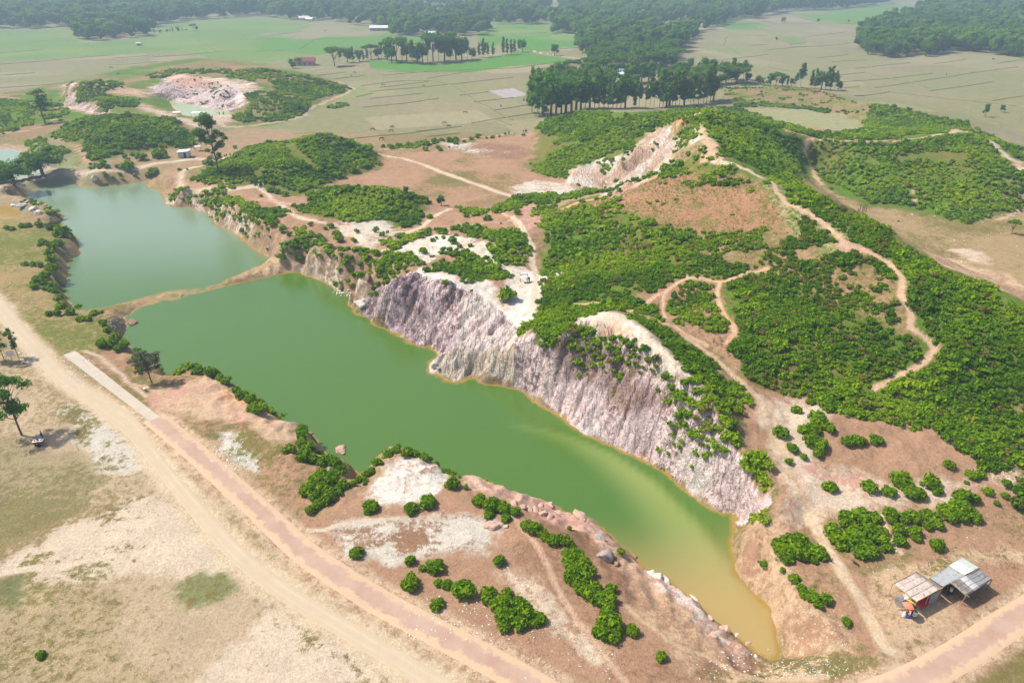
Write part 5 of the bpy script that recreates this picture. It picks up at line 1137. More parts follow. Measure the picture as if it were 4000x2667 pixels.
# ---- bushes
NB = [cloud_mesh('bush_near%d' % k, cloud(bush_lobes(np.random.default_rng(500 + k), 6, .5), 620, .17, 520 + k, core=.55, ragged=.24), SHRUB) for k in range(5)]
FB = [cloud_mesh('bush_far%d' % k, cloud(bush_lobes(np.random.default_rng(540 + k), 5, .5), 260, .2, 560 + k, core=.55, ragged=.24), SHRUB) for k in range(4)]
BUSH = {
 (1,3,'on the pale flat beside the brick road'): [(1005,35,70),(1355,60,62),(1505,10,68),(878,425,66),(1350,495,52),(1455,570,36),(1580,555,85),(1360,700,85),(1810,760,110),(1665,700,55),(1600,870,60),(1560,910,50),(1590,690,42),(2125,500,58),(2050,810,80),(2150,850,90),(2200,790,55),(2100,900,75),(2170,1000,85),(2180,1080,60),(2060,30,65),(2170,50,55),(2190,130,50),(2040,100,50)],
 (2,3,'on the rocky spit between road and lake'): [(30,70,50),(60,900,90),(110,960,85),(50,1050,75),(230,1000,75),(190,1040,55),(130,190,60),(200,220,70),(260,250,50),(290,290,45),(350,320,60),(400,310,50),(470,340,60),(520,370,38),(480,430,45),(560,450,65),(520,520,75),(610,540,85),(560,600,85),(520,660,75),(640,620,85),(600,720,85),(660,780,85),(730,740,65),(760,830,85),(840,820,75),(860,750,55),(830,900,65),(800,960,45),(850,1060,115),(800,1120,90),(910,1120,85),(860,1160,80),(840,990,65),(1045,1110,66),(1310,1345,55),(500,235,22),(950,430,38)],
 (1,2,'along the near bank of the green lake'): [(290,1030,58),(1305,1085,32),(1680,1210,50),(1730,1220,52),(1720,1340,66),(1838,1370,28),(1505,1480,76),(1005,1515,70),(1360,1530,60),(1950,1455,68),(2060,1500,76),(2150,1520,74),(40,640,50),(10,700,55),(190,740,58),(250,760,58),(340,780,48),(410,840,58),(420,910,58),(400,980,50),(440,1000,65),(430,1060,65),(400,1110,48),(480,1100,58),(560,1120,58),(620,1110,58),(700,1140,58),(750,1170,55),(560,1230,70),(610,1280,78),(660,1320,68),(520,1330,78),(450,1390,72),(560,1370,75),(620,1400,65),(500,1440,55),(690,1260,50),(760,1360,56),(700,1400,56),(640,1440,66),(590,1480,56),(540,1510,56),(480,1550,50),(850,1330,40),(900,1290,38),(960,1240,38),(1005,1210,42),(1060,1080,50),(1150,1020,52),(1220,990,42),(1320,1010,52),(1400,1030,36),(1480,1060,40),(1540,1100,40)],
 (0,2,'on the lake bank past the concrete road'): [(1840,330,50),(1870,370,48),(1920,400,42),(1980,430,48),(2060,500,40),(2130,560,58),(2190,590,58),(2200,670,58),(880,110,50),(960,100,50),(1010,70,52),(1090,130,45),(1020,140,38),(1190,170,45),(1190,240,48),(1230,300,40)],
 (0,1,'on the west bank of the upper lake'): [(60,540,32),(110,545,32),(190,520,33),(250,520,33),(340,520,38),(440,540,35),(370,665,42),(340,690,22),(520,590,56),(570,580,42),(500,660,56),(450,700,48),(440,760,48),(450,820,46),(430,870,36),(225,860,33),(290,860,38),(345,865,33),(440,900,58),(470,880,42),(400,950,52),(340,1000,58),(300,1050,42),(380,1020,38),(400,1070,42),(460,1090,48),(520,1170,48),(540,1230,52),(430,1295,32),(500,1290,42),(620,1290,48),(690,1250,48),(740,1250,42),(830,1290,48),(700,1340,42),(770,1345,38),(900,1290,32),(900,1380,38),(950,1440,42),(1010,1520,46)],
 (3,3,'by the path down to the tin shack'): [(100,350,68),(180,320,78),(270,310,68),(130,420,76),(230,420,85),(180,480,66),(300,450,66),(380,380,58),(430,430,76),(470,460,56),(400,490,46),(560,230,88),(680,140,88),(800,120,98),(930,130,78),(620,300,88),(760,230,108),(900,240,108),(650,370,58),(800,340,88),(960,300,88),(830,430,88),(900,400,86),(1030,370,58),(1000,240,56),(1080,90,66),(1080,150,46),(1200,130,58),(1260,100,66),(1300,140,46),(1150,240,62),(1160,320,62),(1280,240,66),(1290,300,46),(1380,80,58),(1430,130,76),(1490,180,58),(1400,200,46),(1560,60,76),(1600,120,58),(1680,30,86),(1700,100,76),(1780,60,56),(1810,120,58),(1480,360,64),(230,650,56),(300,740,48),(330,800,56),(400,830,66),(500,850,58),(430,890,46),(690,1045,48),(130,590,28)],
 (3,2,'on the bare flat below the big hill'): [(370,605,40),(250,675,48),(530,655,60),(125,845,70),(370,840,90),(450,770,82),(520,830,68),(310,830,48),(400,950,78),(460,980,78),(430,1050,48),(225,1000,58),(313,1075,36),(180,1115,40),(690,960,56),(760,950,58),(820,950,52),(950,940,62),(1560,905,30),(1590,1155,52),(540,1345,66),(900,1345,72),(1065,1395,66),(1180,1290,92),(1240,1380,78),(1330,1400,68),(1430,1310,76),(1480,1370,52),(1780,1230,56),(1860,1230,52),(1930,1370,52),(1740,1310,24),(1690,1420,82),(1800,1440,58),(1700,1510,76),(2080,1410,38),(2000,1485,30),(1850,1050,56),(1490,835,56),(1370,800,36),(2100,1300,46)],
 (1,1,'on the sandy plateau above the lake'): [(330,335,28),(480,515,27),(655,525,31),(605,548,21),(710,575,44),(735,640,50),(858,652,29),(885,572,27),(1050,570,34),(1100,600,29),(1148,575,17),(290,595,27),(230,555,42),(125,205,38),(190,225,33),(250,245,38),(45,258,19),(1525,440,34),(2025,460,43),(1845,428,28),(1425,505,19),(2140,495,13),(1545,650,30),(1470,740,42),(1640,620,22),(1720,660,42),(1780,695,26),(1880,690,30),(2040,700,42),(1750,605,26),(1580,620,17),(1660,1030,36),(220,760,42),(1888,1105,17),(2195,1130,85)],
 (2,1,'beside the white path to the hill'): [(115,640,24),(305,600,30),(360,610,19),(295,655,24),(360,665,38),(420,725,33),(40,415,38),(205,505,13),(270,940,26),(345,945,17),(580,162,19),(650,198,27),(768,152,17),(815,185,17),(905,160,24)],
 (1,0,'along the footpath at the field edge'): [(1115,1280,24),(1180,1285,33),(1245,1275,29),(1330,1270,33),(1405,1255,24),(1490,1260,38),(1550,1235,28),(1630,1230,18),(1690,1230,38),(1745,1225,33),(1750,1255,28),(1820,1240,18),(1885,1215,24),(1940,1195,28),(2070,1200,24),(2020,1208,14),(2130,1195,14),(1590,1290,28),(1610,1315,24),(1480,1310,28),(2180,1170,14),(1690,1290,11),(860,1460,52),(975,1440,29),(1080,1440,17)],
 (3,1,'on the brown valley floor behind the ridge'): [(550,193,19),(335,110,27),(1480,408,21),(1720,470,48),(1140,482,10)],
 (0,0,'by the white road past the far shore'): [(2055,1295,19),(2160,1295,19),(1120,1425,62),(1240,1370,52),(1400,1340,72),(1090,1370,26),(1160,1345,28),(1060,1325,24),(1020,1450,19),(1290,1500,33),(1330,1460,42),(1565,1485,21),(1638,1485,11),(900,1430,33),(940,1445,19),(1040,1510,19)],
 (2,0,'at the foot of the far hill spur'): [(230,1115,24),(100,1182,19),(160,1432,13)],
 (0,3,'alone on the dry grass near the dirt track'): [(358,1320,46)],
}
RB = np.random.default_rng(77)
for (c_, r_, ctx), items in BUSH.items():
    items = sorted(items, key=lambda t: (t[0], t[1]))
    near = r_ >= 2
    for k, (bx, by, br) in enumerate(items):
        px, py = Tp(c_, r_, bx, by)
        p = castp([(px, py)])[0]
        dpt = p[1] * cp + (EYE * S - p[2]) * sp
        rad = br * K / FW * dpt
        d = ray(px, py); q = p - d / abs(d[2]) * 0 + np.array([0, 0, 0])
        hh_ = .42 * rad
        p2 = p + np.array([-d[0], -d[1], 0]) / abs(d[2]) * hh_
        z = float(height(p2[:1], p2[1:2])[0])
        me = (NB if near else FB)[int(RB.integers(0, 5 if near else 4))]
        o = link('bush', me)
        s_ = rad * 1.2
        o.location = (p2[0], p2[1], z - .06 * rad); o.scale = (s_, s_, s_ * RB.uniform(.9, 1.2)); o.rotation_euler = (0, 0, RB.random() * 6.28)
        size = 'small' if rad < .7 else ('medium' if rad < 1.15 else 'large')
        if len(items) == 1: lab = 'small round green bush ' + ctx
        else: lab = '%s leafy bush %s, %s from the left' % (size, ctx, ordw(k + 1))
        tag(o, lab, 'bush', 'bushes ' + ctx)

# ---- trees
def make_tree(kind, seed, near=False):
    R = np.random.default_rng(seed); tm = MB(); lobes = []
    mat = TREEL; bark = BARK; H_ = 12.0
    if kind == 'slender':
        H_ = 18; tip = R.uniform(-1, 1, 2); bark = BARKP
        tm.tube([(0, 0, 0), (tip[0] * .4, tip[1] * .4, 7), (tip[0], tip[1], 16)], [.2, .14, .05])
        lo = 3.2 if seed % 20 < 10 else 7.5
        for k in range(16):
            z = lo + (17.2 - lo) * (k + R.random()) / 16; t = (z - lo) / (17.5 - lo); w_ = 2.7 * (1.15 - .8 * abs(t - .35)) ; a = R.random() * 6.28; d = R.uniform(.3, 2.0) * (1.2 - t * .8)
            lobes.append((tip[0] * z / 16 + math.cos(a) * d, tip[1] * z / 16 + math.sin(a) * d, z, w_ * R.uniform(.45, .8), w_ * R.uniform(.45, .8), R.uniform(1.0, 1.9)))
            tm.tube([(tip[0] * z / 20, tip[1] * z / 20, z - 1.5), lobes[-1][:3]], [.07, .02], 4)
        n, sz = 900, .42
    elif kind == 'rain':
        H_ = 11; tm.tube([(0, 0, 0), (.3, 0, 3.5)], [.3, .22], 8)
        for k in range(10):
            a = k * .7 + R.random(); d = R.uniform(1.5, 6.2); z = 9.6 - d * .22 + R.uniform(-.5, .5)
            lobes.append((math.cos(a) * d, math.sin(a) * d, z, R.uniform(2.0, 3.0), R.uniform(2.0, 3.0), R.uniform(1.0, 1.6)))
            tm.tube([(.3, 0, 3.3), (math.cos(a) * d * .5, math.sin(a) * d * .5, 6.6), (math.cos(a) * d, math.sin(a) * d, z)], [.14, .09, .04], 5)
        n, sz = 1200, .42
    elif kind == 'round':
        H_ = 10; tm.tube([(0, 0, 0), (.1, .1, 5)], [.32, .2], 7)
        lobes.append((0, 0, 5.4, 2.8, 2.8, 3.0))
        for k in range(11):
            a = R.random() * 6.28; d = R.uniform(1.2, 3.0); r_ = R.uniform(1.2, 2.0)
            lobes.append((math.cos(a) * d, math.sin(a) * d, R.uniform(2.4, 8.3), r_, r_, r_ * .9))
        n, sz = 700, .38
    elif kind == 'palm':
        H_ = 11; tm.tube([(0, 0, 0), (.3, 0, 5), (.2, 0, 10)], [.2, .14, .11], 6)
        for k in range(9):
            a = k * .7; lobes.append((.2 + math.cos(a) * 1.3, math.sin(a) * 1.3, 10.1 - .1 * (k % 3), 1.5, .8, .35))
        n, sz = 260, .4; 
    elif kind == 'sparse':
        H_ = 14; tm.tube([(0, 0, 0), (.3, 0, 5), (-.2, .2, 11)], [.25, .18, .06], 6)
        for k in range(15):
            a = R.random() * 6.28; z = R.uniform(5.0, 13); d = R.uniform(.6, 3.2) * (1.25 - z / 18); r_ = R.uniform(1.1, 2.0)
            lobes.append((math.cos(a) * d, math.sin(a) * d, z, r_, r_, r_ * .75)); tm.tube([(.1, .1, z - 1.8), lobes[-1][:3]], [.08, .03], 4)
        n, sz = 900, .36
    elif kind == 'airy':
        H_ = 13; tm.tube([(0, 0, 0), (.2, 0, 4), (-.2, .2, 10)], [.2, .16, .06], 6)
        for k in range(30):
            a = R.random() * 6.28; z = R.uniform(5.0, 12.3); d = R.uniform(.1, 3.7) * math.sqrt(max(.1, 1 - ((z - 8.4) / 4.6) ** 2)); r_ = R.uniform(.7, 1.35)
            lobes.append((math.cos(a) * d, math.sin(a) * d, z, r_, r_, r_ * .7)); tm.tube([(.1, .1, max(3.5, z - 3)), lobes[-1][:3]], [.07, .02], 4)
        n, sz = 1100, .34
    L = np.array(lobes)
    if near: n *= 3; sz *= .6
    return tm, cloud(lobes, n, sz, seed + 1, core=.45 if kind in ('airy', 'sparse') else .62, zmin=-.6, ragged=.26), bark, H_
TP = {}
def tree_proto(kind, seed, mat=None, near=False):
    tm, dat, bark, H_ = make_tree(kind, seed, near)
    me = bpy.data.meshes.new('trunk'); me.from_pydata(tm.v, [], tm.f); me.update(); me.materials.append(bark)
    return me, cloud_mesh('crown', dat, mat or TREEL), H_
for kd in ('slender', 'rain', 'round', 'palm', 'sparse'):
    TP[kd] = [tree_proto(kd, 700 + 10 * i + len(kd), [TREEL, TREEL, TREEB, TREEL][i]) for i in range(4)]
TREES = []
TP['slender_low'] = [TP['slender'][0], TP['slender'][2]]; TP['slender_high'] = [TP['slender'][1], TP['slender'][3]]
TP['row_mix'] = TP['slender_high'] + [TP['round'][0], TP['slender'][0]]; TP['clump_mix'] = [TP['slender'][0], TP['slender'][2], TP['round'][2], TP['slender'][2], TP['round'][1]]
def tree(kind, x_, y_, hgt_, label=None, group=None, v=None, wide=1.0, cat='tree', z=None, mat=None):
    R = RB; v = int(R.integers(0, len(TP[kind]))) if v is None else v
    tr_, cr_, H_ = TP[kind][v]
    zz_ = float(height(np.array([x_]), np.array([y_]))[0]) if z is None else z
    o = empty('tree', (x_, y_, zz_ - .1), R.random() * 6.28)
    s_ = hgt_ / H_; o.scale = (s_ * wide, s_ * wide, s_)
    link('trunk', tr_, None, o); link('crown', cr_, None, o)
    tag(o, label, cat, group); TREES.append(o); return o
def tree_px(kind, c_, r_, bx, by, hpx, label, group=None, **kw):
    p = G0(*Tp(c_, r_, bx, by)); dpt = p[1] * cp + (EYE * S - p[2]) * sp
    dep = math.atan2(EYE * S - p[2], p[1])
    return tree(kind, p[0], p[1], hpx * K / FW * dpt / math.cos(dep), label, group, **kw)
def row(items, kinds, ctx, group, adj):
    items = sorted(items)
    for k, it in enumerate(items):
        kd = it[5] if len(it) > 5 else kinds
        it = tuple(it[:4]) + (it[4] * RB.uniform(.84, 1.14),) + tuple(it[5:])
        lab = '%s tree %s, %s from the left' % (adj, ctx, ordw(k + 1))
        tree_px(kd, it[0], it[1], it[2], it[3], it[4], lab, group, **(it[6] if len(it) > 6 else {}))
row([(2,0,a_,b_,c_) for a_, b_, c_ in [(175,990,330),(225,1000,330),(270,1010,370),(300,1030,280),(340,1015,330),(385,1020,300),(430,1000,290),(470,990,330),(520,975,320),(560,970,350),(600,960,330),(640,960,320),(680,950,310),(720,955,300),(760,950,300),(800,950,290),(840,955,260),(880,960,270),(915,950,280),(950,950,290),(990,945,260)]], 'clump_mix', 'in the dense clump behind the hill spur', 'tall trees in the clump behind the hill', 'tall leafy')
row([(2,0,a_,b_,c_) for a_, b_, c_ in [(1075,950,170),(1110,955,200),(1165,955,235),(1205,945,230),(1240,940,250),(1290,940,290),(1320,935,310),(1350,940,330),(1375,930,320),(1400,935,290),(1430,930,290),(1465,925,260),(1505,920,260),(1560,915,190),(1585,910,200),(1630,910,240),(1675,905,250),(1700,905,280),(1735,895,290),(1760,890,260)]], 'row_mix', 'in the thin row before the village', 'slender trees in the row before the village', 'slender bare-stemmed')
row([(1,0,690,580,155,'rain',{'wide':1.1}),(1,0,735,560,120,'slender'),(1,0,800,550,145,'round'),(1,0,850,545,120,'slender'),(1,0,905,540,130,'round'),(1,0,940,535,100,'slender'),(1,0,975,530,100,'slender'),(1,0,1010,520,110,'rain'),(1,0,1070,515,125,'round'),(1,0,1100,515,120,'slender')], 'round', 'on the field path by the red-roofed house', 'trees along the field path', 'dark')
row([(1,0,a_,b_,c_,d_) for a_, b_, c_, d_ in [(1150,530,170,'round'),(1190,550,150,'round'),(1230,540,200,'rain'),(1280,550,160,'palm'),(1320,550,190,'round'),(1370,560,200,'slender'),(1410,560,190,'round'),(1460,550,190,'round'),(1500,540,220,'slender'),(1550,545,210,'rain'),(1600,540,240,'slender'),(1650,540,230,'round'),(1700,535,230,'slender'),(1750,530,220,'round'),(1800,530,190,'round'),(1850,525,170,'slender'),(1890,520,130,'round')]], 'round', 'in the copse beside the bright green field', 'trees of the copse by the green field', 'leafy')
row([(1,0,a_,b_,c_) for a_, b_, c_ in [(1950,505,140),(1985,505,150),(2005,500,120),(2030,495,110),(2070,495,135),(2160,485,150),(2200,480,120),(2235,480,130)]] + [(2,0,20,475,125),(2,0,55,460,110),(2,0,90,455,125,'round'),(2,0,370,490,110,'round')], 'slender', 'in the broken row across the green fields', 'trees across the green fields', 'slim')
row([(0,0,a_,b_,c_,d_) for a_, b_, c_, d_ in [(1355,300,50,'slender'),(1405,292,38,'round'),(1465,283,32,'round'),(1490,285,30,'slender'),(1515,285,45,'slender'),(1560,280,42,'round'),(1600,276,28,'slender'),(1630,274,25,'round'),(1695,270,52,'rain'),(1725,268,40,'round')]], 'round', 'in the short row on the pale green field', 'trees in the short far row', 'hazy dark')
row([(3,0,a_,b_,c_,d_) for a_, b_, c_, d_ in [(20,752,110,'round'),(65,755,115,'rain'),(125,752,85,'round'),(165,755,80,'slender'),(205,755,75,'round'),(240,765,120,'slender'),(280,772,200,'slender'),(375,775,175,'slender'),(410,780,170,'slender'),(465,785,185,'round'),(500,790,180,'slender'),(545,792,195,'slender'),(575,790,150,'slender'),(612,790,90,'round')]] + [(2,0,a_,b_,c_,d_) for a_, b_, c_, d_ in [(1560,600,110,'round'),(1770,650,70,'palm'),(1825,640,60,'palm'),(1870,725,190,'round'),(1920,725,200,'slender'),(1965,725,200,'round'),(2020,720,180,'slender'),(2055,720,100,'round'),(2150,740,90,'round'),(2185,742,70,'round')]], 'slender', 'in the line along the far field path', 'trees lining the far field path', 'green')
row([(3,0,435,200,42),(3,0,130,200,50),(3,0,705,200,32),(3,0,72,352,30)], 'round', 'standing alone in the far brown fields', 'lone trees in the far fields', 'small round')
tree_px('round', 1, 0, 325, 600, 85, 'round dark tree left of the red-roofed farmhouse', v=0, wide=1.2); tree_px('round', 1, 0, 385, 575, 80, 'dark tree behind the red-roofed farmhouse', v=1, wide=1.2)
tree_px('rain', 2, 0, 525, 690, 170, 'dark spreading tree above the left end of the tall clump', v=1, wide=.75)
tree_px('round', 3, 0, 1895, 1025, 125, 'thin young tree by the tall pole on the right', v=2, wide=.6); tree_px('round', 3, 0, 2042, 985, 70, 'small round tree at the field edge on the right', v=2)
tree_px('sparse', 0, 0, 400, 1085, 285, 'big open-crowned tree among the western scrub hills', v=3, wide=1.35)
TP['dark'] = [tree_proto('round', 801, TREEL, True)]
tree_px('dark', 0, 1, 130, 160, 250, 'dark broad tree at the lake corner, left of its neighbour', wide=1.7); tree_px('dark', 0, 1, 375, 78, 270, 'dark broad shade tree on the white road by the lake', wide=1.75)
tree_px('dark', 0, 1, -60, 150, 260, 'dark broad tree cut off by the left picture edge', wide=1.6)
TP['bright'] = [tree_proto('airy', 811, TREEB, True)]
tree_px('bright', 0, 2, 190, 893, 500, 'bright green tree beside the vendor cart', wide=1.0)
tree_px('bright', 0, 2, 160, 215, 260, 'leafy tree behind the white sign board', wide=.62); tree_px('bright', 0, 2, 45, 250, 330, 'slim tree in front of the white sign board', wide=.55)
tree_px('bright', 0, 2, -60, 240, 330, 'slim tree at the left edge by the dirt track', wide=.7)
TP['grey'] = [tree_proto('airy', 821, TREEG, True)]
tree_px('grey', 0, 2, 1330, 440, 290, 'grey-green feathery tree on the lake bank beside the concrete road', wide=1.2)
TP['bare'] = [tree_proto('rain', 831, TREEG)]
tree_px('bare', 0, 1, 515, 588, 125, 'nearly leafless umbrella-shaped tree on the west lake bank', wide=.7)
tree_px('round', 1, 1, 1622, 342, 112, 'dark bushy tree with a split stem beside the plateau path', v=1, wide=1.0); tree_px('round', 1, 1, 1312, 255, 80, 'small pale tree at the edge of the sandy plain', v=2, wide=.9)
TP['acacia'] = [tree_proto('rain', 841, SHRUB)]
tree_px('acacia', 3, 1, 2128, 592, 128, 'leaning green tree with a dark shadow at the right edge', wide=.62)
# the lone tall tree
tm = MB(); lb = []
tm.tube([(0, 0, 0), (.15, 0, 6), (-.35, 0, 12), (-1.1, 0, 17), (-1.4, 0, 21)], [.36, .28, .22, .15, .06], 8)
tm.tube([(-.3, 0, 11.5), (.6, .2, 16), (1.0, 0, 19.5)], [.22, .14, .05], 6)
RL = np.random.default_rng(9)
for (lx, lz, lr, ly) in [(-3.4,4.6,1.2,0),(-2.6,5.8,.9,.8),(1.5,6.6,.9,0),(2.0,8.0,.7,-.6),(-3.2,12.8,1.5,0),(-4.6,14.4,1.4,.8),(-5.6,15.4,1.2,-.5),(-3.6,16.2,1.5,-.8),(3.0,11.4,1.1,0),(1.8,10.4,1.2,.6),(3.8,14.6,1.1,0),(4.6,13.2,.9,.5),(2.6,15.8,1.2,-.6),(-1.8,18.6,1.6,.4),(-.4,20.4,1.7,0),(-2.6,20.2,1.4,-.6),(.9,18.8,1.2,.5),(-1.2,21.6,1.3,.2),(-.4,13.6,1.0,1.1),(-2.4,9.0,.8,0),(1.0,13.0,.9,-1)]:
    lb.append((lx, ly * 2, lz, lr * 1.45, lr * 1.45, lr * 1.0)); lb.append((lx * .6 + RL.normal() * .5, -ly, lz - .8, lr * .9, lr * .9, lr * .7)); tm.tube([(-.2 - max(0, lz - 12) * .1, 0, lz - 2.2 if lz > 8 else 4.0), (lx * .55, ly, lz - 1), (lx, ly * 2, lz)], [.1, .07, .03], 4)
q_ = G0(*Tp(0, 0, 1915, 1530)); dq = q_[1] * cp + (EYE * S - q_[2]) * sp
sc_ = (510 * K / FW * dq / math.cos(math.atan2(EYE * S, q_[1]))) / 23.0
o = empty('tree', (q_[0], q_[1], q_[2] - .2), 0.0, label='very tall lone tree with clumps of dark foliage beside the white road', cat='tree'); o.scale = (sc_,) * 3
tm.build('trunk', BARK, o); link('crown', cloud_mesh('crown', cloud(lb, 5200, .30, 91, core=.4, zmin=-.7, ragged=.24), TREEL), None, o)

# ---- far woods: the nearest trees one by one, the mass beyond as one
def flatpoly(pts): return at(*np.array([(p[0], p[1]) for p in pts], float).T, 0.0)
W_VIL = flatpoly([(1262,78),(1335,80),(1325,124),(1352,128),(1356,150),(1346,164),(1370,180),(1420,186),(1440,168),(1500,165),(1560,148),(1562,118),(1600,84),(1645,62),(1700,45),(1764,40),(1800,28),(1850,26),(1948,21),(2042,10),(2048,-4),(1300,-4)])
W_LEFT = flatpoly([(-700,66),(0,66),(60,68),(110,65),(165,63),(180,90),(200,99),(250,93),(320,86),(352,80),(350,60),(420,50),(500,43),(560,38),(588,38),(680,47),(770,53),(850,63),(885,70),(920,80),(960,80),(1000,72),(1090,50),(1152,58),(1262,56),(1262,-4),(-700,-4)])
W_RIGHT = flatpoly([(1962,110),(1972,124),(2026,133),(2145,131),(2158,124),(2184,116),(2194,118),(2290,127),(2352,135),(2700,150),(2700,-14),(2140,-14),(2134,30),(2095,48),(2030,62),(1985,80)])
W_CL = flatpoly([(900,84),(955,86),(965,70),(905,70)]); W_MID = flatpoly([(1232,200),(1300,178),(1400,192),(1480,186),(1560,172),(1650,178),(1720,182),(1690,198),(1600,206),(1480,214),(1380,220),(1260,222)]); W_CL2 = flatpoly([(980,78),(1010,78),(1060,84),(1120,80),(1118,62),(1075,66),(980,62)])
gaps = [flatpoly(g_) for g_ in ([(940,22),(1080,10),(1110,28),(990,38)],[(50,4),(170,0),(150,22),(60,26)],[(1490,66),(1590,48),(1612,66),(1530,84)],[(600,8),(770,0),(780,14),(640,22)],[(1230,30),(1330,22),(1340,34),(1250,42)],[(2200,40),(2300,34),(2310,46),(2220,52)])] + [flatpoly([(1085,12),(1100,4),(1240,2),(1235,12)]), flatpoly([(1712,56),(1770,45),(1760,36),(1716,46)]), flatpoly([(1440,168),(1400,178),(1385,172),(1400,160),(1445,158)])]
HOUSE_KEEP = []
def wood_pts(P, sp_, seed, y0, y1):
    R = np.random.default_rng(seed); x0, yy0 = P[:, :2].min(0); x1, yy1 = P[:, :2].max(0)
    out = []; Y_ = max(y0, yy0)
    while Y_ < min(y1, yy1):
        s_ = sp_ * max(1.0, Y_ / 620)
        X_ = np.arange(max(x0, -Y_ * .9), min(x1, Y_ * .9), s_) 
        X_ = X_ + R.uniform(-.45, .45, len(X_)) * s_; YY = Y_ + R.uniform(-.45, .45, len(X_)) * s_
        k = in_poly(X_, YY, P)
        for g_ in gaps: k &= ~in_poly(X_, YY, g_)
        out += list(zip(X_[k], YY[k])); Y_ += s_
    return out
def hq(x_, y_): return (x_, y_)
FARHOUSES = [  # px, py, width m, depth m, wall h, angle, roof, wall, label
 (702,150,15,9,3.2,.15,'rust','wall','farmhouse with a dull red roof beside two round trees'),
 (700,47,16,8,3.5,.3,'tinw','wallw','white-roofed house at the far field edge, farthest left'), (712,49,11,7,3.0,-.3,'tinw','wallw','small white-roofed house touching the far left farm'),
 (833,47,18,8,3.0,.1,'tinw','wall','long tin-roofed house among dark trees in the distance'), (871,71,22,9,3.5,.05,'tinw','wall','white-roofed house on a patch of pink earth'),
 (988,84,12,8,3.0,.5,'tinw','wall','bright white-roofed house beyond the copse'), (916,10,20,8,3.5,.05,'tinw','wallw','long white roof above the trees at the far top'),
 (1408,172,15,9,3.4,.2,'bluer','wallw','blue-grey tin-roofed house in the village trees'), (1416,179,12,5,2.6,.2,'tinw','wallw','white lean-to in front of the blue-grey house'), (1084,72,8,6,3,.3,'bluer','wall','small blue-roofed shed beside the round tree'),
 (320,105,4,3,2.2,.1,'tin','wallw','tiny hut alone in the pale green field'), (88,26,12,6,3,.2,'tinw','wall','white roof glimpsed in the far left wood'), (1410,86,8,6,3,.2,'tinw','wall','tiny white roof inside the village wood'),
 (2054,62,12,8,3.5,.3,'rust','wall','brown-roofed house at the edge of the right wood'), (1170,40,9,6,3,.1,'tinw','wall','small pale roof in the far middle wood')]
FARHOUSES += [(38,14,14,7,3,.1,'tinw','wall','faint white roof in a clearing at the far top left'),(98,32,10,6,3,.2,'tinw','wallw','small white roof in the hazy left wood, right of the sandy gap'),(1000,26,16,7,3,.1,'tinw','wall','pale roof in the clearing at the far top middle'),(690,10,18,8,3,.2,'tinw','wallw','pale roof in the clearing behind the far left wood'),(1545,64,12,7,3,.1,'tinw','wall','white roof in the clearing right of the village wood'),(2250,42,12,7,3,.1,'rust','wall','reddish roof in the clearing of the right wood')]
for f_ in FARHOUSES:
    p = at(f_[0], f_[1], 0); HOUSE_KEEP.append((p[0], p[1] - 12, max(f_[2], 8) * .8 + 5)); HOUSE_KEEP.append((p[0] * .96, p[1] * .96, max(f_[2], 8) * .7 + 3))
def clear_of(x_, y_):
    return all((x_ - a_) ** 2 + (y_ - b_) ** 2 > r_ * r_ for a_, b_, r_ in HOUSE_KEEP)
near_w, far_w = [], []
for P, sp_, sd in ((W_VIL, 9.5, 1), (W_LEFT, 10.5, 2), (W_RIGHT, 9, 3), (W_CL, 9, 4), (W_CL2, 9, 5), (W_MID, 15, 6)):
    for x_, y_ in wood_pts(P, sp_, sd, 0, 3200):
        if clear_of(x_, y_): (near_w if y_ < 100000 else far_w).append((x_, y_, sd))
near_w.sort(key=lambda t: t[1] + abs(t[0]) * .1)
print('wood trees', len(near_w))
own = near_w[:240]; mass = near_w[240:]
def px_of(x_, y_, z_=0):
    d = y_ * cp + (EYE * S - z_) * sp
    return CX + FW * x_ / d
woods = {1: 'in the village wood', 2: 'at the front of the hazy left wood', 3: 'in the right wood beyond the brown fields', 4: 'in the small clump left of the far house', 5: 'in the small clump right of the far house', 6: 'between the thin row and the village'}
byw = {}
for t in own: byw.setdefault(t[2], []).append(t)
for sd, L_ in byw.items():
    L_.sort(key=lambda t: px_of(t[0], t[1]))
    for k, (x_, y_, _) in enumerate(L_):
        kd = RB.choice(['round', 'slender', 'rain', 'round', 'round'])
        tree(kd, x_, y_, RB.uniform(9, 17) if kd != 'rain' else RB.uniform(10, 14), '%s tree %s, %s from the left' % ({'round': 'full-crowned', 'slender': 'tall narrow', 'rain': 'spreading'}[kd], woods[sd], ordw(k + 1)), 'trees ' + woods[sd], z=0.0, wide=RB.uniform(1.0, 1.35))
fp = []
for k in range(6):
    R = np.random.default_rng(900 + k); lobes = [(0, 0, .55, .36, .36, .32)]
    for j in range(6):
        a_ = R.random() * 6.28; d_ = R.uniform(.12, .34); r_ = R.uniform(.15, .26); lobes.append((math.cos(a_) * d_, math.sin(a_) * d_, R.uniform(.25, .85), r_, r_, r_ * .9))
    fp.append(cloud(lobes, 110, .062, 950 + k, core=.85, zmin=-.5))
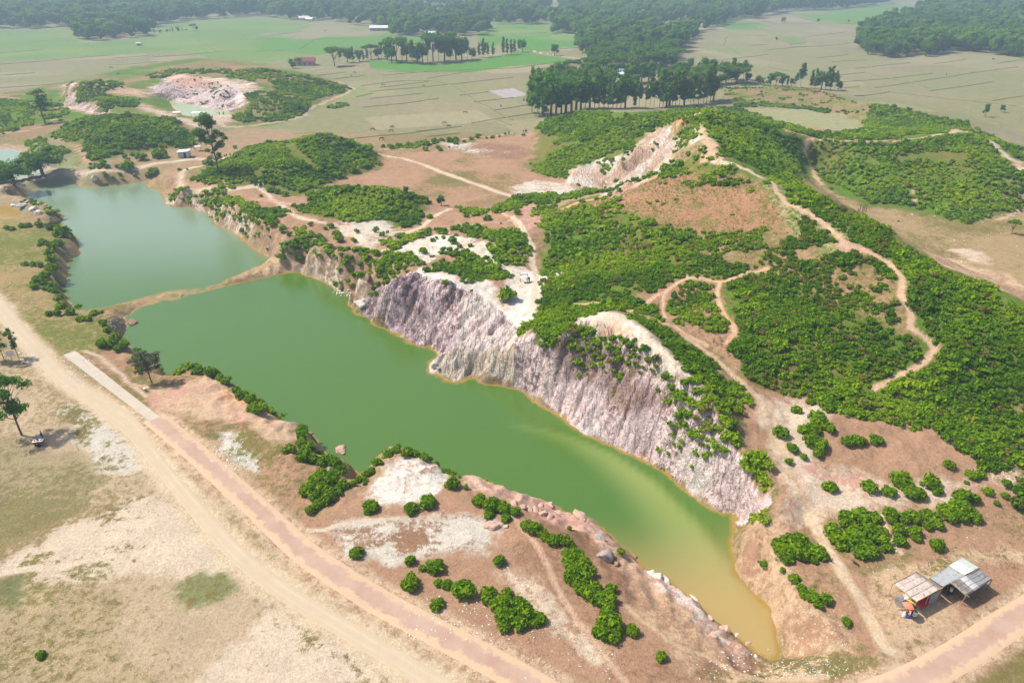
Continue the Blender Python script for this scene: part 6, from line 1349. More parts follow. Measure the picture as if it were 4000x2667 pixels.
def merged(name, pts, protos, mat, hmin, hmax, seed):
    R = np.random.default_rng(seed); cos, qs, ts = [], [], []; b_ = 0
    P = np.array([(p[0], p[1]) for p in pts]); pi = R.integers(0, len(protos), len(P)); hh2 = R.uniform(hmin, hmax, len(P)) * np.clip(np.hypot(P[:, 0], P[:, 1]) / 900, 1, 1.6); hue = np.clip(R.normal(0, .22, len(P)) + (fbm(P[:, 0], P[:, 1], 60, 2, 71) - .5) * .7, -.4, .6); ro = R.random(len(P)) * 6.28
    for k, (pc, pq, pt) in enumerate(protos):
        s = np.where(pi == k)[0]; c_, s_ = np.cos(ro[s])[:, None], np.sin(ro[s])[:, None]; w_ = (hh2[s] * R.uniform(.8, 1.25, len(s)))[:, None]
        A = np.stack([(pc[:, 0][None] * c_ - pc[:, 1][None] * s_) * w_ + P[s, 0][:, None], (pc[:, 0][None] * s_ + pc[:, 1][None] * c_) * w_ + P[s, 1][:, None], pc[:, 2][None] * hh2[s][:, None]], -1)
        cos.append(A.reshape(-1, 3)); qs.append((pq[None] + (np.arange(len(s)) * len(pc))[:, None, None] + b_).reshape(-1, 4)); b_ += len(s) * len(pc); ts.append((pt[None] + hue[s][:, None]).ravel())
    me = raw_mesh(name, np.vstack(cos), np.vstack(qs)); t_ = np.concatenate(ts); fattr(me, 'tint', t_); fattr(me, 'dry', t_ * 0)
    tag(link(name, me, mat), kind='stuff')
merged('far_woods', mass, fp, TREEL, 11, 19, 5)

# ---- houses
def gable_house(px, py, w_, d_, h_, ang, roof, wall, label, p=None):
    p = at(px, py, 0) if p is None else p
    o = empty('house', (p[0], p[1], p[2] if p[2] > .01 else 0), ang, label=label, cat='house', group='farmhouses in the distance')
    MB().box((0, 0, h_ / 2), (w_, d_, h_)).build('wall', M[wall], o)
    ov = .6; rh = d_ * .30
    m = MB(); X, Y = w_ / 2 + ov, d_ / 2 + ov; z0 = h_ - .12; t_ = .12
    m.add([(-X, -Y, z0), (X, -Y, z0), (X, 0, z0 + rh), (-X, 0, z0 + rh), (X, Y, z0), (-X, Y, z0), (-X, -Y, z0 + t_), (X, -Y, z0 + t_), (X, 0, z0 + rh + t_), (-X, 0, z0 + rh + t_), (X, Y, z0 + t_), (-X, Y, z0 + t_)],
          [(6,7,8,9),(9,8,10,11),(3,2,1,0),(5,4,2,3),(0,1,7,6),(4,5,11,10),(1,2,8,7),(2,4,10,8),(0,6,9,3),(3,9,11,5)])
    m.build('roof', M[roof], o)
    g_ = MB(); x2 = w_ / 2
    g_.add([(-x2, -d_ / 2, h_), (-x2, d_ / 2, h_), (-x2, 0, h_ + rh * .93)], [(0, 1, 2)]).add([(x2, -d_ / 2, h_), (x2, d_ / 2, h_), (x2, 0, h_ + rh * .93)], [(0, 2, 1)]); g_.build('gable', M[wall], o)
    MB().box((0, -d_ / 2 - .02, 1.05), (1.1, .08, 2.1)).build('door', M['wood'], o)
    for sx in (-.28, .28): MB().box((w_ * sx, -d_ / 2 - .02, 1.6), (1.0, .08, .9)).build('window', M['dark'], o)
    return o
for f_ in FARHOUSES: gable_house(*f_)

# ---- people and animals: one continuous skinned body each
def skin_body(name, verts, edges, radii, mat, parent=None, lev=1, root=0):
    me = bpy.data.meshes.new(name); me.from_pydata(verts, edges, []); me.update()
    o = link(name, me, None, parent)
    o.modifiers.new('skin', 'SKIN'); 
    if not me.skin_vertices: me.skin_vertices_add() if hasattr(me, 'skin_vertices_add') else None
    sv = me.skin_vertices[0].data if me.skin_vertices else None
    if sv is not None:
        for i, r_ in enumerate(radii): sv[i].radius = (r_, r_) if not isinstance(r_, tuple) else r_; sv[i].use_root = (i == root)
    sb = o.modifiers.new('sub', 'SUBSURF'); sb.levels = lev; sb.render_levels = lev
    me.materials.append(mat); o.modifiers['skin'].use_smooth_shade = True
    return o
def bake(o):
    """replace the modifiers by the mesh they make"""
    dg = bpy.context.evaluated_depsgraph_get(); me = bpy.data.meshes.new_from_object(o.evaluated_get(dg)); o.modifiers.clear(); o.data = me; return o
def person(loc, rz, shirt, lower, label, pose='stand', scale=1.0, group=None, skirt=False):
    o = empty('person', loc, rz, label=label, cat='person', group=group); o.scale = (scale,) * 3
    sit = pose == 'sit'; bend = pose == 'bend'; walk = .16 if pose == 'walk' else .03
    if sit: hip = Vector((0, 0, .30)); chest = Vector((0, .02, .68)); head = Vector((0, .04, 1.02))
    elif bend: hip = Vector((0, 0, .90)); chest = Vector((0, .38, 1.08)); head = Vector((0, .66, 1.06))
    else: hip = Vector((0, 0, .92)); chest = Vector((0, 0, 1.36)); head = Vector((0, .02, 1.68))
    V = [hip, (hip + chest) / 2, chest, chest + (head - chest) * .45, head - (head - chest).normalized() * .03, head + (head - chest).normalized() * .09]; E = [(0,1),(1,2),(2,3),(3,4),(4,5)]; Rr = [.13, .12, (.17, .11), .055, .088, .06]
    TV, TE, TR = [hip + Vector((0, 0, -.06)), (hip + chest) / 2, chest + Vector((0, 0, .02)), chest + (head - chest) * .3], [(0,1),(1,2),(2,3)], [.155, .145, (.2, .13), .075]
    LV, LE, LR = [hip + Vector((0, 0, .05))], [], [.15]
    for sx in (-1, 1):
        sh = chest + Vector((.19 * sx, 0, .02)); 
        el = sh + Vector((.07 * sx, .02 + (.12 if sit or bend else 0), -.28)); ha = el + Vector((-.02 * sx, .12 if not (sit or bend) else .16, -.24 if not sit else -.08))
        b = len(V); V += [sh, el, ha, ha + Vector((0, .03, -.09))]; E += [(2, b), (b, b + 1), (b + 1, b + 2), (b + 2, b + 3)]; Rr += [.06, .045, .034, .03]
        t = len(TV); TV += [sh, (sh + el) / 2, el]; TE += [(2, t), (t, t + 1), (t + 1, t + 2)]; TR += [.08, .068, .062]
        hj = hip + Vector((.10 * sx, 0, -.03))
        if sit: kn = Vector((.17 * sx, .40, .48)); an = Vector((.13 * sx, .42, .08)); 
        else: kn = Vector((.10 * sx, sx * walk, .49)); an = Vector((.10 * sx, sx * walk * 1.5 - .03, .08))
        b = len(V); V += [hj, kn, an, an + Vector((0, .15, -.04))]; E += [(0, b), (b, b + 1), (b + 1, b + 2), (b + 2, b + 3)]; Rr += [.09, .06, .042, .035]
        t = len(LV); LV += [hj, kn, an + Vector((0, 0, .05))]; LE += [(0, t), (t, t + 1), (t + 1, t + 2)]; LR += [.115, .085, .075]
    bake(skin_body('body', [tuple(v) for v in V], E, Rr, M['skin'], o)); bake(skin_body('shirt', [tuple(v) for v in TV], TE, TR, M[shirt], o))
    if skirt and not sit:
        m = MB(); n_ = 10
        m.tube([(0, 0, .94), (0, 0, .6), (0, 0, .22)], [.17, .2, .24], n_); m.build('wrap_skirt', M[lower], o, True)
    else: bake(skin_body('trousers', [tuple(v) for v in LV], LE, LR, M[lower], o))
    hc = MB(); c_, q_ = cube_sphere(np.array([0, 0, 0.]), .1, 4); c_ = c_[:, :] + np.array(head + Vector((0, -.02, .045))); hc.add(c_, q_.tolist()); hc.build('hair', M['hair'], o, True)
    return o
def quadruped(name, L_, Hh, mat, graze=True, horns=True):
    o = empty(name, (0, 0, 0))
    V = [(-.5*L_, 0, .80*Hh), (-.2*L_, 0, .76*Hh), (.15*L_, 0, .74*Hh), (.42*L_, 0, .80*Hh), (.62*L_, 0, (.55 if graze else 1.0)*Hh), (.74*L_, 0, (.22 if graze else 1.08)*Hh), (.86*L_, 0, (.05 if graze else .98)*Hh), (-.56*L_, 0, .6*Hh), (-.58*L_, 0, .35*Hh)]
    E = [(0,1),(1,2),(2,3),(3,4),(4,5),(5,6),(0,7),(7,8)]; R_ = [.14*Hh, .2*Hh, .22*Hh, .17*Hh, .09*Hh, .085*Hh, .05*Hh, .02*Hh, .018*Hh]
    for sy in (-1, 1):
        b = len(V); V += [(-.44*L_, .13*Hh*sy, .58*Hh), (-.38*L_, .14*Hh*sy, .45*Hh), (-.50*L_, .14*Hh*sy, .28*Hh), (-.47*L_, .14*Hh*sy, .03*Hh)]; E += [(0, b), (b, b+1), (b+1, b+2), (b+2, b+3)]; R_ += [.12*Hh, .07*Hh, .04*Hh, .035*Hh]
        b = len(V); V += [(.38*L_, .13*Hh*sy, .55*Hh), (.37*L_, .13*Hh*sy, .30*Hh), (.38*L_, .13*Hh*sy, .03*Hh)]; E += [(3, b), (b, b+1), (b+1, b+2)]; R_ += [.09*Hh, .045*Hh, .036*Hh]
        b = len(V); V += [(V[5][0] - .02*L_, .12*Hh*sy, V[5][2] + .06*Hh)]; E += [(5, b)]; R_ += [.03*Hh]
    bake(skin_body('body', V, E, R_, mat, o))
    if horns:
        hd = V[5]
        for sy in (-1, 1): MB().tube([(hd[0] - .03, .06 * sy, hd[2] + .06), (hd[0] - .04, .2 * sy, hd[2] + .14), (hd[0] + .02, .22 * sy, hd[2] + .28)], [.03, .022, .006], 5).build('horn', M['sack'], o)
    return o
cow0 = quadruped('cow', 1.9, 1.3, M['cow']); cow1 = quadruped('cow', 1.9, 1.3, M['cowd']); used_c = {0: False, 1: False}
COWS = [(1,0,1020,1140,0,.4,'small brown cow grazing left of the dark ring in the field'),(1,0,1185,1150,0,2.9,'brown cow grazing just below the dark ring in the field'),(1,0,1190,1118,1,1.0,'dark cow at the right rim of the ring in the field'),(1,0,1647,1083,0,0.2,'brown cow beside the black cow in the grazed field'),(1,0,1690,1110,1,2.6,'black cow grazing in the middle of the grazed field'),
 (1,0,1112,748,0,.3,'brown cow near the field bank beyond the path bend'),(1,0,1470,757,0,2.8,'brown cow on the long field bank'),(1,0,1830,990,0,.1,'pale brown cow lying in the field right of the pair'),(1,0,1098,1222,1,.5,'dark calf just behind the green mound'),(1,0,862,640,1,.2,'dark cow near the far farm path'),(1,0,2143,932,0,1.4,'brown cow under the long bank near the tall trees'),(1,0,605,272,1,.4,'dark cow far off in the greyish field'),(0,0,973,595,1,.3,'lone dark cow in the grey field on the left'),(0,0,1036,650,0,.2,'small cow grazing beyond the quarry hill'),(2,0,1772,543,0,.5,'brown cow in the brown field right of the village'),(3,0,1967,522,1,.2,'black cow in front of the right wood')]
for c_, r_, a_, b_, kd, rz, lab in COWS:
    src = (cow0, cow1)[kd]; p = G0(*Tp(c_, r_, a_, b_ + 4))
    if not used_c[kd]: used_c[kd] = True; src.location = p; src.rotation_euler = (0, 0, rz); o = src
    else: o = copy_tree(src, p, rz)
    tag(o, lab, 'cow', 'cattle grazing in the fields')
dog = quadruped('dog', .75, .5, M['cowd'], graze=False, horns=False); dog.location = G0(*Tp(3, 3, 765, 540)); dog.rotation_euler = (0, 0, 2.3); tag(dog, 'black dog standing on brown grass below the bush clump', 'dog')
dog2 = quadruped('dog', .6, .45, M['cowd'], graze=False, horns=False); dog2.location = G0(*Tp(3, 3, 540, 500)); dog2.rotation_euler = (0, 0, -1.2); tag(dog2, 'small black dog on the pale path beside the bushes', 'dog')
def gp(c_, r_, a_, b_): return tuple(G0(*Tp(c_, r_, a_, b_)))
person(gp(1,1,28,190), 2.6, 'white', 'white', 'person in white on the sandy path, left of the two', 'walk', group='two people in white'); person(gp(1,1,70,185), 3.3, 'white', 'white', 'person in white on the sandy path, right of the two', 'walk', group='two people in white')
for k, (a_, b_, c_) in enumerate(((1972, 1388, 'black'), (1988, 1380, 'cloth_m'), (2018, 1375, 'black'))):
    person(gp(0,0,a_,b_), 1.0, c_, 'dark', ('person in black at the left of the three by the tall tree', 'person in maroon in the middle of the three by the tall tree', 'person in black set apart right of the tall tree')[k], 'walk', group='three people on the white road')
for k, (a_, b_) in enumerate(((103, 1168), (118, 1162), (129, 1163))):
    person(gp(2,0,a_,b_), .4, 'black', 'cloth_g', ('person in dark clothes at the left of the trio on the field edge', 'middle person of the trio standing on the field edge', 'right person of the trio standing on the field edge')[k], 'stand', group='trio at the field edge')
person(gp(1,0,2213,1178), .4, 'black', 'dark', 'person in dark clothes alone on the field footpath', 'stand')
person(gp(1,0,833,678), .2, 'cloth_m', 'dark', 'distant person in maroon in the brown field', 'walk')
person(gp(3,0,1558,662), .2, 'black', 'dark', 'distant person standing in the wide right-hand field', 'stand')
person(gp(0,0,1922,1012), .2, 'black', 'dark', 'person on the pale rim right of the quarry pond, nearer the tarp', 'stand'); person(gp(0,0,1958,1010), .2, 'cloth_g', 'dark', 'person on the pale rim right of the quarry pond, farther right', 'stand')
person(gp(2,1,150,1010), 2.2, 'black', 'dark', 'person in black bending beside the white-topped frame', 'bend', 1.05)
person(gp(0,1,122,172), -2.8, 'black', 'cloth_g', 'person sitting under the dark tree, left of the pair', 'sit', group='people under the dark tree'); person(gp(0,1,145,178), -2.6, 'white', 'blue', 'person in a white shirt sitting under the dark tree', 'sit', group='people under the dark tree')
person(gp(0,1,352,100), -2.8, 'black', 'dark', 'person sitting beneath the shade tree near the bench', 'sit'); person(gp(0,1,402,104), -2.8, 'cloth_g', 'dark', 'person in green sitting right of the shade tree', 'sit')
person(gp(0,2,382,935), 2.6, 'black', 'blue', 'vendor in black standing behind the red cart', 'stand')

# ---- vendor cart, sign board, bench
def PZ(c_, r_, a_, b_, zm): 
    q = Tp(c_, r_, a_, b_); return Vector(at(q[0], q[1], zm / S))
pc_ = Vector(gp(0,2,350,985)); cart = empty('vendor_cart', pc_, .25, label='red and white vendor cart with blue tubs in the tree shade', cat='cart')
MB().box((0, 0, .78), (1.5, .85, .34)).build('body', M['cloth_m'], cart); MB().box((0, 0, .97), (1.6, .95, .05)).build('tray', M['sack'], cart)
for sx in (-1, 1):
    w = MB(); w.tube([(.1, sx * .5 - .02, .33), (.1, sx * .5 + .02, .33)], .33, 14); w.build('wheel', M['dark'], cart)
MB().tube([(.75, -.3, .8), (1.25, -.3, .85), (1.25, .3, .85), (.75, .3, .8)], .02).build('handle', M['wood'], cart); MB().box((-.6, 0, .3), (.06, .5, .6)).build('leg', M['wood'], cart)
def tub(loc, r_, h_, mat, label, cat='tub', name='tub', group=None):
    m = MB(); n_ = 14; m.tube([(0, 0, 0), (0, 0, h_)], [r_ * .8, r_], n_); o = m.build(name, M[mat], None, False); o.location = loc; tag(o, label, cat, group)
    MB().tube([(0, 0, h_ - .01), (0, 0, h_ + .025)], [r_ * 1.08, r_ * 1.08], n_).build('rim', M[mat], o); return o
tub(pc_ + Vector((-.15, .1, 1.0)), .17, .22, 'blue', 'bright blue tub on the vendor cart'); tub(pc_ + Vector((.4, .05, 1.0)), .14, .16, 'white', 'white tub on the vendor cart')
tub(pc_ + Vector((-.55, -.1, 1.0)), .13, .2, 'coral', 'orange-red jar at the end of the vendor cart')
sb = empty('sign_board', gp(0,2,110,245), .5, label='white sign board on a post under the roadside trees', cat='sign'); MB().box((0, 0, 1.7), (1.2, .06, 1.1)).build('panel', M['white'], sb); MB().tube([(0, .06, 0), (0, .06, 2.0)], .06).build('post', M['concrete'], sb)
bn = empty('bench', gp(0,1,275,100), .15, label='wooden bench under the shade tree by the lake corner', cat='bench'); MB().box((0, 0, .45), (2.2, .5, .07)).build('seat', M['wood'], bn); MB().box((0, .25, .75), (2.2, .05, .35)).build('backrest', M['wood'], bn)
for sx in (-1, 1):
    for sy in (-.2, .2): MB().box((sx * .95, sy, .21), (.07, .07, .42)).build('leg', M['wood'], bn)
# marker drum by the concrete road
dr_ = MB(); dr_.tube([(0, 0, 0), (0, 0, .55)], .26, 16); dm = dr_.build('marker_stone', M['concrete']); dm.location = gp(0,2,1270,508); tag(dm, 'grey round marker stone beside the concrete road', 'marker stone'); MB().tube([(0, 0, .54), (0, 0, .60)], .24, 16).build('top', M['white'], dm)

# ---- corrugated sheets
def sheet(c00, c10, c11, c01, mat, name, parent=None, waves=26, amp=.04, nu=None, nv=6, sag=.03, bend=0):
    """c00->c10 runs across the corrugations"""
    nu = waves * 4; a_, b_, c_, d_ = map(np.array, (c00, c10, c11, c01))
    nrm = np.cross(b_ - a_, d_ - a_); nrm /= np.linalg.norm(nrm); nrm *= np.sign(nrm[2])
    u = np.linspace(0, 1, nu + 1)[:, None, None]; v = np.linspace(0, 1, nv + 1)[None, :, None]
    P = (a_ * (1 - u) + b_ * u) * (1 - v) + (d_ * (1 - u) + c_ * u) * v
    rr = RB.normal(size=(nu // 16 + 2)) * .03
    st = np.interp(np.linspace(0, len(rr) - 1, nu + 1), np.arange(len(rr)), rr)[:, None, None]
    P = P + nrm * (np.sin(u * waves * 6.283) * amp + st - np.sin(v * 3.14) * sag)
    me = grid_mesh(name, P[..., 0], P[..., 1], P[..., 2]); me.materials.append(mat)
    o = link(name, me, None, parent); s_ = o.modifiers.new('thick', 'SOLIDIFY'); s_.thickness = .012
    return o
def tin_mat(name, a_, b_, stain, k=.55):
    t = NT(name); P0 = t.pos(); c = t.mix(t.noise(.8, 5, .6, P0), a_, b_)
    f = t.math('MULTIPLY_ADD', t.noise(2.6, 5, .65, P0), 9, -5.4 + k, clamp=True); c = t.mix(f, c, stain); t.color(c)
    t.bsdf.inputs['Roughness'].default_value = .55; t.bsdf.inputs['Specular IOR Level'].default_value = .4; return t.m
T_OLD = tin_mat('weathered_white_tin', (.66,.60,.56), (.58,.50,.46), (.36,.24,.19), .5); T_GREY = tin_mat('grey_roof_tin', (.24,.26,.29), (.36,.38,.40), (.17,.14,.13), .5); T_NEW = tin_mat('clean_roof_tin', (.55,.57,.57), (.66,.67,.66), (.4,.4,.4), .3); T_SHEEN = tin_mat('pale_green_tin', (.33,.38,.37), (.40,.44,.43), (.25,.27,.26), .3)
def Q(a_, b_, z_): return PZ(3, 3, a_, b_, z_)
shk = empty('shack', (Q(1300, 900, 0).x, Q(1300, 900, 0).y, 0), 0, label='open bamboo shack with a pale rusty tin roof', cat='shack')
def fix(o, e): o.matrix_parent_inverse = Matrix.Translation(-Vector(e.location)); return o
L_, T_, R_, B_ = Q(1093, 698, 2.35), Q(1302, 592, 2.6), Q(1520, 736, 2.6), Q(1300, 856, 2.35)
fix(sheet(L_, B_, R_, T_, T_OLD, 'roof', shk, waves=30), shk)
fr = MB()
for a_, b_ in ((L_, T_), (T_, R_), (R_, B_), (B_, L_)):
    e_ = (b_ - a_) * .03; fr.tube([a_ - e_ + Vector((0, 0, .05)), b_ + e_ + Vector((0, 0, .05))], .035, 5)
for t in (.22, .48, .74): fr.tube([L_.lerp(B_, t) + Vector((0, 0, .06)), T_.lerp(R_, t) + Vector((0, 0, .06))], .025, 5)
for t in (.33, .66): fr.tube([L_.lerp(T_, t) - Vector((0, 0, .06)), B_.lerp(R_, t) - Vector((0, 0, .06))], .03, 5)
fix(fr.build('roof_frame', M['bamboo'], shk), shk)
for a_ in (L_, T_, R_, B_, L_.lerp(B_, .5), T_.lerp(R_, .5), B_.lerp(R_, .5)): fix(MB().tube([(a_.x, a_.y, 0), a_ + Vector((0, 0, .05))], .045, 6).build('post', M['bamboo'], shk), shk)
rl = MB()
for z_ in (.35, .8, 1.25): rl.tube([(L_.x, L_.y, z_), (L_.lerp(B_, .5).x, L_.lerp(B_, .5).y, z_)], .02, 5); rl.tube([(L_.x, L_.y, z_), (T_.x, T_.y, z_)], .02, 5)
for t in (.15, .3, .45): 
    q = L_.lerp(B_, t); rl.tube([(q.x, q.y, .05), (q.x, q.y, 1.3)], .018, 5)
fix(rl.build('railing', M['bamboo'], shk), shk)
fix(sheet((R_.x, R_.y, .05), (B_.lerp(R_, .62).x, B_.lerp(R_, .62).y, .05), (B_.lerp(R_, .62).x, B_.lerp(R_, .62).y, 2.2), (R_.x, R_.y, 2.4), T_GREY, 'wall', shk, waves=8, sag=0), shk)
sh2 = empty('shack', (Q(1700, 800, 0).x, Q(1700, 800, 0).y, 0), 0, label='grey tin-roofed shack propped on poles at the road', cat='shack')
a1_, a2_, a3_, a4_ = Q(1415, 650, 2.3), Q(1700, 468, 2.3), Q(1850, 558, 2.95), Q(1533, 726, 2.75)
md = lambda p_, q_, t: p_.lerp(q_, t)
fix(sheet(a1_, md(a1_, a2_, .62), md(a4_, a3_, .60), a4_, T_GREY, 'roof', sh2, waves=22), sh2)
fix(sheet(md(a1_, a2_, .58) + Vector((0, 0, .05)), md(a1_, a2_, .83) + Vector((0, 0, .05)), md(a4_, a3_, .85) + Vector((0, 0, .05)), md(a4_, a3_, .58) + Vector((0, 0, .05)), T_NEW, 'roof_sheet', sh2, waves=10), sh2)
fix(sheet(md(a1_, a2_, .81) + Vector((0, 0, .09)), a2_ + Vector((0, 0, .09)), a3_ + Vector((0, 0, .09)), md(a4_, a3_, .83) + Vector((0, 0, .09)), T_SHEEN, 'roof_sheet', sh2, waves=7), sh2)
b1_, b2_, b3_, b4_ = Q(1592, 690, 2.75), Q(1845, 562, 2.85), Q(1962, 662, 2.2), Q(1742, 803, 2.1)
fix(sheet(b1_, b2_, b3_, b4_, T_GREY, 'front_roof', sh2, waves=24), sh2)
fix(sheet(md(b1_, b2_, .30) + Vector((0, 0, .05)), md(b1_, b2_, .52) + Vector((0, 0, .05)), md(b4_, b3_, .50) + Vector((0, 0, .05)), md(b4_, b3_, .28) + Vector((0, 0, .05)), T_NEW, 'roof_sheet', sh2, waves=6), sh2)
fix(sheet(md(b1_, b2_, .12) + Vector((0, 0, .045)), md(b1_, b2_, .20) + Vector((0, 0, .045)), md(b4_, b3_, .18) + Vector((0, 0, .045)), md(b4_, b3_, .10) + Vector((0, 0, .045)), tin_mat('rusty_roof_strip', (.24,.17,.15), (.3,.2,.17), (.2,.12,.1)), 'roof_sheet', sh2, waves=3), sh2)
bt = MB()
for t in (.08, .34, .62, .9): bt.tube([md(b1_, b4_, t) + Vector((0, 0, .07)) - (b2_ - b1_) * .03, md(b2_, b3_, t) + Vector((0, 0, .07)) + (b2_ - b1_) * .02], .022, 5)
bt.tube([b1_ + Vector((-.1, .1, .1)), b4_ + Vector((.1, -.3, .08))], .03, 5); bt.tube([b1_ + Vector((.15, .1, .1)), b4_ + Vector((-.25, -.25, .08))], .025, 5)
fix(bt.build('roof_frame', M['bamboo'], sh2), sh2)
for p_, off in ((a1_, (0, 0)), (a2_, (0, 0)), (a3_, (0, 0)), (a4_, (0, 0)), (b3_, (-.15, .1)), (b1_, (0, 0)), (md(b4_, b3_, .5), (0, 0))): fix(MB().tube([(p_.x + off[0], p_.y + off[1], 0), (p_.x, p_.y, p_.z)], .05, 6).build('post', M['wood'], sh2), sh2)
g4 = Q(1683, 890, 0); fix(MB().tube([(g4.x, g4.y, 0), (b4_.x - .1, b4_.y + .05, b4_.z)], .05, 6).build('post', M['bamboo'], sh2), sh2)
for (p_, q_) in ((a1_, a2_), (a1_, a4_)):
    fix(sheet((p_.x, p_.y, .05), (md(p_, q_, .95).x, md(p_, q_, .95).y, .05), (md(p_, q_, .95).x, md(p_, q_, .95).y, 2.2), (p_.x, p_.y, 2.2), T_GREY, 'wall', sh2, waves=14, sag=0), sh2)
fix(MB().box(tuple(Q(1590, 760, .45)), (1.6, .6, .9), .55).build('counter', M['dark'], sh2), sh2)
tub(Q(1600, 762, .92), .2, .5, 'white', 'white water drum on the shack counter', 'drum', 'drum'); tub(Q(1590, 800, 0), .22, .4, 'black', 'dark pot on the ground at the shack front', 'pot', 'pot')
# table with red cloth
tb = empty('table', Q(1350, 890, 0), .55, label='long table under a red cloth in front of the bamboo shack', cat='table')
MB().box((0, 0, .78), (1.75, .8, .05)).build('table_top', M['wood'], tb); MB().box((0, 0, .80), (1.85, .92, .035)).box((0, -.46, .66), (1.85, .02, .28)).box((-.925, 0, .66), (.02, .92, .28)).build('red_cloth', M['red'], tb)
for sx in (-.8, .8):
    for sy in (-.32, .32): MB().box((sx, sy, .38), (.06, .06, .76)).build('leg', M['wood'], tb)
# white tarp hung from the shack roof
me_pts = [(1105,825,1.9),(1190,790,2.2),(1248,812,2.2),(1265,862,1.3),(1205,905,.35),(1165,915,.2),(1110,870,1.0)]
cen = Q(1185, 855, 1.35); ring = [Q(*p_) for p_ in me_pts]; tv, tf = [], []; NR = 7
for k in range(NR + 1):
    for i in range(len(ring) * 4):
        u_ = i / 4; a_ = ring[int(u_) % len(ring)]; b_ = ring[(int(u_) + 1) % len(ring)]; q = a_.lerp(b_, u_ - int(u_)); q = cen.lerp(q, (k + .3) / (NR + .3))
        tv.append(tuple(q + Vector((RB.normal() * .03, RB.normal() * .03, RB.normal() * .06))))
n_ = len(ring) * 4
for k in range(NR):
    for i in range(n_): tf.append((k * n_ + i, k * n_ + (i + 1) % n_, (k + 1) * n_ + (i + 1) % n_, (k + 1) * n_ + i))
tf.append(tuple(range(n_))[::-1])
mt = bpy.data.meshes.new('tarpaulin'); mt.from_pydata(tv, [], tf); mt.update(); smooth(mt); tp = link('tarpaulin', mt, M['white']); tag(tp, 'crumpled white tarpaulin hung beside the striped umbrella', 'tarpaulin')
# umbrella
uc = Q(1240, 875, 2.15); ub = empty('umbrella', (uc.x, uc.y, 0), .3, label='yellow, black and coral striped sunshade over the stall', cat='umbrella')
cols_ = ['yellow', 'yellow', 'black', 'coral', 'coral', 'coral', 'black', 'yellow']
for k in range(8):
    m = MB(); a0_, a1_k = k * math.pi / 4, (k + 1) * math.pi / 4; rr_ = [.02, .35, .65, .78]; zz_ = [2.45, 2.36, 2.16, 2.0]; vs_, fs = [], []
    for r_, z_ in zip(rr_, zz_):
        for t in range(4): 
            a_ = a0_ + (a1_k - a0_) * t / 3; dip = .05 * math.sin(t / 3 * math.pi) * r_; vs_.append((math.cos(a_) * (r_ - dip), math.sin(a_) * (r_ - dip), z_ + dip * .3))
    for i in range(3):
        for t in range(3): fs.append((i * 4 + t, (i + 1) * 4 + t, (i + 1) * 4 + t + 1, i * 4 + t + 1))
    m.add(vs_, fs).build('canopy_panel', M[cols_[k]], ub)
MB().tube([(0, 0, 0), (0, 0, 2.5)], .025).build('pole', M['wood'], ub)
person(tuple(Q(1205, 985, 0)), .9, 'coral', 'cloth_m', 'stallholder in a checked red shirt beneath the sunshade', 'stand', .95); person(tuple(Q(1255, 985, 0)), -.6, 'black', 'dark', 'person in dark clothes beneath the sunshade', 'stand', .85)
sk = MB(); sk.tube([(0, 0, 0), (0, 0, .2), (0, 0, .55), (0, 0, .7)], [.26, .3, .24, .12], 12); so = sk.build('sack', M['sack'], None, True); so.location = Q(1182, 985, 0); tag(so, 'fat white sack standing left of the blue bucket', 'sack'); MB().tube([(0, 0, .69), (.02, 0, .8)], [.07, .12], 10).build('tied_neck', M['sack'], so)
tub(Q(1213, 995, 0), .2, .38, 'blue', 'bright blue bucket on the ground below the sunshade', 'bucket', 'bucket')
st_ = empty('stool', Q(1272, 1000, 0), .2, label='low stool carrying the stacked white boxes', cat='stool'); MB().box((0, 0, .4), (.55, .4, .05)).build('seat', M['wood'], st_)
for sx in (-.22, .22):
    for sy in (-.15, .15): MB().box((sx, sy, .19), (.04, .04, .38)).build('leg', M['wood'], st_)
for k in range(3):
    bx_ = MB(); bx_.box((0, 0, .11), (.42 - .04 * k, .3, .2)); o = bx_.build('storage_box', M['white']); o.location = Vector(st_.location) + Vector((0, 0, .43 + .25 * k)); o.rotation_euler = (0, 0, .2); tag(o, ('white plastic box at the bottom of the stack', 'white plastic box in the middle of the stack', 'white plastic box on top of the stack')[k], 'box', 'stacked white boxes'); MB().box((0, 0, .225), (.45 - .04 * k, .33, .03)).build('lid', M['bluer'] if k != 1 else M['white'], o)
for k, (t_, b_) in enumerate((((975, 722), (943, 867)), ((1067, 822), (1040, 962)), ((1177, 905), (1138, 1042)))):
    g_ = Q(b_[0], b_[1], 0); m = MB(); m.tube([(0, 0, -.1), (0.02, .02, 1.3), (.05, .0, 2.5)], [.035, .03, .022], 6); o = m.build('bamboo_pole', M['bamboo']); o.location = g_
    tag(o, ('bare bamboo pole standing farthest from the shack', 'bare bamboo pole standing in the middle of three', 'bare bamboo pole standing nearest the sunshade')[k], 'pole', 'bare poles left of the shack'); MB().tube([(0, 0, 1.25), (.02, .02, 1.29)], [.04, .04], 6).build('knot', M['wood'], o)

# ---- white-topped frame on the plateau
fp_ = Vector(gp(2,1,105,1015)); frm = empty('display_frame', fp_, .1, label='thin wooden frame with a white top on the pale plateau', cat='frame')
for sx in (-.8, .8):
    for sy in (-.5, .5): MB().tube([(sx, sy, 0), (sx * .95, sy, 2.2)], .05, 5).build('post', M['bamboo'], frm)
MB().box((0, 0, 1.3), (1.8, 1.1, .05)).box((0, 0, 2.2), (1.9, .3, .06)).box((0, .5, 1.75), (1.8, .04, .3)).build('top', M['white'], frm)
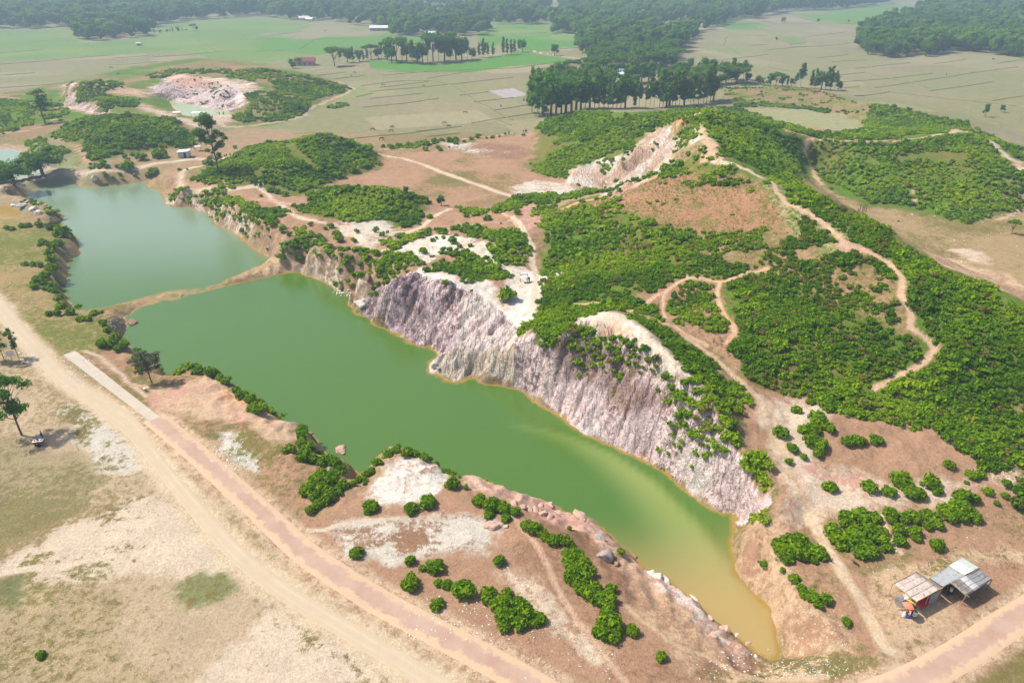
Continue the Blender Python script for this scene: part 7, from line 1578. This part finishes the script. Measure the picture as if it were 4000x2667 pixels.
# tarps and huts in the west
def canopy(c_, r_, a_, b_, w_, d_, h_, rz, label, mat='white'):
    o = empty('awning', gp(c_, r_, a_, b_), rz, label=label, cat='awning')
    m = MB(); m.add([(-w_/2, -d_/2, h_ * .8), (w_/2, -d_/2, h_ * .8), (w_/2, 0, h_), (-w_/2, 0, h_), (w_/2, d_/2, h_ * .8), (-w_/2, d_/2, h_ * .8)], [(0,1,2,3),(3,2,4,5)]); q = m.build('canopy', M[mat], o); q.modifiers.new('t', 'SOLIDIFY').thickness = .04
    for sx in (-1, 1):
        for sy in (-1, 1): MB().tube([(sx * w_/2, sy * d_/2, 0), (sx * w_/2, sy * d_/2, h_ * .8)], .05, 5).build('post', M['wood'], o)
canopy(0,0,1552,1018,3.6,3.0,2.6,.3,'small white tent-shaped awning left of the quarry pond'); canopy(0,0,1745,1022,6.5,3.0,2.4,0,'long white awning in front of the quarry pond'); canopy(0,0,1735,1320,2.4,2.2,2.2,.5,'pale tarp awning half hidden by the tall tree', 'sack')
ht = empty('hut', gp(0,0,1618,1372), .12, label='grey tin hut beside the white road left of the tall tree', cat='hut'); MB().box((0, 0, 1.1), (4.2, 3, 2.2)).build('wall', M['tin'], ht)
m = MB(); m.add([(-2.4,-1.8,2.15),(2.4,-1.8,2.5),(2.4,1.8,2.75),(-2.4,1.8,2.4),(-2.4,-1.8,2.25),(2.4,-1.8,2.6),(2.4,1.8,2.85),(-2.4,1.8,2.5)], [(3,2,1,0),(4,5,6,7),(0,1,5,4),(1,2,6,5),(2,3,7,6),(3,0,4,7)]).build('roof', M['tinw'], ht); MB().box((.6, -1.52, .95), (.9, .06, 1.9)).build('door', M['dark'], ht)

# ---- poles and posts
def pole(c_, r_, bx, by, tx, ty, label, arm=False, mat='concrete', rad=.13):
    p = G0(*Tp(c_, r_, bx, by)); q = Tp(c_, r_, tx, ty); d = ray(q[0], q[1]); t = p[1] / d[1]; h_ = EYE * S + d[2] * t - p[2]
    o = empty('utility_pole', p, 0, label=label, cat='pole', group='poles along the far lanes')
    MB().tube([(0, 0, -.3), (0, 0, h_)], [rad, rad * .65], 8).build('post', M[mat], o)
    if arm: MB().box((0, 0, h_ - .35), (1.8, .1, .12)).build('crossarm', M[mat], o)
    return o
pole(3,0,1752,1035,1803,820,'tall dark pole leaning at the far field edge, right of the oval field'); pole(3,0,2018,1140,2053,1020,'short grey pole at the right beside the lane'); pole(3,0,2150,1185,2205,965,'grey utility pole with a crossarm at the far right', True)
pole(2,0,250,285,250,205,'thin far pole in the pale green fields, farthest back', True); pole(2,0,117,410,117,308,'thin far pole near the slim row of trees', True); pole(2,0,583,388,583,308,'thin far pole at the fork of the white lane', True)
pole(2,0,813,475,815,385,'far pole carrying a transformer box in front of the village', True); pole(2,0,1527,575,1527,503,'far pole at the right end of the village'); pole(3,0,612,84,618,28,'far pole at the edge of the distant dark wood'); pole(1,0,1443,240,1443,195,'faint far pole between the farmhouses')
for k, (a_, t_, b_) in enumerate([(730,380,412),(748,386,412),(757,392,414),(783,368,408),(799,345,402),(819,348,412),(836,325,396),(852,332,402)]):
    p = G0(*Tp(3, 1, a_, b_)); q = Tp(3, 1, a_ + 2, t_); d = ray(*q); tt = p[1] / d[1]; h_ = EYE * S + d[2] * tt - p[2]
    m = MB(); m.tube([(0, 0, -.2), (.03, 0, h_ * .5), (.0, .03, h_ + .2)], [.17, .14, .1], 7); o = m.build('wooden_post', M['wood']); o.location = p
    tag(o, 'dark wooden post standing in the brown valley, %s from the left' % ordw(k + 1), 'post', 'dark posts in the brown valley')
for k, (a_, t_, b_) in enumerate([(752,765,852),(690,912,1022),(575,860,915),(460,500,525)]):
    p = G0(*Tp(0, 2, a_, b_)); m = MB(); m.tube([(0, 0, -.1), (-.12, 0, .7), (-.3, .05, 1.5)], [.03, .025, .012], 5); o = m.build('dry_stick', M['wood']); o.location = p; tag(o, 'thin dry stick stuck in the ground, %s' % ('tallest upright', 'leaning beside the pale patch', 'nearest the vendor cart', 'at the bank by the track')[k], 'stick', 'dry sticks by the track')

# ---- boulders
def rock_mat(name, a_, b_):
    t = NT(name); P0 = t.pos(); n1_ = t.noise(1.3, 7, .7, P0); t.color(t.mix(n1_, a_, b_)); t.bump(t.noise(3, 6, .7, P0), .15, .9); t.bsdf.inputs['Roughness'].default_value = .95; return t.m
RKB = rock_mat('brown_rock', (.22,.13,.09), (.42,.28,.19)); RKW = rock_mat('pale_rock', (.50,.44,.39), (.74,.69,.63)); RKG = rock_mat('grey_rock', (.20,.17,.17), (.50,.45,.42)); RKP = rock_mat('pink_rock', (.46,.29,.22), (.64,.46,.38))
def boulder(c_, r_, a_, b_, rpx, sc, mat, label, seed, group=None, sink=.42):
    p = G0(*Tp(c_, r_, a_, b_)); dpt = p[1] * cp + (EYE * S - p[2]) * sp; rad = rpx * K / FW * dpt
    c0, q0 = cube_sphere(np.zeros(3), 1.0, 10); R = np.random.default_rng(seed); o3 = R.random(3) * 50
    nn = fbm(c0[:, 0] * 2 + o3[0] + c0[:, 2], c0[:, 1] * 2 + o3[1] - c0[:, 2] * 1.3, .9, 4, 3); st_ = np.floor(nn * 7) / 7
    pn = R.normal(size=(16, 3)); pn /= np.linalg.norm(pn, axis=1)[:, None]; pdist = R.uniform(.55, .95, 16)
    dt_ = c0 @ pn.T; rr_ = np.where(dt_ > .15, pdist / np.maximum(dt_, .15), 9).min(1)
    c0 = c0 * (np.minimum(rr_, 1.25) * (.8 + .4 * nn))[:, None] * np.array(sc) * rad
    me = raw_mesh('boulder', c0, q0); o = link('boulder', me, mat); o.location = (p[0], p[1], max(p[2], WL * S - .2) + rad * sc[2] * (1 - 2 * sink)); o.rotation_euler = (0, 0, R.random() * 6); tag(o, label, 'boulder', group); return o
boulder(0,1,1178,1415,62,(1.1,.8,.5),RKB,'brown craggy rock islet in the lake by the litter',1); boulder(1,2,1560,290,34,(.9,.9,1.1),RKW,'pale upright boulder at the tip of the white promontory',2); boulder(1,2,1600,325,30,(.9,.8,.8),RKG,'dark split boulder behind the promontory tip',3)
boulder(1,2,480,905,22,(1,1,.7),RKB,'small reddish rock at the waterline under the bank bushes',4); boulder(1,2,760,1110,55,(1.2,.9,.6),RKP,'pinkish rock shelf beyond the bank bushes',5); boulder(1,2,650,1190,55,(1.2,.9,.7),RKG,'grey-brown rounded rock among the bank bushes',6)
boulder(2,3,800,470,72,(1,.9,.8),RKG,'large grey craggy rock on the spit beside the lake',7); boulder(2,3,920,540,40,(.9,.9,.9),RKB,'dark brown rock right of the grey craggy rock',8); boulder(2,3,765,310,40,(1,1.2,.9),RKG,'dark rock outcrop above the orange shore',9); boulder(1,3,2060,195,62,(1.1,.8,.6),RKP,'pink weathered rock below the cluster of bushes',10); boulder(1,3,2190,200,32,(1.1,.8,.5),RKP,'small pink rock right of the larger pink one',11)
boulder(2,3,590,125,60,(1.3,1.0,.35),RKP,'broad orange-pink rock ledge jutting into the lake',12); boulder(0,2,1735,330,24,(1,.9,.8),RKB,'small dark stone at the bank top beside the first bush',13); boulder(1,1,985,990,55,(.8,.6,1.1),RKB,'reddish rock face between the plateau bushes',14); boulder(1,1,930,1200,70,(1.0,.7,.7),RKW,'pale rock knob at the foot of the purple cliff',15)
boulder(0,1,830,130,42,(.8,.6,1.0),RKW,'white rock face by the far shore shrubs',16); boulder(2,3,1070,470,32,(.8,1.2,.7),RKB,'rusty rock at the water edge of the orange shore',17)
wr = [(1225,620,34),(1285,640,30),(1345,668,30),(1580,865,26)]
for k, (a_, b_, c_) in enumerate(wr): boulder(2,3,a_,b_,c_*1.5,(1.3,.9,.45),RKW,'white lumpy rock on the near lake edge, %s from the left' % ordw(k + 1),30 + k,'white rocks along the near lake edge')
for k, (a_, b_, c_) in enumerate([(1740,1030,34),(1800,1060,28),(1860,1130,44),(1960,1180,34),(2060,1250,34),(2130,1330,26),(1760,1180,26)]): boulder(2,3,a_,b_,c_,(1.1,.9,.6),RKW if k % 2 else RKP,'crumbling pale rock at the muddy lake end, %s from the left' % ordw(k + 1),50 + k,'crumbling rocks at the lake end')
for k, (a_, b_, c_) in enumerate([(1990,1340,30),(2060,1350,30),(2130,1345,24),(40,1335,0)][:3]): pass
for k, (a_, b_, c_) in enumerate([(20,10,46),(90,30,44),(150,45,44),(210,60,44),(270,95,42),(330,120,42),(400,75,38),(330,20,40),(250,5,40)]): boulder(2,3,a_,b_ ,c_,(1.2,.8,.45),RKP,'broken pink slab on the lakeside ledge, %s along' % ordw(k + 1),70 + k,'broken pink slabs of the lakeside ledge')
for k, (a_, b_, c_) in enumerate([(120,345,34),(200,352,40),(290,375,40),(350,410,38),(170,295,26),(250,310,26),(330,320,26),(400,345,24)]): boulder(0,1,a_,b_,c_,(1.1,.9,.6),RKW if k < 4 else RKP,'%s rock of the low outcrop by the orange pond, %s' % ('pale' if k < 4 else 'orange-pink', ordw(k + 1)),90 + k,'rocks of the outcrop by the orange pond')

# ---- litter
R = np.random.default_rng(55); lv, lf, lc = [], [], []
def litter(c_, r_, x0, y0, x1, y1, n, s0=.08, s1=.22):
    xs_ = R.uniform(x0, x1, n); ys_ = R.uniform(y0, y1, n); P = castp(T(c_, r_, list(zip(xs_, ys_)))); Z = np.maximum(height(P[:, 0], P[:, 1]), WL * S) + .05
    for p_, z_ in zip(P, Z):
        s = R.uniform(s0, s1); a_ = R.random() * 6.28; t = R.uniform(-.5, .5); b = len(lv); u_ = np.array([math.cos(a_), math.sin(a_), t]) * s; w_ = np.array([-math.sin(a_), math.cos(a_), R.uniform(-.5, .5)]) * s * R.uniform(.5, 1)
        c3 = np.array([p_[0], p_[1], z_])
        for q in (c3 - u_ - w_, c3 + u_ - w_, c3 + u_ + w_, c3 - u_ + w_): lv.append(tuple(q))
        lv.append(tuple(c3 + np.array([0, 0, s * .6]))); lf.extend([(b, b + 1, b + 4), (b + 1, b + 2, b + 4), (b + 2, b + 3, b + 4), (b + 3, b, b + 4)])
litter(3,3,0,1370,700,1530,170,.03,.08); litter(3,3,100,900,700,1300,90,.03,.07); litter(2,3,1600,1300,2240,1560,60,.05,.1); litter(0,2,560,240,900,480,90,.06,.16); litter(0,2,150,170,320,280,50,.06,.2); litter(0,1,960,1300,1120,1500,60,.06,.16); litter(1,1,680,1085,830,1165,45,.1,.25)
litter(0,2,0,500,1200,1500,40,.04,.07); litter(0,3,0,0,1500,1500,60,.03,.06); litter(1,3,1300,800,2240,1200,90,.05,.12); litter(3,1,500,180,2200,900,45,.1,.25); litter(2,3,0,1100,900,1560,60,.04,.09); litter(3,2,0,1300,1500,1560,50,.04,.1); litter(3,3,600,0,2200,700,70,.04,.09); litter(0,1,0,1000,500,1300,25,.1,.2); litter(0,2,1850,870,2150,1200,60,.06,.18)
me = bpy.data.meshes.new('litter'); me.from_pydata(lv, [], lf); me.update()
t = NT('scattered_litter'); vo = t.n('ShaderNodeTexVoronoi'); t.l(t.pos(), vo.inputs['Vector']); vo.inputs['Scale'].default_value = .8
hv = t.n('ShaderNodeHueSaturation'); t.l(vo.outputs['Color'], hv.inputs['Color']); hv.inputs['Saturation'].default_value = .5; hv.inputs['Value'].default_value = 1.0
t.color(t.mix(.75, hv.outputs[0], (.72, .72, .70))); tag(link('litter', me, t.m), kind='stuff')

# ---- field banks: low earth ridges between the paddies
bk = MB()
def bank(pts, w_=.6, h_=.3):
    P = densify(at(*np.array(pts, float).T, 0.0), 12.0)
    P[:, :2] += np.stack([fbm(P[:, 0], P[:, 1], 20, 2, 80) - .5, fbm(P[:, 0], P[:, 1], 20, 2, 81) - .5], 1) * 3
    d = np.gradient(P[:, :2], axis=0); d /= np.linalg.norm(d, axis=1)[:, None] + 1e-9; n_ = np.stack([-d[:, 1], d[:, 0]], 1); Z = height(P[:, 0], P[:, 1]); vs_, fs = [], []
    for p_, nn, z_ in zip(P, n_, Z): vs_ += [(p_[0] - nn[0] * w_, p_[1] - nn[1] * w_, z_ - .08), (p_[0] - nn[0] * w_ * .3, p_[1] - nn[1] * w_ * .3, z_ + h_), (p_[0] + nn[0] * w_ * .3, p_[1] + nn[1] * w_ * .3, z_ + h_), (p_[0] + nn[0] * w_, p_[1] + nn[1] * w_, z_ - .08)]
    for i in range(len(P) - 1):
        for k in range(3): fs.append((i * 4 + k, i * 4 + k + 1, i * 4 + k + 5, i * 4 + k + 4))
    bk.add(vs_, fs)
def banks(c_, r_, L_, **kw):
    for l_ in L_: bank(T(c_, r_, l_), **kw)
banks(0,0,[[(0,465),(200,450),(370,438)],[(0,565),(230,548),(600,515),(985,485)],[(1000,512),(1300,490)],[(955,568),(1100,565),(1380,542)],[(1350,500),(1600,485),(1920,455),(2240,460)],[(1155,395),(1350,495)],[(770,375),(810,420)],[(280,340),(330,375)],[(0,770),(400,745),(590,730)],[(0,660),(300,640)],[(1160,655),(1290,655)],[(1640,310),(1800,390),(1900,455)]])
banks(1,0,[[(0,325),(400,280)],[(390,430),(500,355)],[(660,350),(700,410)],[(0,455),(250,445),(480,478),(560,480)],[(0,345),(600,345),(900,330)],[(540,665),(780,635)],[(690,695),(950,660)],[(915,750),(1300,705),(1530,710),(1720,740)],[(1080,770),(1500,715)],[(1000,803),(1500,760),(1680,740)],[(880,850),(1025,820)],[(1000,868),(1480,818)],[(930,940),(1300,905),(1600,862)],[(1110,660),(1500,625),(2240,600)],[(1490,690),(1850,630)],[(1720,740),(2060,700),(2240,680)],[(1785,840),(2030,805)],[(1920,895),(2240,855)],[(1720,740),(1900,870),(2080,965),(2240,1050)],[(2080,968),(2240,945)],[(1880,1080),(2090,1045),(2240,1025)],[(1400,1150),(1800,1110)],[(840,1220),(1300,1170),(1700,1120)],[(2090,1045),(2240,1100)],[(1490,1195),(1780,1165)],[(985,600),(1200,632),(1900,632)]])
banks(2,0,[[(0,600),(300,560),(500,540)],[(0,305),(300,285)],[(200,450),(600,415)],[(0,945),(230,905)],[(0,1025),(250,985)],[(1850,400),(1880,320)],[(1620,565),(1860,525),(2240,480)],[(1850,405),(2000,470)],[(2050,310),(2240,315)],[(1850,230),(2240,190)],[(2100,400),(2240,390)]])
banks(3,0,[[(430,510),(700,480)],[(560,545),(860,525)],[(770,600),(1250,550)],[(600,780),(780,758)],[(580,665),(850,635)],[(930,768),(1240,728),(1800,640),(2190,585)],[(755,855),(1080,805)],[(620,720),(1050,690),(1440,645)],[(2000,560),(2240,520)],[(1470,560),(1730,525)],[(1430,798),(1780,750),(1980,718)],[(1960,885),(2100,865),(2240,845)],[(0,590),(350,660)],[(1100,812),(1600,870),(1900,900),(2150,930)],[(850,640),(1240,725),(1400,770)],[(300,130),(860,155)],[(130,205),(860,210)],[(190,415),(560,400),(860,360)],[(0,440),(330,410)],[(50,320),(200,390),(330,375)],[(300,330),(690,280)]])
bt_ = plain('field_bank_earth', (.17,.175,.08), .95, .3, .3); tag(bk.build('field_banks', bt_), kind='structure')
# ------------------------------------------------------------------ haze
hz_me = bpy.data.meshes.new('haze')
hx, hy0, hy1, hz0, hz1 = 9000, -300, 9000, -9.5, 82
hz_me.from_pydata([(-hx,hy0,hz0),(hx,hy0,hz0),(hx,hy1,hz0),(-hx,hy1,hz0),(-hx,hy0,hz1),(hx,hy0,hz1),(hx,hy1,hz1),(-hx,hy1,hz1)], [], [(3,2,1,0),(4,5,6,7),(0,1,5,4),(1,2,6,5),(2,3,7,6),(3,0,4,7)])
hm = bpy.data.materials.new('haze_air'); hm.use_nodes = True
hm.node_tree.nodes.remove(hm.node_tree.nodes['Principled BSDF'])
pv = hm.node_tree.nodes.new('ShaderNodeVolumePrincipled')
pv.inputs['Color'].default_value = (.58, .78, 1.0, 1); pv.inputs['Density'].default_value = 0.00042; pv.inputs['Anisotropy'].default_value = 0.1
hm.node_tree.links.new(pv.outputs[0], hm.node_tree.nodes['Material Output'].inputs['Volume'])
hob = link('haze', hz_me, hm); tag(hob, kind='stuff')
